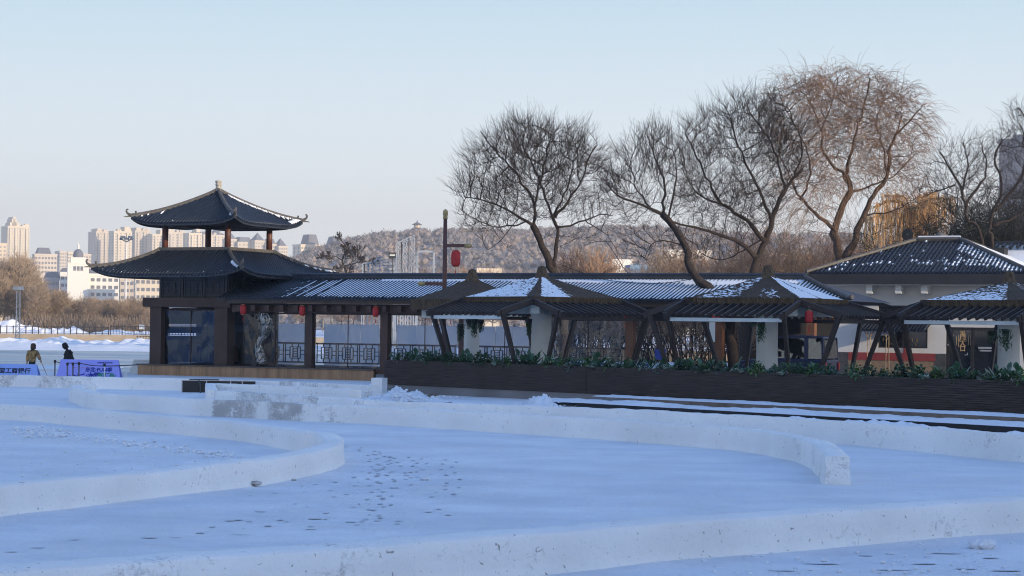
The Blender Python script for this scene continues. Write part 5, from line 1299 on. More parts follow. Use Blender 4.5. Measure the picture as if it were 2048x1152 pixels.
# ---------------------------------------------------------------- trees
class Tree:
    def __init__(s, seed, Y=None): s.r = random.Random(seed); s.tr = MB(); s.cr = MB(); s.Y = Y
    def branch(s, p, d, L, rad, lev, P):
        r = s.r; n = 5 if lev < 2 else (4 if lev < 3 else 3); pts = [p]; q = p.copy(); d = d.normalized(); ds = [d]
        tro = P['tro'][min(lev, len(P['tro'])-1)]; wig = P['wig']
        for i in range(n):
            d = (d + Vector((r.gauss(0,wig), r.gauss(0,wig), r.gauss(0,wig)*.7 + tro))).normalized()
            q = q + d*(L/n); pts.append(q.copy()); ds.append(d)
        rs = [rad*(1-.75*i/n) for i in range(n+1)]
        mb = s.tr if lev <= P.get('split', 1) else s.cr
        mb.tube(pts, rs, 5 if lev < 2 else 3, cap=False)
        if lev < P['max']:
            k = P['kids'][min(lev, len(P['kids'])-1)]
            k = int(k) + (1 if r.random() < k-int(k) else 0)
            for j in range(k):
                t = r.uniform(.2,1.0); f = t*n; i = min(n-1, int(f)); a = pts[i].lerp(pts[i+1], f-i); dd = ds[i+1]
                ax = dd.orthogonal().normalized(); ax.rotate(Matrix.Rotation(r.uniform(0,6.283),3,dd)); an = r.uniform(*P['ang'])
                nd = dd.copy(); nd.rotate(Matrix.Rotation(an,3,ax))
                s.branch(a, nd, L*r.uniform(*P['len'])*(1.15-.5*t), max(P['rmin'], rad*(1-.7*t)*.55), lev+1, P)
    def limb(s, pts, r0_, r1_, P, dens=2.2, L=2.0, start=.25, lev=1):
        n = len(pts); c = catmull(pts, .35); m = len(c); r0_ *= (.72 if start < .45 and r0_ < .2 else 1); rr = [r0_+(r1_-r0_)*(i/(m-1))**.75 for i in range(m)]
        for i in range(1, m-1): c[i] = c[i]+Vector((s.r.gauss(0,.02), s.r.gauss(0,.02), s.r.gauss(0,.02)))
        s.tr.tube(c, rr, 8)
        tot = sum((c[i+1]-c[i]).length for i in range(m-1)); L *= .95; k = int(tot*dens*1.25*(1-start))
        for j in range(k):
            t = start+(1-start)*(j+s.r.random())/k; i = min(m-2, int(t*(m-1))); dd = (c[i+1]-c[i]).normalized()
            ax = dd.orthogonal().normalized(); ax.rotate(Matrix.Rotation(s.r.uniform(0,6.283),3,dd)); nd = dd.copy(); nd.rotate(Matrix.Rotation(s.r.uniform(*P['ang']),3,ax))
            s.branch(c[i], nd, L*s.r.uniform(.6,1.15)*(1.2-.65*t), max(.012, min(.035, rr[i]*.4)), lev, P)
        s.branch(c[-1], (c[-1]-c[-2]), L*.6, r1_, lev, P)
    def px(s, l, Y, dY=0):
        n = len(l); return [at(x, y, Y + dY*i/(n-1)) for i, (x, y) in enumerate(l)]
    def finish(s, name, label, m1, m2, org, group=None, cat='tree'):
        t = thing(name, label, cat, org, 0, group)
        for mb in (s.tr, s.cr):
            o_ = Vector(org); mb.v = [(v[0]-o_.x, v[1]-o_.y, v[2]-o_.z) for v in mb.v]
        s.tr.build('trunk', m1, t, smooth=True); s.cr.build('crown', m2, t); return t

from mathutils import kdtree
class CTree(Tree):
    def __init__(s, seed): Tree.__init__(s, seed); s.N = []; s.par = []; s.fix = []
    def limb(s, pts, r0_, r1_, *a, **k):
        c = catmull(pts, .3); m = len(c)
        for i in range(1, m-1): c[i] = c[i]+Vector((s.r.gauss(0,.04), s.r.gauss(0,.04), s.r.gauss(0,.03)))
        r0_ *= (.8 if r0_ < .2 else 1); s.tr.tube(c, [(r0_+(r1_-r0_)*(i/(m-1))**.6)*s.r.uniform(.88,1.12) for i in range(m)], 9)
        for i, p in enumerate(c):
            if k.get('grow', .15) <= i/(m-1): s.N.append(p); s.par.append(-1); s.fix.append(True)
    def ell(s, l, Y, dens, dsc=.75):
        A = []
        dens *= 2.6
        for cx, cy_, rx, ry in l:
            rx *= 1.08; ry *= 1.06
            c = at(cx, cy_, Y); k = Y/FPX; a, b, d = rx*k, ry*k, min(rx*k, 3.6)*dsc
            for i in range(int(4.19*a*b*d*dens)):
                while True:
                    v = Vector((s.r.uniform(-1,1), s.r.uniform(-1,1), s.r.uniform(-1,1)))
                    if v.length < 1: break
                q = Vector((c.x+v.x*a, Y+v.y*d, c.z+v.z*b))
                if noise.noise(q*.75) > -.08 or s.r.random() < .22: A.append(q)
        return A
    def colonise(s, A, step=.25, kill=.23, it=70, trop=.32, infl=6.0):
        r = s.r; nk = {}
        for _ in range(it):
            kd = kdtree.KDTree(len(s.N))
            for i, p in enumerate(s.N): kd.insert(p, i)
            kd.balance(); acc = {}; keep = []
            for a in A:
                co, i, dd = kd.find(a)
                if dd < kill: continue
                keep.append(a)
                if dd < infl: acc[i] = acc.get(i, Vector((0,0,0))) + (a-co).normalized()
            A = keep
            if not acc or not A: break
            for i, v in acc.items():
                if nk.get(i, 0) > 2: continue
                nk[i] = nk.get(i, 0)+1
                if v.length < 1e-4: continue
                pd = Vector((0,0,0))
                if s.par[i] >= 0: pd = (s.N[i]-s.N[s.par[i]]).normalized()*.45
                d = v.normalized()+pd+Vector((r.gauss(0,.12), r.gauss(0,.12), trop+r.gauss(0,.10)))
                s.N.append(s.N[i]+d.normalized()*step*r.uniform(.8,1.15)); s.par.append(i); s.fix.append(False)
    def flesh(s, tip=.0070, pw=.41, ntw=3.4, tl=(.35,.9), up=.62, droop=0, tw=.0048, rmax=.050, nseg=2):
        r = s.r; n = len(s.N); cnt = [1]*n; kids = [[] for _ in range(n)]
        for i in range(n-1, -1, -1):
            if s.par[i] >= 0: cnt[s.par[i]] += cnt[i]; kids[s.par[i]].append(i)
        R_ = [min(rmax, tip*cnt[i]**pw) for i in range(n)]
        for i in range(n):
            if s.fix[i]: starts = kids[i]
            else:
                ks = sorted(kids[i], key=lambda j: -cnt[j]); starts = ks[1:]
            for k in starts:
                pts = [s.N[i]]; rs = [R_[k]]; j = k
                while True:
                    pts.append(s.N[j]); rs.append(R_[j]); ks = sorted(kids[j], key=lambda q: -cnt[q])
                    if not ks: break
                    j = ks[0]
                rs[-1] *= .7
                s.tr.tube(pts, rs, 5 if rs[0] > .03 else 3, cap=False)
        ctr = sum(s.N, Vector((0,0,0)))/n
        for i in range(n):
            if s.fix[i] and r.random() < .6: continue
            pd = (s.N[i]-s.N[s.par[i]]).normalized() if s.par[i] >= 0 else Vector((0,0,1))
            out = (s.N[i]-ctr); out.z *= .6; out = out.normalized()
            f = ntw*(1.5 if not kids[i] else 1.0); k = int(f)+(1 if r.random() < f-int(f) else 0)
            for _ in range(k):
                d = (pd*.55 + out*.30 + Vector((r.gauss(0,.36), r.gauss(0,.36), up+r.gauss(0,.25)))).normalized(); L = r.uniform(*tl)*(1.5 if not kids[i] and r.random() < .5 else 1); p = s.N[i]; pts = [p]
                for q in range(nseg):
                    p = p+d*(L/nseg); pts.append(p); d = (d+Vector((r.gauss(0,.16), r.gauss(0,.16), -droop+r.gauss(0,.12)))).normalized()
                s.cr.tube(pts, [tw*1.25]+[tw]*(nseg-1)+[tw*.6], 3, cap=False)
m_bark = M('dark_bark', (.030,.022,.019), .9, .5, 9, .05, 22); m_bark2 = M('lit_bark', (.085,.056,.040), .9, .5, 9, .05, 22)  # lit_bark puts the sunlight on the trunks into a paler colour
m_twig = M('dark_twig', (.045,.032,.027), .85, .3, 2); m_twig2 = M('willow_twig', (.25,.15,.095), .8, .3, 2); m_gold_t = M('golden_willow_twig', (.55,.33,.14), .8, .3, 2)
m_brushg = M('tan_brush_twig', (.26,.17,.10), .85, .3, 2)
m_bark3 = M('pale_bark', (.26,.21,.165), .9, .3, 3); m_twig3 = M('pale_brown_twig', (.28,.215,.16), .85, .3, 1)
PA = dict(tro=[.02,.05,.07,.05], wig=.15, max=4, kids=[6,8,5.5,4.5,3], ang=(.28,.85), len=(.48,.70), rmin=.0068, split=1)
PB = dict(PA, kids=[6,8.5,6,4.8,3], tro=[.02,.06,.09,.08])
PD = dict(PA, tro=[.02,.03,.0,-.10], kids=[6,8,5.5,5], wig=.17, len=(.5,.75), rmin=.0075)
# A: bare tree above the first pergola
T = CTree(1); Y = 96
base_ = at(1128, 722, Y); org = (base_.x, Y, .3)
T.limb([Vector((base_.x,Y,.2))]+T.px([(1127,650),(1118,590),(1112,552),(1101,531),(1080,480),(1065,450)],Y), .30, .15, PA, .0, 2, .95)
T.limb(T.px([(1113,552),(1111,510),(1114,459),(1103,425),(1097,408),(1080,365),(1060,320),(1045,290)],Y,1.2), .17, .03, PA, 2.0, 2.2, .35)
T.limb(T.px([(1065,450),(1025,425),(990,408),(930,395)],Y,-.8), .10, .025, PA, 2.4, 2.2, .2)
T.limb(T.px([(1068,455),(1066,399),(1044,365),(1020,331),(982,293),(961,262)],Y,1), .11, .025, PA, 2.3, 2.2, .25)
T.limb(T.px([(1069,440),(1069,399),(1084,348),(1093,300),(1101,270)],Y,-1), .10, .025, PA, 2.2, 2.1, .25)
T.limb(T.px([(1110,435),(1135,403),(1163,361),(1178,314),(1195,290)],Y,-.7), .10, .025, PA, 2.2, 2.0, .25)
T.limb(T.px([(1112,455),(1157,446),(1199,429),(1225,431)],Y,1), .09, .02, PA, 2.2, 1.9, .25)
T.limb(T.px([(1108,430),(1128,390),(1145,340),(1160,290)],Y,1.5), .08, .025, PA, 2.2, 2.0, .3)
T.limb(T.px([(1060,445),(1000,452),(950,440),(925,420)],Y,.8), .06, .018, PA, 2.0, 1.8, .2)
T.limb(T.px([(1040,435),(1000,480),(975,500)],Y,.5), .04, .012, PA, 2.0, 1.4, .2)
T.limb(T.px([(1170,440),(1215,470),(1235,505)],Y,.5), .04, .012, PA, 1.5, 1.3, .2)
T.colonise(T.ell([(1065,345,125,100),(985,380,78,90),(1150,345,66,95),(965,440,55,35),(1180,435,50,25),(1070,300,110,58)], 96, 9.5)+T.ell([(985,480,45,35),(1160,475,60,30)],96,3)); T.flesh()
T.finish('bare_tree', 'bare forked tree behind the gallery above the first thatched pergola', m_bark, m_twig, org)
# B: leaning tree in front of the gallery roof
T = CTree(2); Y = 84; b0 = at(1470,740,Y); org = (b0.x, Y, .3)
T.limb([Vector((b0.x,Y,.2))]+T.px([(1466,690),(1459,640),(1440,603),(1414,573),(1382,535),(1373,493),(1350,459),(1325,429)],Y,2), .29, .14, PB, .25, 1.2, .8)
T.limb(T.px([(1325,429),(1278,408),(1235,391),(1212,365)],Y+2,-1), .11, .025, PB, 2.6, 1.7, .15)
T.limb(T.px([(1325,429),(1329,374),(1320,340),(1299,290)],Y+2,1), .10, .025, PB, 2.4, 1.8, .2)
T.limb(T.px([(1335,440),(1345,390),(1352,340),(1345,300)],Y+2,-.5), .07, .022, PB, 2.4, 1.6, .25)
T.limb(T.px([(1373,493),(1330,480),(1300,490),(1290,515)],Y+1.5,-.5), .05, .015, PB, 2.2, 1.3, .2)
T.limb(T.px([(1300,415),(1270,370),(1262,320)],Y+2,.6), .06, .02, PB, 2.4, 1.5, .2)
T.colonise(T.ell([(1262,370,60,75),(1310,340,55,85),(1345,370,40,70),(1300,300,45,45),(1240,385,45,50)], 86, 15)+T.ell([(1295,485,50,45)],86,6)); T.flesh(ntw=3.8)
T.finish('bare_tree', 'dark bare tree leaning left across the snowy gallery roof beside the middle pergola', m_bark, m_twig, org)
# C: large dark tree in the middle
T = CTree(3); Y = 97; b0 = at(1490,700,Y); org = (b0.x, Y, .3)
T.limb([Vector((b0.x,Y,.2))]+T.px([(1492,640),(1503,560),(1520,510),(1533,480),(1546,433),(1575,374),(1605,340)],Y,1), .42, .07, PB, 1.4, 2.2, .6)
T.limb(T.px([(1512,515),(1478,484),(1418,463),(1350,446),(1325,433)],Y,-1.5), .17, .04, PB, 1.2, 1.6, .3)
T.limb(T.px([(1530,482),(1495,442),(1444,408),(1418,365),(1393,314),(1370,268)],Y,1), .17, .03, PB, 2.2, 2.2, .3)
T.limb(T.px([(1542,435),(1520,382),(1495,331),(1473,280),(1460,235)],Y,-1.2), .12, .03, PB, 2.3, 2.2, .25)
T.limb(T.px([(1570,380),(1554,314),(1530,265),(1500,225)],Y,1.2), .10, .03, PB, 2.3, 2.2, .2)
T.limb(T.px([(1444,408),(1400,390),(1372,345),(1362,300)],Y,1.5), .08, .02, PB, 2.2, 1.8, .2)
T.limb(T.px([(1590,350),(1605,300),(1590,250),(1575,215)],Y,0), .07, .02, PB, 2.2, 1.9, .2)
T.limb(T.px([(1530,475),(1490,500),(1440,520),(1400,505)],Y,1), .06, .02, PB, 1.8, 1.5, .2)
T.colonise(T.ell([(1430,330,75,110),(1510,300,85,110),(1385,320,40,85),(1580,300,50,90),(1470,410,90,60),(1440,250,45,45),(1520,220,50,40)], 97, 12.5)+T.ell([(1390,490,60,40),(1460,470,50,40)],97,4)); T.flesh(ntw=3.6)
T.finish('bare_tree', 'broad dark bare tree rising directly behind the middle thatched pergola', m_bark, m_twig, org)
# D: tall sunlit willow
T = CTree(4); Y = 109; b0 = at(1680,600,Y); org = (b0.x, Y, .3)
T.limb([Vector((b0.x,Y,.2))]+T.px([(1678,518),(1669,459),(1699,382),(1690,348)],Y,.5), .42, .16, PD, .4, 2, .7)
T.limb(T.px([(1690,350),(1652,314),(1640,262),(1625,215),(1600,175)],Y,1.5), .13, .03, PD, 2.0, 2.3, .2)
T.limb(T.px([(1690,350),(1705,290),(1722,235),(1735,185),(1740,155)],Y,-1.5), .13, .03, PD, 2.0, 2.3, .2)
T.limb(T.px([(1672,465),(1605,400),(1580,350),(1560,300),(1570,250)],Y,1), .15, .03, PD, 1.8, 2.2, .3)
T.limb(T.px([(1690,520),(1720,450),(1746,391),(1775,348),(1780,293),(1809,250),(1843,216)],Y,-1), .26, .03, PD, 2.0, 2.3, .4)
T.limb(T.px([(1775,345),(1765,290),(1752,240),(1770,190)],Y,1.5), .09, .03, PD, 2.0, 2.2, .2)
T.limb(T.px([(1700,385),(1745,372),(1790,350),(1820,318)],Y,1), .09, .03, PD, 1.8, 2.0, .2)
T.limb(T.px([(1640,262),(1660,215),(1672,170),(1680,150)],Y,1), .07, .02, PD, 2.0, 2.0, .1)
T.limb(T.px([(1790,280),(1805,225),(1800,185)],Y,0), .07, .02, PD, 2.0, 2.0, .1)
T.limb(T.px([(1600,400),(1620,350),(1612,290),(1570,215),(1555,175)],Y,0), .09, .02, PD, 2.0, 2.2, .2)
T.limb(T.px([(1730,430),(1790,420),(1840,392)],Y,0), .07, .02, PD, 1.6, 1.7, .2)
T.colonise(T.ell([(1680,278,110,115),(1600,248,70,90),(1770,258,90,95),(1690,200,115,55),(1600,190,60,38),(1620,400,55,70),(1790,370,60,60),(1570,330,45,70)], 109, 4.6), step=.30, trop=.22); T.flesh(ntw=3.0, up=.25, droop=.42, tl=(.5,1.4), nseg=4, tw=.0065)
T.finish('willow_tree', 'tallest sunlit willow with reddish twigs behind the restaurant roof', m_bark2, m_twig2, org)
# E: golden weeping willow
T = Tree(5); Y = 122; b0 = at(1830,560,Y); org = (b0.x, Y, .3)
T.limb([Vector((b0.x,Y,.2))]+T.px([(1828,480),(1825,430),(1800,405)],Y,0), .25, .08, PD, .2, 1, .8)
for i, l in enumerate(([(1825,430),(1860,398),(1905,400)],[(1825,432),(1790,402),(1750,415)],[(1828,440),(1850,410),(1885,412)],[(1820,430),(1810,395),(1770,392)],[(1825,440),(1845,395),(1870,388)],[(1822,440),(1780,425),(1735,440)])):
    P = T.px(l, Y, (i-2)*1.2); T.tr.tube(catmull(P, .4), .05, 5); C_ = catmull(P, .12)
    for c in C_:
        for k in range(5):
            q = c+Vector((T.r.gauss(0,.25), T.r.gauss(0,.6), T.r.gauss(0,.1))); L = T.r.uniform(.9,3.0); dx, dy = T.r.gauss(0,.10), T.r.gauss(0,.10)
            T.cr.tube([c, q+Vector((dx,dy,.05)), q+Vector((dx*2,dy*2,-L*.5)), q+Vector((dx*2.4+T.r.gauss(0,.04),dy*2,-L))], [.018,.017,.015,.010], 3, cap=False)
T.finish('willow_tree', 'golden weeping willow with hanging strands behind the loudspeaker', m_bark2, m_gold_t, org)
# F: trees in shade at the right edge
T = CTree(6); Y = 100; b0 = at(1960,560,Y); org = (b0.x, Y, .3)
T.limb([Vector((b0.x,Y,.2))]+T.px([(1964,483),(1936,444),(1930,410),(1919,369),(1894,330),(1880,305)],Y,0), .26, .04, PA, 1.6, 1.9, .4)
T.limb(T.px([(1930,415),(1955,374),(1972,347),(1964,291)],Y,1), .11, .03, PA, 2.0, 1.8, .2)
T.limb(T.px([(1925,380),(1935,330),(1925,285)],Y,1), .08, .03, PA, 1.9, 1.7, .2)
T.limb(T.px([(1910,370),(1880,380),(1855,390)],Y,1), .06, .02, PA, 1.8, 1.5, .2)
T.colonise(T.ell([(1915,350,60,70),(1950,320,45,50),(1875,370,45,45)], 100, 10)); T.flesh(ntw=2.2)
T.finish('bare_tree', 'bare tree in shade left of the distant blue tower block', m_bark, m_twig, org)
T = CTree(7); Y = 94; b0 = at(1985,560,Y); org = (b0.x, Y, .3)
T.limb([Vector((b0.x,Y,.2))]+T.px([(1985,500),(1978,452),(2003,380),(1992,319),(2005,280)],Y,0), .24, .04, PD, 1.8, 2.0, .4)
T.limb(T.px([(1990,420),(2040,360),(2052,300),(2040,250)],Y,1), .12, .03, PD, 2.0, 2.2, .1)
T.limb(T.px([(1985,450),(2040,430),(2080,380)],Y,1), .12, .03, PD, 1.8, 2.0, .1)
T.limb(T.px([(2060,500),(2075,400),(2068,300),(2050,235),(2035,215)],Y,1), .16, .03, PD, 2.0, 2.2, .3)
T.colonise(T.ell([(2010,340,50,70),(2050,290,60,80),(2060,400,60,60)], 94, 10)); T.flesh(ntw=2.4, droop=.3, nseg=3, tl=(.4,1.0))
T.finish('bare_tree', 'dark bare tree at the right edge in front of the distant tower block', m_bark, m_twig, org)
# low brush: dense stems
def brush(seed, px, pyb, Y, H, W, n, label, m1, m2, P=None, cat='bush', name='bare_bush', zb=.3):
    T = Tree(seed); c = at(px, pyb, Y); P = P or dict(PA, max=3, kids=[4,5,5], rmin=.010, wig=.2)
    for i in range(n):
        a = Vector((c.x+T.r.uniform(-W,W)*.5, Y+T.r.uniform(-W,W)*.4, zb)); d = Vector((T.r.gauss(0,.3), T.r.gauss(0,.3), 1))
        T.branch(a, d, H*T.r.uniform(.5,.8), .05, 0, P)
    return T.finish(name, label, m1, m2, (c.x, Y, zb), None, cat)
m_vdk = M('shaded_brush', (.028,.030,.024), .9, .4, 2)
for i, (px, H) in enumerate(((1885,7.6),(1935,9.2),(1985,10.6),(2040,11.5))):
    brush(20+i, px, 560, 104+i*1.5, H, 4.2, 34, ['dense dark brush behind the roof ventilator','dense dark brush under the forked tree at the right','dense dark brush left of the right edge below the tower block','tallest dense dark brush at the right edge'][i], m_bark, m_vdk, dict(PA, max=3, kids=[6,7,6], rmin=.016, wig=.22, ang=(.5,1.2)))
for i, (px, Y, H, mt) in enumerate(((1150,150,5,m_twig),(1215,155,6,m_twig),(1262,150,4.5,m_twig3),(1370,130,6.8,m_twig2),(1425,128,8.2,m_twig2),(1470,126,7.6,m_brushg),(1560,130,9.0,m_twig2),(1610,124,8.6,m_brushg),(1655,128,9.4,m_twig2),(1725,130,10,m_twig2),(1770,135,10.5,m_twig3),(1520,140,9.5,m_twig3))):
    wh = ['grey brush right of the forked tree trunk','round grey brush over the gallery left of the hanging cable','low brush beneath the hanging cable','reddish brush left of the leaning tree','reddish brush between the leaning and the broad tree','golden brush left of the middle pergola top','reddish brush right of the middle pergola top','golden brush before the willow trunks','reddish brush at the foot of the tall willow','tall reddish brush left of the loudspeaker','pale brush behind the golden willow','pale brush behind the broad dark tree'][i]
    brush(40+i, px, 600, Y, H, 5.5, 30, wh, m_bark, mt, dict(PA, max=3, kids=[5,6,6], rmin=.012, wig=.2, ang=(.4,1.1)))
# small isolated dark tree against the hill
T = Tree(9); Y = 220; b0 = at(692,620,Y); T.limb(T.px([(693,600),(692,545),(684,520),(694,500),(688,487)],Y,0), .22, .06, dict(PA, rmin=.03), 1.2, 2.0, .3)
T.limb(T.px([(690,532),(715,525),(735,522)],Y,0), .12, .04, dict(PA, rmin=.03), 1.6, 2.0, .2); T.limb(T.px([(686,522),(670,512),(655,514)],Y,0), .09, .04, dict(PA, rmin=.03), 1.4, 1.6, .2)
T.finish('bare_tree', 'lone dark gnarled tree against the hill right of the pavilion', m_bark, m_twig, (b0.x, Y, 0))
# generic shore trees: four kinds, copied
def generic(seed, H, mt, mb_, spread=.24):
    T = CTree(seed); T.limb([Vector((0,0,-.3)), Vector((.1,0,H*.3)), Vector((0,.1,H*.62)), Vector((.1,0,H*.85))], .016*H, .03, grow=.3)
    A = []
    while len(A) < 420:
        v = Vector((T.r.uniform(-1,1), T.r.uniform(-1,1), T.r.uniform(-1,1)))
        if v.length < 1: A.append(Vector((v.x*H*spread, v.y*H*spread, H*.62+v.z*H*.40)))
    T.colonise(A, step=.35, kill=.33, it=40, trop=.3); T.flesh(tip=.02, pw=.3, ntw=3.0, tl=(.5,1.3), up=.6, tw=.016)
    t = T.finish('bare_tree', 'x', mb_, mt, (0,0,0)); return t, kids_of(t)
gens = [generic(60, 8.5, m_twig3, m_bark3), generic(61, 10, m_twig3, m_bark3), generic(62, 7, m_twig3, m_bark3), generic(63, 8, m_twig2, m_bark2)]
uset = set()
def put(gi, px, Y, h, label, group, z=.8):
    t, kk = gens[gi]; p = at(px, 640, Y); loc = (p.x, Y, z); sc_ = h/(8.5,10,7,8)[gi]; rz = rnd.uniform(0,6.28)
    if gi not in uset: uset.add(gi); t.location = loc; t.rotation_euler=(0,0,rz); t.scale=(sc_,)*3; t['label']=label; t['group']=group
    else: dupf(t, kk, loc, rz, sc_, label, group)
rt = random.Random(31)
for i in range(96):
    px = -10+ i*3.4 + rt.uniform(-3,3); Y = rt.uniform(252,300)
    h = (640-(500 if px < 40 else (530 if px < 80 else (562 if px < 130 else 575))) )/ (FPX/Y) * rt.uniform(.75,1.05)
    if px < 60: wh = 'tall pale bare tree on the far shore behind the lattice mast'
    elif px < 130: wh = 'pale bare tree on the far shore below the domed building'
    elif px < 230: wh = 'pale bare tree on the far shore below the cream apartment wings'
    else: wh = 'pale bare tree on the far shore just left of the pavilion'
    put(rt.choice([0,1,2] if px > 150 else [0,1]), px, Y, h, wh, 'bare trees on the far left shore')
for i in range(46):
    px = 590+ i*16 + rt.uniform(-8,8); Y = rt.uniform(230,420); s_ = FPX/Y; h = (645-rt.uniform(520,548))/s_
    if 770 < px < 830: continue
    put(rt.choice([0,2,3,3]), px, Y, h, 'bare tree at the foot of the hill ' + ('right of the pavilion' if px < 740 else 'beyond the gallery ridge' if px < 1100 else 'behind the brush over the gallery'), 'bare trees at the foot of the hill')
for i in range(30):
    px = 1130+ i*17 + rt.uniform(-6,6); put(rt.choice([0,2,3]), px, rt.uniform(165,200), rt.uniform(6,8), 'bare tree on the shore seen through the gallery and over its roof', 'bare trees on the shore behind the gallery')
# evergreens on the left shore
m_fir = M('dark_evergreen', (.018,.030,.020), .9, .4, 2)
def fir(H, seed):
    rr = random.Random(seed); t = thing('evergreen_tree','x','tree'); mb = MB()
    for i in range(900):
        z = rr.random()**.8; rad = (1-z)*H*.28+.1; a = rr.uniform(0,6.28); q = Vector((math.cos(a)*rad*rr.uniform(.5,1), math.sin(a)*rad*rr.uniform(.5,1), H*(.12+.88*z)))
        d = Vector((math.cos(a), math.sin(a), -.3)); leaf(mb, q, d, .5, .22, .2)
    mb.build('crown', m_fir, t); mb = MB(); mb.tube([(0,0,-.2),(0,0,H*.5)], [.18,.08], 6); mb.build('trunk', m_bark, t); return t
for px, H, lb in ((218,3.9,'leftmost dark evergreen below the cream apartment wings'),(228,3.4,'second dark evergreen below the cream apartment wings'),(268,4.2,'dark evergreen left of the pavilion roof edge'),(290,4.4,'dark evergreen just left of the pavilion pier')):
    t = fir(H, px); p = at(px, 640, 262); t.location = (p.x, 262, .8); t['label'] = lb
    t['group'] = 'evergreens on the left shore'

# thick brown brush closing the far left shore behind the railing
br = MB(); T = Tree(90)
for i in range(520):
    px = T.r.uniform(-20,330); Y = T.r.uniform(247,262); p = at(px, 640, Y); H = T.r.uniform(1.0,2.6) if px > 60 else T.r.uniform(.6,1.6)
    for k in range(12):
        a = Vector((p.x+T.r.uniform(-.8,.8), Y, .8)); b_ = a+Vector((T.r.gauss(0,.4), T.r.gauss(0,.3), H*T.r.uniform(.6,1.1))); br.tube([a, b_], [.05,.02], 3, cap=False)
tag(br.build('shore_brush', m_twig3), kind='stuff')
# ---------------------------------------------------------------- shores, far fence, berms
m_tanwall = M('tan_shore_wall', (.33,.27,.20), .9, .2, .6)
sh = MB(); sh.add([(-90,236,.85),(-16,236,.85),(6,150,.85),(70,146,.85),(260,146,.85),(260,480,.85),(-260,480,.85),(-260,236,.85)], [tuple(range(8))])
tag(sh.build('shore', m_snow), kind='structure')
def lowwall(name, a, c_, z0, z1, th, mat, label):
    mb = MB(); a = Vector((*a,0)); c_ = Vector((*c_,0)); L=(c_-a).length; mb.box(0,L,0,th,z0,z1); o = mb.build(name, mat); o.location=a; o.rotation_euler=(0,0,math.atan2((c_-a).y,(c_-a).x)); return tag(o, label, 'wall')
lowwall('shore_wall', (-260,235.6), (-16,235.6), -.1, .86, .4, m_tanwall, 'long tan retaining wall of the far left shore')
lowwall('shore_wall', (-16,235.6), (6,149.6), -.1, .86, .4, m_tanwall, 'retaining wall stretch running towards the gallery')
lowwall('shore_wall', (6,149.6), (120,145.6), -.1, .86, .4, m_tanwall, 'retaining wall seen low through the gallery at the right')
m_iron = M('dark_iron', (.03,.03,.035), .6, .2)
def ffence(label, a, c_, sp, z, H, bars, baluster=False):
    a = Vector((*a,z)); c_ = Vector((*c_,z)); L=(c_-a).length; t = thing('iron_fence', label, 'fence', a, math.atan2((c_-a).y,(c_-a).x)); n = int(L/sp)
    m1 = MB(); m1.box(-.05,.05,-.05,.05,0,H); me = None
    if n <= 98:
        for i in range(n+1):
            if me is None: o = m1.build('fence_post', m_iron, t); me = o.data
            else: o = bpy.data.objects.new('fence_post', me); link(o); o.parent = t
            o.location = (i*sp,0,0)
    mb = MB()
    for b_ in bars: mb.box(0,L,-.03,.03,H*b_-.03,H*b_+.03)
    mb.build('rail', m_iron, t)
    if baluster:
        mb = MB(); k = int(L/.35)
        for i in range(k): mb.box(i*.35-.025,i*.35+.025,-.02,.02,.05,H*.95)
        mb.build('bars', m_iron, t)
ffence('iron railing with snowy background on the far left shore wall', (-64,235.9), (-47.5,235.9), .75, .86, .95, (.12,.9))
ffence('closely barred iron railing on the far shore left of the pavilion', (-47.3,235.9), (-36,235.9), 1.4, .86, 1.1, (.1,.92), True)
ffence('barred railing on the shore seen through the gallery bays', (6,149.9), (48,147.6), 1.5, .86, 1.1, (.1,.92), True)
ffence('barred railing on the shore running behind the gallery', (-16,235.9), (6,150.1), 1.5, .86, 1.1, (.1,.92), True)
def berm(x0, x1, y0, y1, h, seed, z0=0, nx=160, ny=14, freq=.3):
    mb = MB(); vs = []
    for j in range(ny+1):
        for i in range(nx+1):
            x = x0+(x1-x0)*i/nx; y = y0+(y1-y0)*j/ny; e = math.sin(math.pi*j/ny)**.6*min(1, i/14, (nx-i)/14)
            vs.append((x, y, z0-.02+max(0, h*e*(.7+.7*noise.noise(Vector((x*freq,y*.1,seed)))+.35*noise.noise(Vector((x*freq*5,y*.4,seed)))))))
    n_ = nx+1; mb.add(vs, [(j*n_+i, j*n_+i+1, (j+1)*n_+i+1, (j+1)*n_+i) for j in range(ny) for i in range(nx)])
    return tag(mb.build('snow_bank', m_snow, smooth=True), kind='structure')
berm(-80, 20, 166, 200, .42, 1, nx=240); berm(-54, -30, 190, 206, .75, 2); berm(-80,-52, 240, 250, 1.6, 4, .85); berm(-52,-34,240,256,.55,5,.85)
berm(-10, 60, 110, 128, .5, 6); berm(-26,-21, 104.5, 112, .10, 8)
# mast, floodlight, sign on the far shore
def up_to(px, py, Y, z0): p = at(px, py, Y); return p, p.z-z0
m_mast = M('blue_grey_steel', (.09,.12,.17), .5, .2)
p, H = up_to(37, 572, 226, 0); t = thing('lattice_mast', 'blue-grey lattice mast with a square lamp head standing on the ice at the left', 'mast', (p.x, 226, 0), .3)
mb = MB()
for a in (-.22,.22):
    for b_ in (-.22,.22): mb.bar((a,b_,0),(a*.8,b_*.8,H-.4),.10,.10)
k = 0
while k*.55 < H-.9:
    z = k*.55
    for q0, q1 in (((-.22,-.22),(.22,-.22)),((.22,-.22),(.22,.22)),((-.22,.22),(.22,.22)),((-.22,-.22),(-.22,.22))): mb.bar((*q0,z),(*q1,z+.55),.04,.04); mb.bar((*q0,z),(*q1,z),.04,.04)
    k += 1
mb.build('lattice_frame', m_mast, t); mb = MB(); mb.box(-.6,.6,-.4,.4,H-.45,H-.05); 
mb.build('lamp_head', m_mast, t)
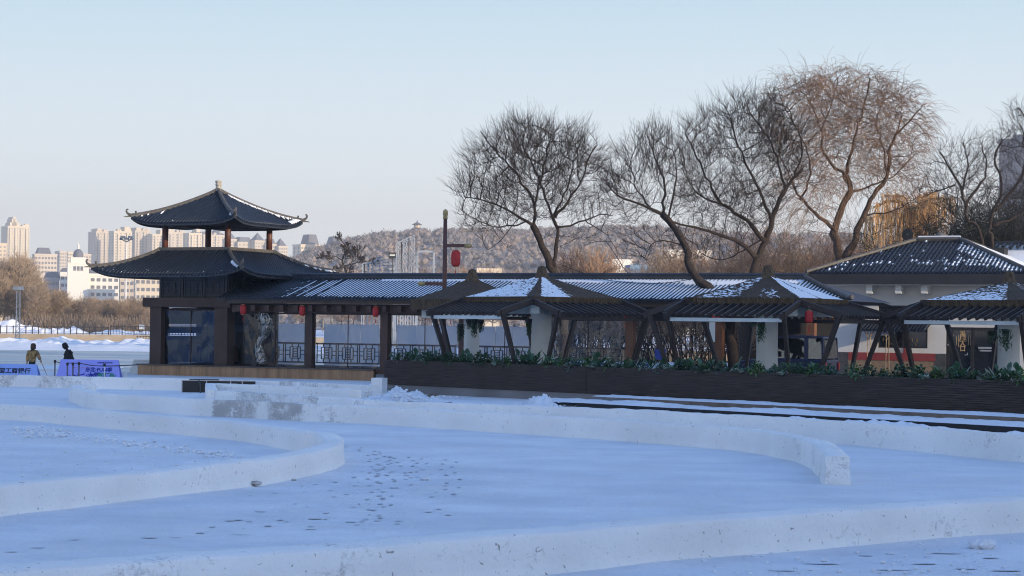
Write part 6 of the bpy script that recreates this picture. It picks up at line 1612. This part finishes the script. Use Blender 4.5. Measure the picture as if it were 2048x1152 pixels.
mb = MB(); mb.box(-.95,.95,-.8,.8,0,.42); mb.build('base_block', M('blue_block', (.10,.22,.36), .7, .1), t)
p, H = up_to(253, 473, 320, .8); t = thing('floodlight_mast', 'tall pale floodlight mast with a ring of lamps left of the pavilion', 'mast', (p.x, 320, .8), 0)
mb = MB(); mb.tube([(0,0,0),(0,0,H)], [.22,.13], 8); mb.build('pole', M('pale_steel', (.5,.5,.5), .5, .1), t)
for i in range(8):
    a = i*.785; mb = MB(); mb.bar((0,0,H-.9),(math.cos(a)*.75,math.sin(a)*.75,H-.3-.3*(i%2)),.08,.08); mb.box(math.cos(a)*.85-.22,math.cos(a)*.85+.22,math.sin(a)*.85-.2,math.sin(a)*.85+.2,H-.55+.3*(i%2),H-.2+.3*(i%2)); mb.build('floodlight', m_mast, t)
p, H = up_to(258, 649, 232, .86); t = thing('notice_sign', 'blank white notice sign above the far iron railing left of the pavilion', 'sign', (p.x, 240, .86), 0); H = at(258,649,240).z-.86
mb = MB(); mb.box(-.32,.32,-.02,.02,H-.55,H); mb.build('panel', m_white, t); mb = MB(); mb.tube([(-.05,.04,0),(-.05,.04,H)], .04, 5); mb.build('post', m_iron, t)
p, H = up_to(262, 562, 300, .8); t = thing('street_lamp', 'curved street lamp against the cream apartment building left of the pavilion', 'street lamp', (p.x+.8, 300, .8), 0)
mb = MB(); mb.tube([(0,0,0),(0,0,H-.6),(-.3,0,H-.1),(-.9,0,H)], [.09,.07,.06,.05], 6); mb.build('pole', m_metal, t); mb = MB(); mb.box(-1.6,-.8,-.12,.12,H-.06,H+.08); mb.build('lamp_head', m_white, t)
# low dock seen left of the pier
t = thing('wooden_dock', 'small dark railed dock on the ice left of the pavilion pier', 'dock', at(288, 688, 205)*1.0, 0); t.location.z = 0
mb = MB(); mb.box(-.7,4,-.5,.5,.15,.3); mb.build('dock_floor', m_iron, t); mb = MB()
for i in range(12): mb.box(-.65+i*.3,-.58+i*.3,-.5,-.44,.3,1.0)
mb.box(-.7,3,-.5,-.44,.95,1.02); mb.build('dock_rail', m_iron, t)
# ---------------------------------------------------------------- steel frames behind the gallery
m_wsteel = M('white_steel', (.34,.39,.46), .5, .1, 1)
def frame(label, Y, pts, beams, th=.075):
    c = at(pts[0][0], 600, Y); t = thing('steel_frame', label, 'frame', (c.x, Y, 0), 0)
    mb = MB()
    for i, (px, yt) in enumerate(pts):
        for dy in (0, 2.2):
            a = at(px, yt, Y+dy); mb.bar((a.x-c.x, dy, 0), (a.x-c.x, dy, a.z), th, th)
    mb.build('uprights', m_wsteel, t); mb = MB()
    for (x0,y0,x1,y1) in beams:
        for dy in (0, 2.2):
            a = at(x0,y0,Y+dy); b_ = at(x1,y1,Y+dy); mb.bar((a.x-c.x,dy,a.z),(b_.x-c.x,dy,b_.z), th, th)
        a = at(x0,y0,Y); mb.bar((a.x-c.x,0,a.z),(a.x-c.x,2.2,a.z), th*.8, th*.8)
    mb.build('beams', m_wsteel, t)
frame('lower white steel frame stage left of the tall frame behind the gallery', 168, [(725,527),(729,527),(737,526),(745,524),(752,522),(760,512),(768,520),(776,525),(783,525),(788,525)],
    [(725,527,745,524),(745,524,788,525),(725,532,788,531),(745,524,760,511),(760,511,775,522),(725,540,737,540),(752,540,760,540),(776,541,788,541),(729,527,729,550),(735,530,765,513)])
frame('tall stepped white steel frame behind the gallery ridge', 166, [(790,530),(793,487),(797,486),(803,484),(808,480),(813,478),(818,475),(824,471),(829,470),(833,510),(836,510)],
    [(793,487,829,470),(793,492,829,475),(793,500,803,497),(793,512,836,510),(793,518,836,516),(793,530,836,528),(808,495,829,492),(829,510,836,510),(790,540,800,540),(829,522,836,522),(829,534,836,534),(803,484,803,552),(818,476,818,552),(808,503,829,503),(813,523,824,523),(797,536,808,536)])
frame('thin blue-grey steel portal frame right of the tall white frame', 170, [(835,502),(869,502),(867,502)], [(835,502,869,502),(835,504,869,504)], .07)
p = at(785, 511, 160); t = thing('floodlight', 'dark floodlight box beside the tall steel frame', 'floodlight', p, 0); mb = MB(); mb.box(-.28,.28,-.1,.1,-.2,.2); mb.build('housing', m_iron, t); mb = MB(); mb.box(-.22,.22,-.12,-.101,-.04,.03); mb.box(-.22,.22,-.12,-.101,.07,.12); mb.build('lens', m_white, t); mb = MB(); mb.box(-.38,.38,-.03,.03,.18,.24); mb.tube([(0,.1,-8),(0,.1,.1)], .04, 5); mb.build('bracket', m_iron, t)
# ---------------------------------------------------------------- hill
sil = [(-600,665),(380,662),(520,600),(570,552),(600,530),(640,510),(700,486),(760,472),(833,465),(900,463),(960,462),(1020,466),(1100,468),(1200,466),(1300,466),(1400,468),(1600,474),(2048,484),(2600,520)]
def ridge_y(px):
    for (a, b_), (c_, d_) in zip(sil, sil[1:]):
        if a <= px <= c_: return b_+(d_-b_)*(px-a)/(c_-a)
    return 560
def hz(x, y):
    # hill from y=480 to ridge 1000 and down behind
    px = 1024+FPX*x/1000.0; py = ridge_y(px)+4; top = CAMH+(650+.0125*(px-1024)-py)/4.0
    if y < 1000: f = max(0,(y-480)/520); f = f*f*(3-2*f)*.55+f*.45
    else: f = max(0, 1-(y-1000)/900)
    return -1+ (top+1)*f + 3.5*noise.noise(Vector((x*.012, y*.012, 0)))*min(1,f*2) + 1.2*noise.noise(Vector((x*.05,y*.05,3)))*min(1,f*2)
hm = MB(); grid(hm, [-420+i*8 for i in range(131)], [470+j*12 for j in range(115)], hz)
tag(hm.build('hill', M('hill_ground', (.20,.165,.15), .95, .3, .06, c2=(.36,.33,.33)), smooth=True), kind='structure')
# hillside wood: thousands of crowns, one mass
def woodmat():
    m = bpy.data.materials.new('frosted_wood'); t, n, l = nodes(m); b = n['Principled BSDF']; b.inputs['Roughness'].default_value = .95
    tc = n.new('ShaderNodeTexCoord'); n1 = n.new('ShaderNodeTexNoise'); n1.inputs['Scale'].default_value = .035; n1.inputs['Detail'].default_value = 5; l.new(tc.outputs['Object'], n1.inputs[0])
    rp = n.new('ShaderNodeValToRGB'); l.new(n1.outputs[0], rp.inputs[0]); e = rp.color_ramp.elements; e[0].position=.36; e[1].position=.64
    e[0].color = (.17,.17,.19,1); e[1].color = (.27,.22,.205,1); e2 = e.new(.5); e2.color = (.23,.205,.205,1)
    l.new(rp.outputs[0], b.inputs['Base Color']); return m
wd_ = MB(); rr = random.Random(77)
for i in range(6500):
    y = 480+520*rr.random()**.8 if i > 700 else rr.uniform(960,1010); x = rr.uniform(-.115*y, .24*y); 
    if x > .09*y and rr.random() < .5: continue
    z = hz(x,y)
    if z < 0: continue
    R_ = rr.uniform(.7,1.7)*(y/900)**.3; H = R_*rr.uniform(1.3,2.0)
    n_ = 7; vs = []; c0 = Vector((x,y,z))
    for k, (a_, zz) in enumerate(((.5,.15),(1,.45),(.9,.75),(.45,1.0))):
        for j in range(n_): an = 6.283*(j+.5*(k%2))/n_; q = R_*a_*rr.uniform(.65,1.3); vs.append((x+q*math.cos(an), y+q*math.sin(an), z+H*zz*rr.uniform(.85,1.15)))
    vs.append((x,y,z+H*1.12))
    fs = [(k*n_+j, k*n_+(j+1)%n_, (k+1)*n_+(j+1)%n_, (k+1)*n_+j) for k in range(3) for j in range(n_)]+[(3*n_+j, 3*n_+(j+1)%n_, 4*n_) for j in range(n_)]
    wd_.add(vs, fs)
    if True:   # twiggy outline
        for j in range(20):
            a = rr.uniform(0,6.28); d = Vector((math.cos(a)*.8, math.sin(a)*.8, rr.uniform(.3,1.3))).normalized(); b0 = Vector((x,y,z+H*.6)); leaf(wd_, b0+Vector((rr.gauss(0,R_*.6),rr.gauss(0,R_*.6),rr.gauss(0,R_*.3))), d, R_*rr.uniform(.7,1.7), .22, 0)
tag(wd_.build('hillside_wood', woodmat()), 'frosted wood covering the hill', kind='stuff'); 
# ---------------------------------------------------------------- far buildings
m_cream = M('cream_facade', (.62,.54,.42), .85, .05, .02); m_cream2 = M('warm_grey_facade', (.55,.48,.40), .85, .05, .02); m_win = M('far_window', (.13,.14,.17), .4, .2, .3); m_froof = M('slate_roof', (.12,.13,.17), .7, .15, .1); m_tan2 = M('sandy_facade', (.58,.47,.34), .85, .06, .02); m_white2 = M('white_facade', (.70,.68,.62), .85, .04, .02)
wmesh = {}
def wmeshf(w_, h_):
    k = (round(w_,1), round(h_,1))
    if k not in wmesh:
        me = bpy.data.meshes.new('window'); w2, h2 = w_/2, h_/2
        me.from_pydata([(-w2,-.12,-h2),(w2,-.12,-h2),(w2,-.12,h2),(-w2,-.12,h2),(-w2,.1,-h2),(w2,.1,-h2),(w2,.1,h2),(-w2,.1,h2)], [], [(0,1,2,3),(1,5,6,2),(3,2,6,7),(4,0,3,7),(0,4,5,1)]); me.materials.append(m_win); wmesh[k] = me
    return wmesh[k]
def bldg(label, px0, px1, ytop, Y, ang, depth, rows, cols, mat, fl=3.0, extras=(), side=True, pent=None, name='apartment_building', ww=1.5, wh=1.5, roof=None, zb=0):
    s = FPX/Y; a = at(px0, 600, Y); X_Y = a.x/Y; L = (px1-px0)/s/(math.cos(ang)-X_Y*math.sin(ang)); H = at(px0, ytop, Y).z-zb
    t = thing(name, label, 'building', (a.x, Y, zb), ang)
    mb = MB(); mb.box(0,L,0,depth,0,H); mb.box(-.2,L+.2,-.2,depth+.2,H-1.0 if H > 12 else H-.4,H+.3)
    for (x0,x1,z1) in (pent or []): mb.box(L*x0,L*x1,1,depth*.8,H+.3,H+z1)
    mb.build('wall', mat, t)
    if rows > 6 and L > 12:
        for c_ in range(1, cols, 2): mb = MB(); mb.box(L*c_/cols-1.1, L*c_/cols+1.1, -1.3, 0, 0, H-1.5-(c_%3)); mb.build('bay', mat, t)
        for k in range(3): x = rnd.uniform(.1,.85)*L; mb = MB(); mb.box(x, x+rnd.uniform(1.5,4), 3, 8, H+.3, H+rnd.uniform(1.5,3.5)); mb.build('roof_hut', mat, t)
    me = wmeshf(ww, wh)
    for r_ in range(rows):
        for c_ in range(cols):
            if rows*cols > 99 and (r_*cols+c_) >= 99: break
            o = bpy.data.objects.new('window', me); link(o); o.parent = t; o.location = (L*(c_+.5)/cols, 0, H-2.6-r_*fl)
    if side:
        k = max(1,int(depth/7)); rows_s = min(rows, 8)
        for r_ in range(rows_s):
            for c_ in range(k):
                if rows*cols + r_*k + c_ > 98: break
                o = bpy.data.objects.new('window', me); link(o); o.parent = t; o.rotation_euler=(0,0,-math.pi/2); o.location = (0, depth*(c_+.5)/k, H-2.6-r_*fl)
    if roof:
        mb = MB(); r0, hgt, kind = roof
        if kind == 'mansard': mb.hexa([(L*r0[0],0,H+.2),(L*r0[1],0,H+.2),(L*r0[1],depth,H+.2),(L*r0[0],depth,H+.2),(L*r0[0]+1.5,2,H+hgt),(L*r0[1]-1.5,2,H+hgt),(L*r0[1]-1.5,depth-2,H+hgt),(L*r0[0]+1.5,depth-2,H+hgt)])
        elif kind == 'spire': c_ = L*(r0[0]+r0[1])/2; mb.add([(L*r0[0],0,H+.2),(L*r0[1],0,H+.2),(L*r0[1],depth,H+.2),(L*r0[0],depth,H+.2),(c_,depth/2,H+hgt)],[(0,1,4),(1,2,4),(2,3,4),(3,0,4)])
        mb.build('roof', m_froof, t)
    return t, L, H
A1 = R(32)
bldg('cream high-rise with a stepped crest at the far left edge', 13, 57, 452, 2100, A1, 22, 10, 8, m_cream, 3.1, pent=[(.12,.55,4),(.2,.42,8),(.26,.36,10)])
bldg('lower sandy block in front of the high-rise at the left edge', -30, 12, 486, 1500, A1, 20, 6, 5, m_tan2)
bldg('sandy gabled mansion block left of the domed building', 68, 113, 508, 1350, R(20), 14, 4, 7, m_cream2, 3.2, roof=((.1,.75),4.5,'mansard'), ww=1.2)
bldg('pale slender tower right of the gabled mansion block', 118, 132, 502, 1900, A1, 14, 8, 3, m_cream2, 3)
bldg('pale slender tower just left of the dome', 134, 146, 504, 1950, A1, 14, 8, 3, m_cream, 3)
bldg('low pale block between the domed building and the high-rises', 160, 181, 508, 1700, A1, 16, 5, 4, m_cream2, 3)
hr = ((190,222,463,0),(226,262,462,-40),(268,300,461,20),(303,330,468,-30),(332,372,464,0),(376,402,466,-50),(405,448,469,10))
nm2 = ['leftmost','second','third','fourth','fifth','sixth','rightmost']
for i, (a, c_, yt, dY) in enumerate(hr):
    bldg('cream high-rise slab, %s of the seven behind the pavilion' % nm2[i], a, c_, yt, 2150+dY*1.2, A1, 24 if i % 2 == 0 else 16, 12, 5 if i % 2 == 0 else 4, m_cream if i % 2 else m_cream2, 3.0, pent=[(.1,.4,3.5),(.5,.62,2.5)] if i % 2 == 0 else [(.6,.9,5)], roof=((.55,1.0),8,'spire') if i in (5,6) else None)
for i, (a, c_, yt) in enumerate(((455,472,478),(474,505,484),(508,530,481),(534,552,488),(556,574,492))):
    bldg('mansard-roofed block, %s of the row between the pavilion columns and the hill' % nm2[i if i < 4 else 6], a, c_, yt, 1900, A1, 14, 6, 4, m_cream2, 3.0, roof=((.1,.9),5 if i % 2 else 8,'mansard' if i % 2 else 'spire'))
bldg('pale mansion with a domed mansard roof on the hilltop', 600, 654, 489, 1500, A1, 14, 4, 8, m_cream, 3.0, roof=((.28,.68),8,'mansard'), zb=20)
bldg('narrow pale mansion half hidden by the lone tree on the hilltop', 656, 684, 491, 1480, A1, 12, 4, 4, m_cream, 3.0, roof=((.3,.95),7,'mansard'), zb=20)
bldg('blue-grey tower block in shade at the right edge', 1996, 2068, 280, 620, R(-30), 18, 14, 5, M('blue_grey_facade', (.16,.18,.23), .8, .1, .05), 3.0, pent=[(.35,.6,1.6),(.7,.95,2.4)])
# domed building
t, L, H = bldg('white left wing with dark hipped roof of the domed building', 120, 166, 545, 950, R(14), 12, 3, 5, m_white2, 3.4, ww=1.6, roof=((-.05,1.05),2.2,'mansard'))
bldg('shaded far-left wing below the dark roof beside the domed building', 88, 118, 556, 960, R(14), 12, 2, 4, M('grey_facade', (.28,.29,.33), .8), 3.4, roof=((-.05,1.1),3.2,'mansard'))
bldg('white central wing with arched windows left of the pavilion', 167, 238, 548, 930, R(14), 12, 4, 6, m_white2, 3.4, ww=1.7, roof=((-.02,1.02),2.4,'mansard'))
bldg('grey recessed wing left of the cream block by the pavilion', 240, 268, 556, 960, R(14), 10, 3, 3, m_cream2, 3.4)
bldg('cream block just left of the pavilion roof', 270, 322, 552, 900, R(14), 12, 4, 5, m_cream, 3.4)
bldg('far white hall with flat roof over the gallery', 1335, 1420, 502, 420, R(5), 10, 1, 6, m_white2, 3.2)
bldg('small white shed with snowy roof above the gallery right of the forked tree', 1225, 1262, 522, 330, R(8), 6, 1, 3, m_white2, 3, ww=1.0, wh=.8)
bldg('small blue shed above the gallery right of the hanging cable', 1262, 1300, 533, 300, R(5), 5, 1, 3, M('blue_shed', (.16,.27,.40), .7), 3, ww=.9, wh=.8)
bldg('low cream shed above the gallery left of the forked tree', 955, 1000, 540, 330, R(8), 5, 1, 3, m_cream, 3, ww=.9, wh=.8)
Y = 925; s = FPX/Y; p = at(155, 600, Y); t = thing('domed_tower', 'white tower with a grey ribbed dome and spire left of the high-rises', 'building', (p.x, Y, 0), R(14))
z0 = at(155,548,Y).z; z1 = at(155,527,Y).z; z2 = at(155,515,Y).z; z3 = at(155,511,Y).z
mb = MB(); mb.box(-4.8,4.8,-4,6,0,z1); mb.box(-3.4,3.4,-3,4,z1,z2); mb.box(-5.0,5.0,-4.2,6.2,z1-.3,z1+.15); mb.build('wall', m_white2, t)
mb = MB(); mb.lathe([(2.3,z2),(2.3,z3)], n=20); mb.lathe([(2.35,z3),(2.2,z3+1.2),(1.7,z3+2.1),(.9,z3+2.8),(.55,z3+3.0)], n=16); mb.build('dome', m_froof, t)
mb = MB(); mb.lathe([(.55,z3+3.0),(.5,z3+4.3),(.65,z3+4.4),(.35,z3+4.8),(.12,z3+5.6),(.03,z3+7.0)], n=10); mb.build('lantern_spire', m_white2, t)
for x in (-1.6,0,1.6): o = bpy.data.objects.new('window', wmeshf(1.2,2.0)); link(o); o.parent = t; o.location = (x,-4,z1-2.4)
# hilltop pagoda
p = at(834, 467, 985); t = thing('hilltop_pagoda', 'small two-tiered pagoda with red columns on top of the hill', 'pagoda', (p.x, 985, p.z-1), .3)
for r_, z0, h_ in ((3.4,2.9,1.3),(2.6,5.1,1.5)):
    mb = MB(); mb.lathe([(r_,z0+.1),(r_*1.02,z0+.25),(r_*.55,z0+h_*.6),(r_*.15,z0+h_)], n=8); mb.build('roof', m_froof, t)
for i in range(8): a = i*.785; mb = MB(); mb.tube([(2.4*math.cos(a),2.4*math.sin(a),-2),(2.4*math.cos(a),2.4*math.sin(a),3.1)], .22, 6); mb.build('column', m_redcol, t)
mb = MB(); mb.lathe([(1.5,3.9),(1.5,5.2)], n=8); mb.build('upper_wall', m_cream2, t); mb = MB(); mb.lathe([(.15,6.5),(.3,6.8),(.05,7.8)], n=8); mb.build('finial', m_froof, t)

# ---------------------------------------------------------------- unseen hill added off to the right, shaped to block the sun from the rink
Sh = Vector((math.cos(SAZ), -math.sin(SAZ), 0)); Pn = Vector((math.sin(SAZ), math.cos(SAZ), 0))
mb = MB(); nx, ny = 180, 10; vs = []
for j in range(ny+1):
    for i in range(nx+1):
        pp = -110 + 190*i/nx; rr_ = 100 + 70*j/ny; e = math.sin(math.pi*min(1,max(0,j/ny)))**.5
        edge = min(1, max(0, (80-pp)/10)); H = 45*edge*e*(1+.05*noise.noise(Vector((pp*.15,0,1)))+.04*noise.noise(Vector((pp*.7,j*.5,2))))
        q = Sh*rr_+Pn*pp; vs.append((q.x, q.y, -.5+H))
n_ = nx+1; mb.add(vs, [(j*n_+i, j*n_+i+1, (j+1)*n_+i+1, (j+1)*n_+i) for j in range(ny) for i in range(nx)])
tag(mb.build('hill', M('sun_block_slope', (.06,.055,.05), .95, .3, .3, c2=(.12,.11,.11)), smooth=True), kind='structure')
# ---------------------------------------------------------------- haze
mb = MB(); mb.box(-3700,3700,-1700,3700,-2,190); hz_ = bpy.data.materials.new('haze'); hz_.use_nodes = True; hn = hz_.node_tree
for x in list(hn.nodes):
    if x.type == 'BSDF_PRINCIPLED': hn.nodes.remove(x)
pv = hn.nodes.new('ShaderNodeVolumePrincipled'); pv.inputs['Color'].default_value = (.97,.96,.94,1); pv.inputs['Density'].default_value = .00034; pv.inputs['Anisotropy'].default_value = .2
hn.links.new(pv.outputs[0], [x for x in hn.nodes if x.type == 'OUTPUT_MATERIAL'][0].inputs['Volume'])
HAZE = True
if HAZE: tag(mb.build('haze', hz_), kind='stuff')
